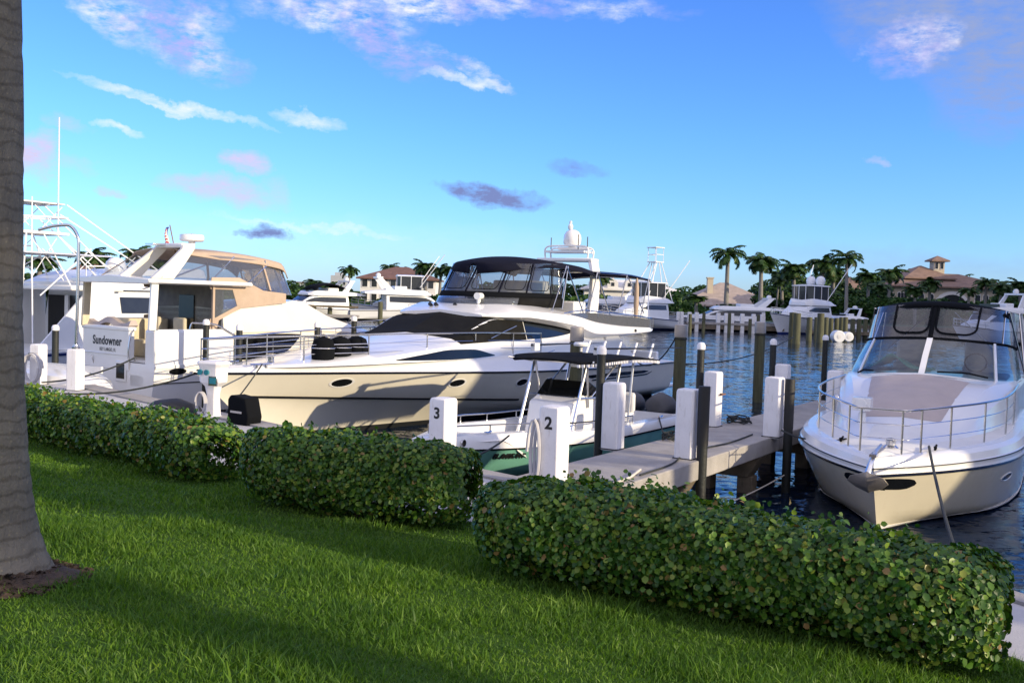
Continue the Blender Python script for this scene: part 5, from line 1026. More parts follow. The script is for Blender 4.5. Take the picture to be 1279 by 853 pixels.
for s in (1, -1): q = rpt(11.75, s, .22); MB().tube([q + Vector((-.13, 0, .06)), q + Vector((-.06, 0, .05)), q + Vector((-.05, 0, .0)), q + Vector((-.04, 0, .05)), q + Vector((.04, 0, .05)), q + Vector((.05, 0, .0)), q + Vector((.06, 0, .05)), q + Vector((.13, 0, .06))], .018, 6).build('cleat', 'black', E)
q = Vector((10.45, -.60, 1.46)); sp = MB(); sp.lathe([(.09, -.08), (.07, .0), (.06, .16), (.0, .18)], q, 12); sp.box(q.x - .14, q.x + .17, q.y - .15, q.y + .15, q.z + .20, q.z + .42); sp.cyl((q.x + .17, q.y, q.z + .31), (q.x + .19, q.y, q.z + .31), .10, n=16); sp.build('spotlight', 'gel', E, bevel=.025)
q = Vector((9.3, -1.25, 1.45)); sp = MB(); sp.cyl(q, q + Vector((0, 0, .25)), .02, n=8); sp.ball(q + Vector((0, 0, .28)), .07); sp.build('navigation_light', 'steel', E)
oval_port(etree, 9.75, .66, .30, .075, E, 1)
oval_port(etree, 9.75, .66, .30, .075, E, -1)
text('V.S.O.', .11, 'bow_mark', 'white', E, frame_mtx((12.2, .42, .12), (-.75, .66, 0), (0, .2, 1)), ext=.002) if 0 else None
# ------------------------------------------------------------------ mooring lines, pedestal, pipe, hose, dinghy and dock box
def line(name, pts, r, m, label, cat='rope', group='mooring lines of the near boats'): return tag(MB().tube(pts, r, 6).build(name, m), label, cat, group)
def yw(o, x, y, z): return o.matrix_basis @ Vector((x, y, z))
for o in (Y, S, Cc, E): o.matrix_basis    # (filled from location and rotation)
line('mooring_line', sag(yw(Y, 18.45, .48, 1.80), (-5.35, 18.3, 1.0), .05), .016, 'rope', 'short line dropping from the bow cleat of the flybridge yacht in front of its hull')
line('mooring_line', sag((-8.9, 23.45, 1.7), (-10.4, 22.0, 1.2), .12), .02, 'rope', 'dark line from the stern corner of Sundowner to the hedge')
line('mooring_line', sag(yw(Y, 19.5, -.3, 1.62), (-9.3, 20.6, 1.12), .15), .022, 'rope', 'long dark line running left from the bow tip of the flybridge yacht')
line('mooring_line', sag((5.08, 30.9, 2.32), yw(Y, 3.2, 2.3, 1.42), .45), .022, 'rope', 'slack dark line between the yacht stern and the thick pile beside it')
line('mooring_line', sag((5.42, 30.9, 1.5), (13.0, 46, 2.0), .3), .022, 'rope', 'taut dark line crossing the open water to the right of the thick pile')
line('mooring_line', sag(yw(Cc, 7.3, 1.0, 1.03), (-.85, 13.75, 1.1), .1), .016, 'rope', 'dark line from the bow of the green boat down to the promenade')
line('mooring_line', sag(yw(Cc, 1.2, 1.05, .86), (3.05, 18.35, 1.03), .25), .016, 'rope', 'dark line from the stern of the green boat to the dock cleat')
line('mooring_line', sag(yw(E, 11.75, .62, 1.30), (4.05, 8.72, 1.1), .10), .020, 'rope', 'dark line from the right bow cleat of the express cruiser to the seawall')
line('mooring_line', sag(yw(E, 11.75, -.62, 1.30), (4.95, 18.0, 1.15), .1), .018, 'rope', 'dark line from the left bow cleat of the express cruiser to the dock')
line('mooring_line', sag((2.85, 15.1, .15), (5.0, 17.9, .35), .05), .012, 'ropew', 'pale line slung low under the dock between the two rubbing piles')
line('water_hose', smooth_path([lz(1.2, .12) + Vector((0, 0, 1.018)), lz(2.4, .16) + Vector((0, 0, 1.018)), lz(3.6, .42) + Vector((0, 0, 1.018)), lz(5.2, .30) + Vector((0, 0, 1.018)), lz(6.6, .36) + Vector((0, 0, 1.018))], 5), .014, 'rope', 'thin dark hose lying along the dock between its right posts', 'hose', None)
line('water_hose', smooth_path([lz(.15, .10) + Vector((0, 0, 1.02)), lz(.9, .14) + Vector((0, 0, 1.02)), lz(1.6, .30) + Vector((0, 0, 1.02))], 5), .02, 'ropew', 'pale sunlit end of a hose on the near corner of the dock', 'hose', None)
def coil(loc, label, r=.20):
    c = MB(); pts = []
    for i in range(60): a = i * .5; rr = r * (1 - .25 * (i % 13) / 13); pts.append(Vector((rr * math.cos(a), rr * .8 * math.sin(a), .02 + .0022 * i + .02 * math.sin(i * 1.7))))
    c = tag(c.tube(pts, .016, 6).build('coiled_rope', 'rope'), label, 'rope', 'coiled ropes on the dock'); c.location = loc; return c
coil(lz(8.15, DW - .25) + Vector((0, 0, 1.0)), 'small heap of dark rope on the dock beyond the middle left post', .26)
coil(lz(4.8, DW - .2) + Vector((0, 0, 1.0)), 'small coil of dark rope on the left edge of the dock near the boat stern', .16)
hz = thing('coiled_hose', 'grey hose coiled flat against the left side of the post numbered 2', 'hose', (.30, 12.22, WALK_Z), DRZ)
mb = MB(); mb.tube([Vector((-.02 + .006 * i, .0 + .075 * math.cos(i * .42), .46 + .40 * math.sin(i * .42))) for i in range(46)], .022, 6); mb.build('hose_coil', 'hose', hz); MB().cyl((.0, 0, .84), (.25, 0, .84), .015, n=6).build('hose_hook', 'steel', hz)
hz = thing('coiled_hose', 'pale grey hose looped over the post beside the palm trunk', 'hose', (-10.95, 22.80, WALK_Z), -.25)
mb = MB(); mb.tube([Vector((.02 + .23 * math.cos(i * .42), -.02 - .004 * i, .40 + .33 * math.sin(i * .42))) for i in range(46)], .024, 6); mb.build('hose_coil', 'hose', hz); MB().cyl((.02, .05, .74), (.02, -.22, .74), .015, n=6).build('hose_hook', 'steel', hz)
pp = thing('bent_pipe', 'tall steel pipe rising from a white post and curving to the left at its top', 'pipe', (-9.65, 22.0, WALK_Z + .92), 0)
MB().tube(smooth_path([(0, 0, 0), (.02, 0, .9), (.03, 0, 1.9), (.03, 0, 2.35), (-.05, 0, 2.60), (-.22, 0, 2.72), (-.5, .05, 2.70), (-.9, .1, 2.60)], 6), .034, 10).build('pipe_stem', 'steel', pp); MB().lathe([(.09, 0), (.09, .04), (.05, .06), (.045, .1)], n=14).build('pipe_flange', 'steel', pp, ang=30)
pd = thing('power_pedestal', 'white power pedestal with blue sockets in front of the flybridge yacht bow', 'power pedestal', (-5.42, 18.1, WALK_Z - .03), -.35)
def pr_(z, w, d, dx=0): return [Vector((x * w + dx, y * d, z)) for x, y in ((-.7, -1), (.7, -1), (1, -.7), (1, .7), (.7, 1), (-.7, 1), (-1, .7), (-1, -.7))]
MB().rows([pr_(0, .17, .14), pr_(.05, .17, .14), pr_(.07, .12, .10), pr_(.45, .10, .09), pr_(.60, .13, .11), pr_(.68, .22, .16), pr_(.95, .23, .17), pr_(1.02, .27, .2), pr_(1.06, .25, .18)], close=True, caps=True).build('pedestal_body', 'white', pd, ang=25, bevel=.008)
for x, z in ((-.14, .86), (.0, .86)): MB().cyl((x - .02, -.165, z), (x - .02, -.20, z), .05, n=14).build('socket', 'teal', pd, ang=30)
f = MB().box(.02, .21, -.185, -.16, .62, .80).build('meter_door', 'steel', pd, bevel=.008); MB().box(.05, .18, -.19, -.183, .66, .77).build('meter_pane', 'teal', f)
MB().tube([Vector((-.12 + .1 * math.cos(i * .4), -.16 - .002 * i, .30 + .2 * math.sin(i * .4))) for i in range(40)], .016, 6).build('power_cord', 'hose', pd)
bx = thing('dock_box', 'black dock box with clipped corners below the bow of the flybridge yacht', 'dock box', (-4.72, 17.2, WALK_Z - .16), -.62); bx.scale = (.60, .62, .95)
MB().prism([(-.42, 0), (.34, 0), (.46, .32), (.30, .66), (-.34, .70), (-.46, .62), (-.46, .08)], (0, .5, 0), (0, 0, 0), ((1, 0, 0), (0, 0, 1))).build('box_body', 'black', bx, bevel=.03); MB().box(-.3, .2, -.03, .0, .38, .42).build('box_handle', 'steel', bx)
bx = thing('dock_box', 'low dark covered heap on the promenade just left of the power pedestal', 'heap', (-6.3, 18.7, WALK_Z - .04), -.5)
MB().rows([[Vector((x, w * math.cos(a), max(0, h * math.sin(a)))) for a in [PI * j / 10 for j in range(11)]] for x, w, h in ((-.6, .1, .05), (-.45, .32, .24), (0, .36, .30), (.4, .30, .22), (.55, .08, .05))], caps=True).build('cover', 'rubber', bx); MB().tube([(-.5, -.30, .12), (0, -.36, .2), (.45, -.28, .1)], .012, 5).build('tie_line', 'ropew', bx)
tc_ = thing('hose_reel', 'round black hose reel partly hidden behind the palm trunk', 'hose reel', (-11.55, 22.9, WALK_Z), .3)
tor = MB()
for k in range(7): tor.tube([Vector((.02 * k - .06, (.30 - .012 * k) * math.cos(a), .42 + (.30 - .012 * k) * math.sin(a))) for a in [2 * PI * i / 24 for i in range(24)]], .03, 6, closed=True)
tor.build('coiled_black_hose', 'rubber', tc_); MB().box(-.1, .1, -.25, .25, 0, .14).build('reel_base', 'steel', tc_)
# white dinghy bottom at the stern of Sundowner
dg = thing('dinghy', 'smooth white dinghy lying upside down at the stern of Sundowner', 'dinghy', (-10.75, 23.85, .52), math.atan2(-.45, .9))
dl = loft([[(1.55, .05, .15), (1.55, .03, .25), (1.55, 0, .28)], [(1.2, .5, .10), (1.2, .38, .55), (1.2, 0, .68)], [(.4, .72, .06), (.4, .60, .72), (.4, 0, .90)], [(-.6, .76, .05), (-.6, .62, .74), (-.6, 0, .94)], [(-1.5, .72, .05), (-1.5, .58, .66), (-1.5, 0, .84)]], 6); dl.build('dinghy_hull', 'gel', dg, ang=50)
MB().box(-1.5, 1.3, -.03, .03, .80, .96).build('keel_strip', 'gel', dg)
# ------------------------------------------------------------------ far shore
def at(px, Y): return (px - CX) / FPX * Y
def hor(px): return 372 + math.tan(ROLL) * (px - CX)
def zz(px, py, Y): return EYE + (hor(px) - py) * Y / FPX
M['roofred'] = mat('red_brown_roof_tiles', (.19, .105, .085), .85, var=.2, scale=1.2, bump=.6, bscale=4); M['rooftan'] = mat('tan_roof_tiles', (.40, .33, .29), .85, var=.15, scale=1, bump=.6, bscale=4)
M['roofterra'] = mat('terracotta_roof_tiles', (.26, .17, .13), .85, var=.2, scale=1, bump=.6, bscale=4); M['stucco'] = mat('cream_stucco', (.50, .44, .34), .85, var=.08, scale=1); M['stuccow'] = mat('white_stucco', (.74, .73, .71), .85, var=.05, scale=1); M['greywall'] = mat('grey_render', (.40, .42, .45), .85, var=.08)
M['farglass'] = mat('far_dark_glass', (.03, .035, .04), .12)
M['bushy'] = leaf_mat('tree_leaves', [(0, (.012, .040, .010)), (.5, (.025, .070, .014)), (.85, (.05, .11, .022)), (1, (.08, .13, .03))], rough=.55, trans=.15, spec=.25)
m_ = mat('far_lawn', (.05, .10, .03), .95, var=.3, scale=.2)
tag(MB().rows([[Vector((x, 131.5, 1.15)), Vector((x, 200, 1.3)), Vector((x, 420, 2)), Vector((x, 1500, 6))] for x in (-900, -300, -100, 0, 100, 300, 900)]).build('far_shore', m_), kind='structure')
tag(MB().box(-900, 900, 130.9, 131.5, -1, 1.25).build('far_seawall', 'concd'), kind='structure')
# houses
def hip(mb, x0, x1, y0, y1, z, h, ov=.7):
    x0 -= ov; x1 += ov; y0 -= ov; y1 += ov; w = min(x1 - x0, y1 - y0) / 2
    if x1 - x0 >= y1 - y0: a, b = (x0 + w, (y0 + y1) / 2, z + h), (x1 - w, (y0 + y1) / 2, z + h)
    else: a, b = ((x0 + x1) / 2, y0 + w, z + h), ((x0 + x1) / 2, y1 - w, z + h)
    v = [(x0, y0, z), (x1, y0, z), (x1, y1, z), (x0, y1, z), a, b, (x0, y0, z - .25), (x1, y0, z - .25), (x1, y1, z - .25), (x0, y1, z - .25)]
    return mb.add(v, [(0, 1, 5, 4), (2, 3, 4, 5), (1, 2, 5), (3, 0, 4)] if x1 - x0 >= y1 - y0 else [(0, 1, 4), (1, 2, 5, 4), (2, 3, 5), (3, 0, 4, 5)]) and mb.add(v, [(0, 6, 7, 1), (1, 7, 8, 2), (2, 8, 9, 3), (3, 9, 6, 0), (9, 8, 7, 6)])
def win(root, x, z, w, h, wm='farglass', fm='stuccow', arch=False, y=0.0):
    fr = MB()
    if arch:
        n = 10; o = [(x - w / 2, z)] + [(x - w / 2 * math.cos(PI * i / n), z + h - w / 2 + w / 2 * math.sin(PI * i / n)) for i in range(n + 1)] + [(x + w / 2, z)]
        c = Vector((x, z + h * .45)); big = [((p[0] - x) * 1.22 + x, (p[1] - z) * 1.07 + z - (.12 if p[1] == z else 0)) for p in o]
        f = fr.prism(big, (0, -.10, 0), (0, y + .02, 0), ((1, 0, 0), (0, 0, 1))).build('window', fm, root)
        MB().prism(o, (0, -.05, 0), (0, y - .06, 0), ((1, 0, 0), (0, 0, 1))).build('pane', wm, f)
    else:
        f = fr.box(x - w / 2 - .12, x + w / 2 + .12, y - .08, y + .02, z - .14, z + h + .12).build('window', fm, root); MB().box(x - w / 2, x + w / 2, y - .11, y - .04, z, z + h).build('pane', wm, f)
    return f
def house(label, px0, px1, Y, storeys=1, wall='stucco', roof='rooftan', rh=3.0, depth_=10, sh=3.0, wins=4, arch=False, group=None, chimney=None, name='house', ww=1.1, wh=1.4, z0=1.2):
    xa, xb = at(px0, Y), at(px1, Y); w = xb - xa; t = thing(name, label, 'house', ((xa + xb) / 2, Y, z0), 0, group); H = storeys * sh
    MB().box(-w / 2, w / 2, 0, depth_, -.5, H).build('wall', wall, t); r = hip(MB(), -w / 2, w / 2, 0, depth_, H + .01, rh).build('roof', roof, t, ang=20)
    if chimney is not None: MB().box(chimney - .5, chimney + .5, 3.4, 4.4, H, H + rh + .6).box(chimney - .62, chimney + .62, 3.28, 4.52, H + rh + .6, H + rh + .8).build('chimney', wall, r)
    for s in range(storeys):
        for k in range(wins): win(t, -w / 2 + w * (k + .5) / wins, s * sh + .9, ww, wh, arch=arch)
    d = MB().box(-w * .08 - .6, -w * .08 + .6, -.07, .02, 0, 2.3).build('door', 'farglass', t)
    return t
h = house('tan hip roofed house with a chimney behind the long white yacht', 853, 972, 172, 1, 'stucco', 'rooftan', 4.1, 15, 2.0, 6, chimney=-3.2)
h = house('white house with a red brown roof and dark windows behind the far left yachts', 448, 542, 178, 2, 'stuccow', 'roofred', 2.2, 11, 2.5, 8, ww=.9)
house('small grey brown roofed boathouse on the left part of the far shore', 383, 405, 160, 1, 'stucco', 'roofterra', 1.6, 6, 2.0, 1)
t = thing('apartment_block', 'flat topped grey building far away, left of the red brown roof', 'building', (at(421, 420), 420, 2), 0); MB().box(-3.4, 3.4, 0, 10, -1, 8.5).build('wall', 'greywall', t); MB().box(-2, 1.2, 2, 6, 8.4, 9.8).build('roof_block', 'greywall', t)
for k in range(4):
    for s in range(2): win(t, -2.4 + 1.6 * k, 1.5 + 3 * s, 1.0, 1.5)
t = thing('apartment_block', 'low far off white building with a thin roof slab at the left', 'building', (at(392, 430), 430, 2), 0); MB().box(-8, 4, 0, 10, -1, 5.0).build('wall', 'stuccow', t); MB().box(-8.4, 4.4, -.4, 10.4, 5.0, 5.4).build('roof', 'roofred', t)
for k in range(5): win(t, -6.5 + 2.2 * k, 1.5, 1.1, 1.6)
# white gabled house
Yg = 168; t = thing('gabled_house', 'white house with a row of small gables behind the aft bimini of the big yacht', 'house', (at(785, Yg), Yg, 1.2), 0); w = 15.5
MB().box(-w / 2, w / 2, 0, 9, -.5, 4.2).build('wall', 'stuccow', t); r = hip(MB(), -w / 2, w / 2, 0, 9, 4.21, 1.7).build('roof', 'stuccow', t, ang=20)
for x in (-6, -3, -.2, 3.0): 
    g = MB().prism([(x - .9, 4.2), (x + .9, 4.2), (x + .9, 5.3), (x, 6.1), (x - .9, 5.3)], (0, 2.6, 0), (0, -.3, 0), ((1, 0, 0), (0, 0, 1))).build('gable', 'stuccow', t); MB().box(x - .25, x + .25, -.36, -.28, 4.7, 5.3).build('pane', 'farglass', g)
for k in range(6): win(t, -w / 2 + w * (k + .5) / 6, 1.0, 1.2, 1.8)
# mansion
Ym = 182; t = thing('mansion', 'large cream villa with terracotta roofs, arched windows and a small tower', 'house', (at(1185, Ym), Ym, 1.3), 0)
def lx(px): return at(px, Ym) - at(1185, Ym)
MB().box(lx(1112), lx(1262), 0, 14, -.5, 6.6).build('wall', 'stucco', t); hip(MB(), lx(1112), lx(1262), 0, 14, 6.61, 2.6, 1.0).build('roof', 'roofterra', t, ang=20)
MB().box(lx(1138), lx(1192), 3, 12, 6.5, 8.2).build('upper_storey', 'stucco', t); hip(MB(), lx(1138), lx(1192), 3, 12, 8.21, 2.4, .9).build('roof', 'roofterra', t, ang=20)
tw_ = MB().box(lx(1183) - 1.0, lx(1183) + 1.0, 5, 7, 8, 11.6).build('tower', 'stucco', t); hip(MB(), lx(1183) - 1.0, lx(1183) + 1.0, 5, 7, 11.61, .9, .7).build('tower_roof', 'roofterra', tw_, ang=20)
for x in (-.5, .5): win(t, lx(1183) + x, 10.0, .5, 1.2, arch=True, y=5)
f = MB().prism([(lx(1186) + 3.6 * math.cos(PI * i / 14), 3.6 * math.sin(PI * i / 14) + 2.2) for i in range(15)] + [(lx(1186) - 3.6, 0), (lx(1186) + 3.6, 0)], (0, -.3, 0), (0, .02, 0), ((1, 0, 0), (0, 0, 1))).build('entrance_arch', 'stuccow', t)
MB().prism([(lx(1186) + 3.0 * math.cos(PI * i / 14), 3.0 * math.sin(PI * i / 14) + 2.2) for i in range(15)] + [(lx(1186) - 3.0, 0), (lx(1186) + 3.0, 0)], (0, -.1, 0), (0, -.29, 0), ((1, 0, 0), (0, 0, 1))).build('pane', 'farglass', f)
for px in (1120, 1124, 1128, 1133): win(t, lx(px), 3.4, .5, 1.9, arch=True)
for px in (1148, 1160, 1218, 1228, 1240, 1252): win(t, lx(px), 3.2, .9, 2.0, arch=px < 1200)
MB().box(lx(1040), lx(1112), 2, 14, -.5, 5.4).build('side_wing', 'stucco', t); hip(MB(), lx(1040), lx(1111), 2, 14, 5.41, 2.6, .9).build('wing_roof', 'roofterra', t, ang=20)
for px in (1046, 1056, 1066, 1078, 1090, 1102): win(t, lx(px), .4, 1.0, 2.4, arch=True, y=2); win(t, lx(px), 3.6, .8, 1.2, y=2)
for px in (1073, 1084, 1095): MB().cyl((lx(px), .6, -.3), (lx(px), .6, 3.4), .2, n=10).build('column', 'stuccow', t)
house('red brown hip roofed house seen through the tuna tower at the far left', 78, 122, 104, 1, 'stucco', 'roofred', 2.0, 8, 2.8, 3, z0=1.2)
house('pale house with a grey pitched roof behind the satellite dome at the left', 152, 196, 112, 1, 'stuccow', 'rooftan', 2.4, 8, 3.2, 3, z0=1.2)
tag(MB().rows([[Vector((x, y0, 1.0)), Vector((x, 104 + 30, 1.2))] for x, y0 in ((-120, 60), (-60, 78), (-42, 92), (-36, 110), (-34, 131))]).build('left_bank', m_), kind='structure')
# palms: three crowns, each copied tree keeps its own trunk and crown objects
def palm_proto(H, r, nf, fl, seed, wid, lw, label, lean=0.0):
    tr, cr_ = palm_parts(H, r * 1.25, r, nf + 5, fl, seed, .12, lean, wid * 1.15, 17, lw * 1.25); p = thing('palm_tree', label, 'palm tree', (0, 0, 0), 0, 'palm trees on the far shore'); tr.build('trunk', 'palmbark', p, ang=60); cr_.build('crown', 'frond', p, ang=20); return p
PP = [palm_proto(10, .22, 17, 2.6, 21, .62, .10, ''), palm_proto(10, .24, 21, 2.7, 22, .75, .12, '', .4), palm_proto(10, .16, 14, 2.3, 23, .55, .10, '', -.3)]
PALMS = [(905, 306, 150, 0, 'tall palm with a clear round crown rising above the tan hip roof'), (948, 317, 152, 1, 'bushy palm just right of the tan hip roof'), (990, 327, 156, 1, 'palm with upright fronds behind the sportfisher with the twin white domes'), (1022, 320, 158, 1, 'wide dark palm between the twin domes and the thin tall palm'), (1055, 312, 140, 2, 'thin tall palm with a bare pale trunk standing right of the sportfisher'),
 (968, 346, 160, 2, 'small palm half hidden behind the bushy palm by the tan roof'), (1082, 338, 165, 1, 'dark palm at the left end of the villa'), (1106, 333, 170, 1, 'palm over the left roof of the villa'), (1095, 352, 150, 1, 'low spreading palm in front of the villa left wing'), (1150, 338, 200, 1, 'palm behind the upper roof of the villa'), (1158, 348, 160, 1, 'dark palm in front of the villa below its tower'), (1197, 342, 205, 0, 'palm just right of the villa tower'), (1228, 346, 165, 0, 'palm in front of the right half of the villa roof'), (1272, 349, 160, 1, 'palm at the right edge of the photo beyond the canopy'),
 (434, 331, 168, 0, 'small round palm left of the red brown roof'), (485, 328, 196, 0, 'palm peeking over the middle of the red brown roof'), (508, 333, 192, 0, 'palm peeking over the right part of the red brown roof'), (530, 326, 160, 1, 'dark palm at the right end of the red brown roof'), (547, 331, 158, 1, 'dark palm just left of the black bimini'), (560, 330, 156, 1, 'palm partly hidden by the left edge of the black bimini'),
 (750, 342, 165, 1, 'palm seen under the aft bimini of the big yacht'), (868, 368, 140, 1, 'short bushy palm in front of the tan roofed house'), (110, 311, 96, 1, 'palm behind the tuna tower stays, left of the satellite dome'), (168, 308, 98, 1, 'palm just right of the satellite dome'), (128, 318, 108, 0, 'palm between the tower stays and the satellite dome'), (198, 318, 104, 1, 'palm behind the flag of Sundowner'), (45, 318, 90, 1, 'palm beside the large trunk, behind the tuna tower'), (388, 348, 150, 2, 'small palm beside the grey brown boathouse'), (1141, 356, 150, 1, 'low dark palm left of the villa entrance, above the canopy'), (1207, 357, 152, 0, 'palm in front of the villa just right of its entrance arch'), (1246, 352, 158, 1, 'palm over the right wing of the villa'), (975, 336, 164, 1, 'palm between the bushy palm and the twin domes'), (1038, 332, 162, 1, 'palm just left of the thin tall palm crown')]
for i, (px, py, Yp, k, lab) in enumerate(PALMS):
    top = zz(px, py, Yp); H = top - 1.2; s = H / 11.2; s2 = max(.82, min(1.3, s * 1.3))
    o = PP[k] if not PP[k].get('used') else dup(PP[k]); PP[k]['used'] = 1
    if 'used' in o and o is not PP[k]: del o['used']
    o.location = (at(px, Yp), Yp, 1.15); o.rotation_euler = (0, 0, i * 1.7); o.scale = (s2, s2, s); o['label'] = lab
for p in PP: del p['used']
# broadleaf trees
def tree_proto(seed, n=2600, sz=.42):
    r = np.random.default_rng(seed); cl = r.normal(size=(16, 3)); cl /= np.linalg.norm(cl, axis=1, keepdims=True); cl *= r.uniform(.35, 1, 16)[:, None] * np.array([2.6, 2.6, 1.5]); cl[:, 2] += 3.6; rad = r.uniform(.8, 1.35, 16)
    k = r.integers(0, 16, n); d = r.normal(size=(n, 3)); d /= np.linalg.norm(d, axis=1, keepdims=True); P = cl[k] + d * rad[k][:, None] * (1 - np.abs(r.normal(0, .18, n)))[:, None]
    V, F = leafcloud(P, d, sz, r); t = thing('leafy_tree', '', 'tree', (0, 0, 0), 0, 'leafy trees on the far shore'); fast('crown', V, F, 'bushy', t)
    mb = MB(); mb.tube([(0, 0, -.3), (.05, 0, 1.5), (0, .1, 3)], .2, 8, rs=[.26, .2, .12])
    for c in cl[:8]: mb.tube([(0, .05, 1.6), tuple(c * .6 + np.array([0, 0, .9])), tuple(c)], .06, 5, rs=[.1, .06, .03])
    mb.build('trunk', 'bark', t); return t
TP = [tree_proto(31), tree_proto(32), tree_proto(33)]
TREES = [(836, 362, 192, 'leafy tree at the left of the tan hip roof'), (862, 354, 196, 'round leafy tree behind the left end of the tan roof'), (882, 358, 196, 'leafy tree just left of the chimney'), (770, 352, 185, 'leafy tree above the white gables under the aft bimini'), (800, 350, 190, 'leafy tree behind the tower of the far sportfisher'), (822, 358, 182, 'leafy tree right of the far sportfisher tower'), (738, 352, 184, 'leafy tree behind the radar arch of the big yacht'),
 (380, 350, 150, 'dark leafy tree at the left of the grey brown boathouse'), (408, 352, 152, 'leafy tree between the boathouse and the far yachts'), (424, 361, 140, 'low leafy tree above the sloping foredeck of the far left yacht'), (372, 358, 140, 'leafy bush beside the front curtain of Sundowner'), (962, 362, 166, 'leafy tree in the dark grove behind the twin domes'), (985, 352, 170, 'tallest leafy tree in the grove behind the far sportfisher'), (1008, 356, 172, 'leafy tree left of the thin tall palm'), (1034, 350, 174, 'leafy tree just left of the thin tall trunk'), (1046, 358, 176, 'leafy tree behind the thin tall trunk'),
 (1066, 350, 178, 'leafy tree at the left gable of the villa'), (1125, 343, 210, 'leafy tree behind the villa left roof'), (1140, 347, 212, 'leafy tree behind the gap between the villa roofs'), (1210, 346, 212, 'leafy tree behind the villa, right of its tower'), (1262, 362, 170, 'leafy tree at the right end of the villa'), (1276, 358, 168, 'leafy tree at the right edge of the photo'), (1100, 370, 165, 'low leafy tree in front of the villa columns'), (1166, 372, 168, 'low leafy tree left of the villa entrance arch'), (930, 360, 190, 'leafy tree behind the trunk of the bushy palm'), (975, 344, 186, 'broad dark tree behind the palm with upright fronds'), (1003, 342, 188, 'broad dark tree below the wide dark palm'), (1040, 340, 190, 'broad dark tree behind the crown of the thin tall palm'), (1075, 342, 192, 'broad dark tree at the left end of the villa roofs'), (1098, 345, 194, 'broad dark tree behind the low spreading palm'), (1020, 362, 150, 'dense dark tree in front of the grove, left of the thin tall trunk'), (1080, 366, 150, 'dense dark tree in front of the villa left wing'),
 (575, 352, 160, 'leafy tree seen through the front curtains of the big yacht'), (600, 350, 165, 'leafy tree behind the middle curtains of the big yacht'), (640, 350, 170, 'leafy tree behind the side curtain of the big yacht'), (515, 362, 150, 'low leafy tree below the right end of the red brown roof'), (60, 335, 100, 'leafy tree behind the ladder of the tuna tower'), (98, 345, 96, 'low leafy tree in front of the red brown hip roof at far left'), (140, 332, 104, 'leafy tree behind the satellite dome stem'), (182, 330, 100, 'leafy tree left of the flag'), (215, 335, 108, 'leafy tree behind the radar arch of Sundowner'), (350, 350, 130, 'leafy tree seen through the curtains of Sundowner'), (700, 352, 172, 'leafy tree behind the arch legs of the big yacht')]
for i, (px, py, Yt, lab) in enumerate(TREES):
    o = TP[i % 3] if i < 3 else dup(TP[i % 3]); H = zz(px, py, Yt) - 1.1; s = H / 5.9
    o.location = (at(px, Yt), Yt, 1.1); o.rotation_euler = (0, 0, i * 2.1); o.scale = (max(s, .8) * 1.5, max(s, .8) * 1.3, s); o['label'] = lab
# low shrub belt that closes the far bank
r = np.random.default_rng(77); n = 40000; X = r.uniform(-120, 130, n); Yb = 150 + 30 * r.random(n); hh = (2.0 + 1.6 * np.sin(X * .21) * np.sin(X * .13 + 1) + .9 * np.sin(X * .57) + 2.6 * (X > 47) * (X < 66)) ; P = np.stack([X, Yb, 1.2 + np.clip(hh, .5, 4) * r.random(n) ** .6], 1); nn_ = r.normal(size=(n, 3)) + np.array([0, -.6, .6])
V, F = leafcloud(P, nn_ / np.linalg.norm(nn_, axis=1, keepdims=True), .8, r); tag(fast('shrub_belt', V, F, 'bushy'), 'continuous dark green shrubbery along the far shore', 'shrubs', kind='stuff')
# ------------------------------------------------------------------ far boats
FG = 'boats moored along the far shore'
def boat_hull(t, L, B, s0, s1, rake=1.6, wl=.25, m='gelfar', stripe=None):
    P = hullfn(L, B, B * .86, curve([(0, s0), (.5, lerp(s0, s1, .3)), (1, s1)]), curve([(0, .1), (1, s1 * .55)]), curve([(0, -.5), (1, -.2)]), rake, t0=.45, p=2.2)
    hull_mesh(P, 18, 7).build('hull', m, t, ang=50); sh_ = curve([(0, s0), (.5, lerp(s0, s1, .3)), (1, s1)]); deck_mesh(P, .05, .0, .05, 16, 4).build('deck', 'gelfar', t)
    band(P, lambda q: -.1, lambda q: wl, off=.01, n=14).build('boot_stripe', stripe or 'antifoul', t); band(P, lambda q: sh_(q) - .12, lambda q: sh_(q) - .04, off=.03, n=16).build('rub_rail', 'ink' if stripe is None else stripe, t); return P
def rails(t, P, L, x0, h=.7):
    bp = [Vector((x, P(x / L, 1).y - .1, P(x / L, 1).z)) for x in [lerp(x0, L * .98, i / 6) for i in range(7)]]; mb = MB(); rail(mb, bp + [Vector((q.x, -q.y, q.z)) for q in bp[::-1]], h, 1, r=.03, sub=2, rm=.02); mb.build('bow_rail', 'steel', t)
def fsta(x, w, z0, z1, z2, c=.85): return st(x, (w, z0), (w * .97, lerp(z0, z1, .5)), (w * c, z1), (0, z2))
def wpatch(t, tree, cols, off=.03, name='cabin_window'):
    for s in (1, -1): patch(tree, cols, (0, 9 * s, 0), (1, 0, 0), (0, 0, 1), (0, -s, 0), 10, 4, off=off, sink=.05).build(name, 'farglass', t)
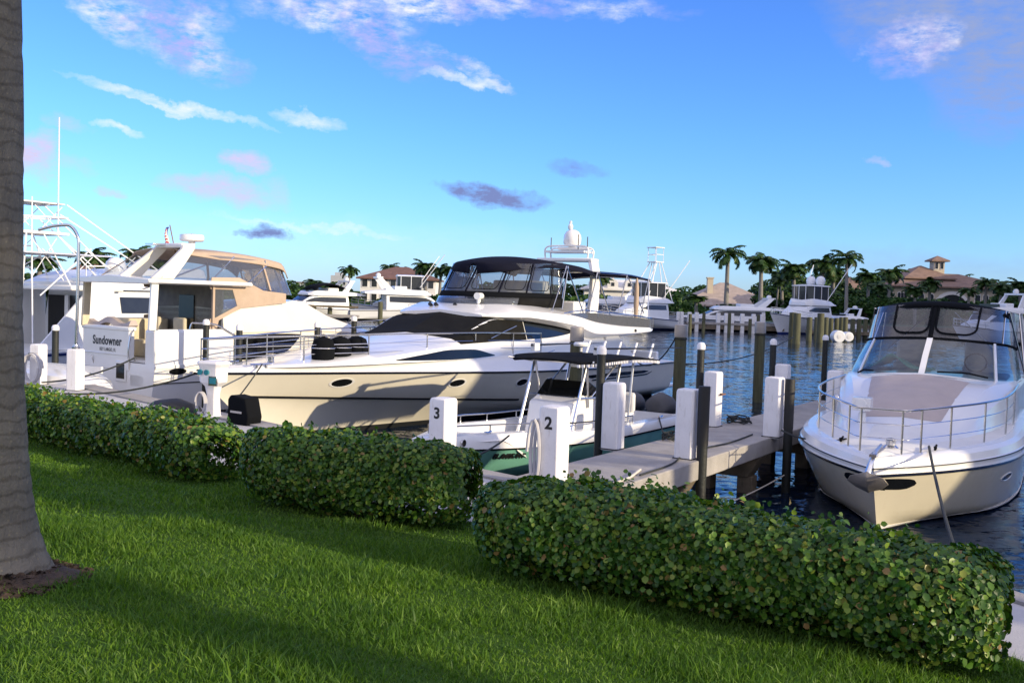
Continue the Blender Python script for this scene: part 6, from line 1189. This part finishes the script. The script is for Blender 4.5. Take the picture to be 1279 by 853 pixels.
def flybridge_boat(label, loc, head, L=16, B=2.3, s0=1.3, s1=2.1, cover=False, hard=True, stripe=None, zs=1.0):
    t = thing('motor_yacht', label, 'yacht', loc, math.atan2(head[1], head[0]), FG); P = boat_hull(t, L, B, s0, s1, stripe=stripe); k = L / 16
    st_ = [fsta(13.6 * k, .6, s1 * .9, s1 + .1, s1 + .12), fsta(11.4 * k, 1.5, s0 + .4, s0 + 1.1, s0 + 1.2), fsta(9.6 * k, 1.9, s0 + .2, s0 + 2.0, s0 + 2.15), fsta(4.5 * k, 2.0, s0, s0 + 2.1, s0 + 2.2)]
    hl = loft(st_, 4); hl.build('deckhouse', 'gelfar', t, ang=32); tr_ = bvh(hl)
    wpatch(t, tr_, [(4.9 * k, s0 + 1.15, s0 + 1.85), (8.0 * k, s0 + 1.1, s0 + 1.85), (9.6 * k, s0 + 1.15, s0 + 1.75), (10.7 * k, s0 + 1.1, s0 + 1.25)])
    patch(tr_, [(9.7 * k, -1.5, 1.5), (10.4 * k, -1.4, 1.4), (11.1 * k, -1.2, 1.2)], (0, 0, 9), (1, 0, 0), (0, 1, 0), (0, 0, -1), 6, 6, off=.03).build('windscreen', 'farglass', t)
    f2 = loft([fsta(10.2 * k, 1.3, s0 + 2.1, s0 + 2.35, s0 + 2.4), fsta(9.2 * k, 2.0, s0 + 2.05, s0 + 2.75, s0 + 2.6), fsta(5 * k, 2.1, s0 + 2.1, s0 + 2.7, s0 + 2.5), fsta(1.8 * k, 1.9, s0 + 2.15, s0 + 2.4, s0 + 2.35)], 4); f2.build('flybridge', 'gelfar', t, ang=32)
    MB().rows([[Vector((x, y, z)) for y, z in ((-1.5, s0 + 2.7), (-1.4, s0 + 3.1), (1.4, s0 + 3.1), (1.5, s0 + 2.7))] for x in (9.0 * k, 8.8 * k)], close=True, caps=True).build('wind_screen', 'farglass', t)
    MB().box(5.6 * k, 7.2 * k, -1.2, 1.2, s0 + 2.5, s0 + 3.2).build('helm_seat', 'gelfar', t, bevel=.1)
    for s in (1, -1): MB().rows([[Vector((x0, s * y0, z)), Vector((x0, s * (y0 + .2), z)), Vector((x1, s * (y0 + .2), z)), Vector((x1, s * y0, z))] for z, x0, x1, y0 in ((s0 + 2.5, 4.6 * k, 5.6 * k, 1.6), (s0 + 4.2, 3.4 * k, 4.0 * k, 1.2))], close=True, caps=True).build('radar_arch_leg', 'gelfar', t)
    MB().box(3.3 * k, 4.1 * k, -1.4, 1.4, s0 + 4.15, s0 + 4.35).build('radar_arch_top', 'gelfar', t); MB().lathe([(.3, s0 + 4.35), (.33, s0 + 4.6), (.2, s0 + 4.8), (0, s0 + 4.85)], (3.7 * k, 0, 0), 12).build('radar_dome', 'gelfar', t)
    if cover: MB().grid(lambda u, v: Vector((lerp(4.5, 9.4, u) * k, lerp(-1.7, 1.7, v), s0 + 3.0 + .9 * math.sin(PI * u) ** .6 - .2 * (2 * v - 1) ** 2)), 10, 8).build('flybridge_cover', 'black', t, solid=.05)
    rails(t, P, L, L * .45); t.scale = (1, 1, zs); return t
def sportfish(label, loc, head, L=15, B=2.3, s0=1.2, s1=2.3, tower=0.0, domes=True, stripe='blue', outr=True, enclosed=True):
    t = thing('sportfishing_boat', label, 'boat', loc, math.atan2(head[1], head[0]), FG); P = boat_hull(t, L, B, s0, s1, 2.0, stripe=stripe); k = L / 15
    hl = loft([fsta(11.6 * k, .7, s1 * .86, s1 + .05, s1 + .08), fsta(9.4 * k, 1.7, s0 + .6, s0 + 1.7, s0 + 1.8), fsta(8.2 * k, 1.9, s0 + .4, s0 + 2.1, s0 + 2.2), fsta(4.2 * k, 1.95, s0, s0 + 2.1, s0 + 2.2)], 4); hl.build('deckhouse', 'gelfar', t, ang=32); tr_ = bvh(hl)
    wpatch(t, tr_, [(4.6 * k, s0 + 1.3, s0 + 1.85), (7.6 * k, s0 + 1.3, s0 + 1.85), (9.0 * k, s0 + 1.35, s0 + 1.5)])
    loft([fsta(9.0 * k, 1.1, s0 + 2.1, s0 + 2.5, s0 + 2.5), fsta(8.2 * k, 1.8, s0 + 2.1, s0 + 2.95, s0 + 2.8), fsta(4.4 * k, 1.9, s0 + 2.1, s0 + 2.7, s0 + 2.5), fsta(3.2 * k, 1.9, s0 + 2.15, s0 + 2.3, s0 + 2.3)], 4).build('flybridge', 'gelfar', t, ang=32)
    hz_ = s0 + 4.5
    if enclosed: MB().rows([[Vector((x, y, hz_ + z)) for y, z in ((-1.6, 0), (-1.5, .10), (0, .22), (1.5, .10), (1.6, 0))] for x in (4.2 * k, 5 * k, 7.6 * k, 8.2 * k)], close=True, caps=True).build('hard_top', 'gelfar', t, ang=30)
    if enclosed: MB().rows([[Vector((x, y, z)) for x, y in ((4.6 * k, -1.5), (7.6 * k, -1.45), (8.1 * k, -.8), (8.1 * k, .8), (7.6 * k, 1.45), (4.6 * k, 1.5))] for z in (s0 + 2.75, hz_)]).build('enclosure', 'farglass', t, ang=20)
    for x, y in ((4.6, 1.52), (6.2, 1.54), (7.7, 1.46), (8.15, .5), (8.15, -.5), (7.7, -1.46), (6.2, -1.54), (4.6, -1.52)): enclosed and strut('hard_top_post', (x * k, y, s0 + 2.4), (x * k, y, hz_), .05, 'gelfar', t, 6)
    if domes:
        for y in (-.7, .7): MB().lathe([(.25, hz_ + .15), (.55, hz_ + .35), (.6, hz_ + .8), (.45, hz_ + 1.15), (.2, hz_ + 1.3), (0, hz_ + 1.33)], (5.2 * k, y, 0), 14).build('satellite_dome', 'gelfar', t, ang=50)
    if outr:
        for s in (1, -1): strut('outrigger', (5.5 * k, s * 1.7, s0 + 2.4), (1.5 * k, s * 2.8, s0 + 7.4), .05, 'gelfar', t, 5)
    if tower:
        zt = hz_ + tower
        for s in (1, -1):
            for a, b_ in (((8.0 * k, s * 1.6, s0 + 2.7), (5.4 * k, s * .6, zt)), ((3.4 * k, s * 1.8, s0 + 2.2), (4.6 * k, s * .6, zt)), ((5.0 * k, s * 1.2, hz_), (5.0 * k, s * .6, zt))): strut('tower_leg', a, b_, .06, 'gelfar', t, 6)
        MB().box(4.2 * k, 5.8 * k, -.75, .75, zt - .05, zt + .06).build('tower_platform', 'gelfar', t); MB().tube([(4.3 * k, -.7, zt + .9), (5.6 * k, -.7, zt + .9), (5.6 * k, .7, zt + .9), (4.3 * k, .7, zt + .9)], .05, 6).build('tower_rail', 'gelfar', t); MB().box(4.2 * k, 5.9 * k, -.8, .8, zt + 1.7, zt + 1.8).build('sun_shade', 'gelfar', t)
        for x, y in ((4.3, .7), (5.7, .7), (4.3, -.7), (5.7, -.7)): strut('shade_post', (x * k, y, zt), (x * k, y, zt + 1.72), .04, 'gelfar', t, 5)
    rails(t, P, L, L * .6); return t
flybridge_boat('far white yacht with a blue stripe and black cover, left of the open water', (at(462, 129), 127.5, 0), (-.75, -.66), 15, 2.5, 1.4, 2.3, cover=True, stripe='blue', zs=.85)
flybridge_boat('far white yacht with a wide flybridge, right of the one with the black cover', (at(436, 126), 124.5, 0), (.95, .3), 16, 2.4, 1.3, 2.2, zs=.98)
flybridge_boat('far white yacht seen behind the aft flybridge rail of the big yacht', (at(828, 128), 127, 0), (-.98, -.2), 16.5, 2.5, 1.5, 2.3, zs=.85)
sportfish('far sportfishing boat with a tall white tower beside the big yacht stern', (at(842, 127), 124.5, 0), (-.8, -.6), 13, 2.2, 1.2, 2.3, tower=2.6, domes=False)
flybridge_boat('long white express yacht with a dark hull line in front of the tan roofed house', (at(1000, 128), 128.5, 0), (-1, -.03), 18.2, 2.4, 1.6, 2.4, zs=.74)
sportfish('far sportfishing boat with twin white domes and a navy boot stripe, bow towards the camera', (at(1040, 130), 129, 0), (-.78, -.63), 14, 2.4, 1.5, 2.6, domes=True)
flybridge_boat('white boat mostly hidden behind the row of far piles, right of the domed sportfisher', (at(1092, 126), 129.5, 0), (-.97, -.25), 7, 1.6, 1.2, 1.8, zs=.62)
flybridge_boat('white boat showing at the right edge behind the express cruiser canopy', (at(1300, 110), 112, 0), (-.95, -.3), 11, 2.0, 1.3, 2.0)
sportfish('white sportfishing boat with raked outriggers before the red brown roofed house', (at(562, 131), 130, 0), (-.97, -.2), 13, 2.1, 1.2, 2.1, domes=False, enclosed=True)
# far dock: long slab, white posts, timber piles
fd_ = thing('long_dock', 'low dark dock with pale posts below the long white yacht on the far side', 'dock', (0, 0, 0), 0); MB().box(at(856, 122), at(978, 122), 121.5, 123.5, .9, 1.15).build('dock_slab', 'conc', fd_); MB().box(at(856, 122), at(978, 122), 121.6, 121.8, .35, .9).build('dock_face', 'concd', fd_)
def far_post(px, Yp, top, label, w=.45): 
    t = thing('mooring_post', label, 'mooring post', (at(px, Yp), Yp, 0), 0, 'pale posts of the far dock'); MB().rows([[Vector((x * s, y * s, z)) for x, y in ((-w / 2, -w / 2), (w / 2, -w / 2), (w / 2, w / 2), (-w / 2, w / 2))] for z, s in ((-.5, 1), (top - .06, 1), (top, .8))], close=True, caps=True).build('post_body', 'whitefar', t); return t
for px in (846, 850, 860, 869, 896, 906, 913, 926, 940, 951): far_post(px, 121.8, 2.35, 'pale square post in the row along the far dock below the long white yacht')
def far_pile(px, Yp, top, label, r=.2, g='timber piles along the far shore'):
    t = thing('timber_pile', label, 'pile', (at(px, Yp), Yp, 0), px, g); MB().lathe([(r * 1.05, -1), (r, top * .6), (r * .96, top - .03), (0, top)], n=10).build('shaft', 'pile', t); return t
for px, py in ((861, 392), (878, 390), (910, 391), (936, 398), (946, 393)): far_pile(px, 116, zz(px, py, 116), 'greenish timber pile in front of the long white yacht', .2, 'timber piles in front of the long white yacht')
for px, py, Yp, r in ((989, 390, 92, .34), (994.5, 391, 91, .34), (1010, 396, 100, .28), (1019, 396, 104, .26), (1024, 391, 96, .34), (1031, 396, 106, .25), (1037, 397, 108, .25), (1044, 397, 108, .25), (1050, 396, 107, .27), (1055, 396, 106, .26), (1064, 398, 110, .25), (1072, 398, 110, .25), (1080, 398, 112, .25), (1088, 399, 112, .25)):
    lab = 'stout timber pile of the leading pair in front of the far sportfisher' if px < 1000 else 'timber pile in the close row right of the far sportfisher'; far_pile(px, Yp, zz(px, py, Yp), lab, r, 'leading pair of timber piles' if px < 1000 else 'timber piles in the close row')
for px, py in ((391, 381), (411, 384), (474, 377), (520, 381)): far_pile(px, 117, zz(px, py, 117), 'timber pile standing before the far left yachts', .28, 'timber piles before the far left yachts')
fd2 = thing('floating_dock', 'dark wooden dock running behind the close row of far piles', 'dock', (0, 0, 0), 0); MB().box(at(1008, 112), at(1092, 112), 111, 113, .45, .8).build('dock_deck', 'concd', fd2)
for px, l in ((1046, 'larger'), (1058, 'smaller')):
    t = thing('white_drum', f'{l} white round drum lying at the foot of the close row of far piles', 'drum', (at(px, 100), 100, .25), 0); MB().cyl((0, -.5, .3), (0, .6, .3), .62 if l == 'larger' else .5, n=16).build('drum_body', 'gelfar', t, bevel=.08); MB().cyl((0, -.53, .3), (0, -.49, .3), .2, n=12).build('drum_cap', 'whitefar', t)
fr_ = thing('railing', 'long dark dock railing at the left edge of the open water, before the far yachts', 'railing', (0, 0, 0), 0)
x0, x1 = at(372, 116), at(446, 116); MB().box(x0, x1, 116, 116.25, 1.6, 1.85).build('top_rail', 'concd', fr_); MB().box(x0, x1, 116, 117.2, .5, .8).build('walkway', 'conc', fr_)
# ------------------------------------------------------------------ sportfisher with tuna tower behind Sundowner
T = sportfish('white sportfishing boat with a spidery tuna tower behind the palm trunk and Sundowner', (-17.4, 31.2, 0), (.525, .851), 15, 2.4, 1.15, 2.0, tower=0, domes=False, outr=False, enclosed=False)
T['group'] = 'boats moored in the near slips'
for y in (1.3,): pass
MB().box(4.12, 4.2, -1.6, 1.6, 1.3, 3.0).build('saloon_window', 'glass', T); 
for y in (-.5, .45): MB().box(4.05, 4.13, y - .1, y + .1, 1.3, 3.0).build('door_post', 'gel', T)
for s in (1, -1): MB().prism([(4.2, 1.2), (4.2, 3.2), (3.2, 3.2), (1.4, 1.3)], (0, .08, 0), (0, s * 1.92 - .04, 0), ((1, 0, 0), (0, 0, 1))).build('cockpit_wing', 'gel', T)
MB().box(2.6, 4.6, -1.95, 1.95, 3.18, 3.36).build('cockpit_overhang', 'gel', T, bevel=.05)
tz_ = 5.05
MB().rows([[Vector((x, y, 4.36 + z)) for y, z in ((-1.3, 0), (-1.2, .05), (1.2, .05), (1.3, 0))] for x in (1.4, 4.6)], close=True, caps=True).build('half_tower_roof', 'gel', T)
for s in (1, -1):
    for a, b_ in (((7.6, s * 1.7, 3.2), (3.3, s * .62, 6.05)), ((7.2, s * 1.75, 3.2), (3.0, s * .7, 5.7)), ((1.3, s * 1.9, 1.5), (2.0, s * .7, tz_)), ((2.7, s * 1.8, 3.3), (2.4, s * .7, tz_)), ((4.2, s * 1.6, 3.3), (2.9, s * .65, tz_)), ((2.0, s * .72, 3.4), (2.0, s * .7, 6.2)), ((5.2, s * 1.5, 3.4), (3.6, s * 1.2, 4.6)), ((1.6, s * 1.8, 3.0), (3.9, s * 1.1, 4.6))): strut('tower_leg', a, b_, .024, 'gel', T, 7)
for s in (1, -1):
    for a, b_ in (((1.7, s * 1.2, 3.6), (2.9, s * .68, 4.9)), ((2.9, s * 1.1, 3.5), (2.0, s * .75, 4.8)), ((2.2, s * .7, 5.05), (3.1, s * .66, 5.95)), ((3.1, s * .66, 5.05), (2.1, s * .7, 5.95)), ((5.6, s * 1.2, 4.4), (4.4, s * 1.2, 3.3))): strut('tower_brace', a, b_, .016, 'gel', T, 6)
for x, z in ((2.0, 3.9), (2.6, 4.25), (2.0, 4.6), (3.2, 5.05)): strut('tower_crossbar', (x, -.72, z), (x, .72, z), .03, 'gel', T, 6)
MB().box(1.5, 3.3, -.8, .8, tz_ - .04, tz_ + .05).build('tower_platform', 'gel', T, bevel=.02); MB().box(1.6, 3.2, -.7, .7, 6.02, 6.07).build('tower_shade', 'gel', T, bevel=.02)
MB().tube(smooth_path([(1.6, -.75, 5.55), (3.1, -.75, 5.6), (3.4, -.5, 5.6), (3.4, .5, 5.6), (3.1, .75, 5.6), (1.6, .75, 5.55)], 4), .03, 6).build('tower_belly_rail', 'gel', T)
for y in (-.3, .15): strut('ladder_rail', (1.25, y - .9, 1.4), (1.75, y - .5, tz_), .028, 'gel', T, 6)
for k in range(11): MB().cyl((1.27 + .042 * k, -1.2 + .036 * k, 1.7 + .32 * k), (1.27 + .042 * k, -.75 + .036 * k, 1.7 + .32 * k), .018, n=5).build('ladder_rung', 'gel', T)
for x, y, z0, z1 in ((2.9, -.75, 5.0, 8.9), (1.7, .6, 5.0, 8.0)): strut('whip_antenna', (x, y, z0), (x, y, z1), .022, 'gel', T, 5)
for s in (1, -1): strut('outrigger', (5.4, s * 1.9, 3.3), (8.6, s * 2.2, 4.5), .03, 'steel', T, 6)
MB().lathe([(.10, 3.2), (.10, 3.72), (.30, 3.74), (.36, 3.82), (.37, 4.05), (.33, 4.25), (.20, 4.38), (0, 4.42)], (5.85, .2, 0), 22).build('satellite_dome', 'gel', T, ang=45)
MB().tube([(3.2, -1.85, 3.4), (3.2, -1.85, 4.0), (4.4, -1.85, 4.05)], .025, 6).build('bridge_rail', 'gel', T)
for x in (4.6, 5.4): MB().lathe([(.25, 3.2), (.28, 3.7), (.25, 3.75), (.06, 3.78), (0, 3.78)], (x, -.6, 0), 12).build('helm_stool', 'gel', T, ang=35)
# ------------------------------------------------------------------ the quay to the right of the lawn: its trees and building shade the marina
PS = Vector((math.cos(SUN_AZ), 0, 0)); 
def sun_xy(s, t):
    a, b = math.sin(SUN_AZ), -math.cos(SUN_AZ)          # towards the sun is (a, -b)
    return (b * s + a * t, a * s - b * t)
q_ = [sun_xy(-40, 19), sun_xy(-40, 70), sun_xy(62, 70), sun_xy(62, 22), sun_xy(30, 19)]
tag(MB().prism(q_, (0, 0, 1.9), (0, 0, -.8)).build('side_quay', 'conc'), kind='structure')
def big_tree(s, t, H, R, zc, seed, label, n=7800, sz=.34):
    r = np.random.default_rng(seed); K = 26; cl = r.normal(size=(K, 3)); cl /= np.linalg.norm(cl, axis=1, keepdims=True); cl *= r.uniform(.3, .95, K)[:, None] * np.array([R * .8, R * .8, (H - zc) * .85]); cl[:, 2] += zc; rad = r.uniform(.28, .46, K) * R * .85
    k = r.integers(0, K, n); d = r.normal(size=(n, 3)); d /= np.linalg.norm(d, axis=1, keepdims=True); P = cl[k] + d * rad[k][:, None] * r.random(n)[:, None] ** .5
    V, F = leafcloud(P, d, sz, r); x, y = sun_xy(s, t); o = thing('shade_tree', label, 'tree', (x, y, 1.1), 0, 'tall trees on the side quay'); fast('crown', V, F, 'bushy', o)
    mb = MB(); mb.tube([(0, 0, -.2), (.1, 0, zc * .4), (0, .1, zc * .8)], .3, 9, rs=[.42, .32, .24])
    for c in cl[:10]: mb.tube([(0, .05, zc * .55), tuple(c * .55 + np.array([0, 0, zc * .35])), tuple(c)], .08, 5, rs=[.16, .10, .04])
    mb.build('trunk', 'bark', o); return o
for i, (s, t, H, R, zc, n) in enumerate([(-5, 25, 12, 4, 8, 1400), (4.3, 25.5, 14.8, 1.7, 12.5, 3000), (7.1, 24, 9.9, 1.05, 8.8, 1250), (8.7, 23, 9.2, 1.2, 7.9, 480), (14.1, 24, 10.8, 1.5, 8.9, 2200)]):
    big_tree(s, t, H, R, zc, 50 + i, 'tall leafy tree on the side quay, outside the right edge of the photo', n, .30)
bg_ = thing('apartment_building', 'cream apartment building with a hipped roof on the side quay, outside the photo', 'building', (0, 0, 1.1), 0)
bs_, bt = 19.2, 27.0
def bq(s0, s1, t0, t1): return [sun_xy(s0, t0), sun_xy(s1, t0), sun_xy(s1, t1), sun_xy(s0, t1)]
BH = 11.6
MB().prism(bq(22.6, 52, 26, 40), (0, 0, BH), (0, 0, -.3)).build('wall', 'stucco', bg_); MB().prism(bq(16.9, 22.58, 26.4, 38), (0, 0, 9.1), (0, 0, -.3)).build('low_wing', 'stucco', bg_)
lo = bq(22.0, 52.6, 25.4, 40.6); hi = [sun_xy(28.0, 30.5), sun_xy(48, 30.5), sun_xy(48, 35.5), sun_xy(28.0, 35.5)]
MB().rows([[Vector((*p, BH - .3)) for p in lo], [Vector((*p, BH + 1.2)) for p in hi]], close=True, caps=True).build('roof', 'roofterra', bg_, ang=20)
for st_i in range(4):
    for k in range(9):
        s0 = 23.2 + 3.2 * k; f = MB().prism(bq(s0, s0 + 1.7, 25.93, 26.05), (0, 0, 1.7), (0, 0, .8 + 2.8 * st_i)).build('window', 'stuccow', bg_); MB().prism(bq(s0 + .12, s0 + 1.58, 25.90, 25.95), (0, 0, 1.46), (0, 0, .92 + 2.8 * st_i)).build('pane', 'farglass', f)
# unseen apartment block added to shade the right half of the far shore
ab = thing('apartment_block', 'long white block added to shade the far shore, outside the right edge of the photo', 'building', (0, 0, 1.2), 0)
MB().prism(bq(112, 214, 22, 36), (0, 0, 21.5), (0, 0, -2)).build('wall', 'stuccow', ab); MB().prism(bq(111.6, 214.4, 21.6, 36.4), (0, 0, .5), (0, 0, 19.5)).build('roof', 'stuccow', ab)
for st_i in range(6):
    for k in range(16): s0 = 114 + 6.2 * k; MB().prism(bq(s0, s0 + 2.6, 21.94, 22.05), (0, 0, 1.8), (0, 0, 1 + 3 * st_i)).build('window', 'farglass', ab)
bpy.context.view_layer.update()
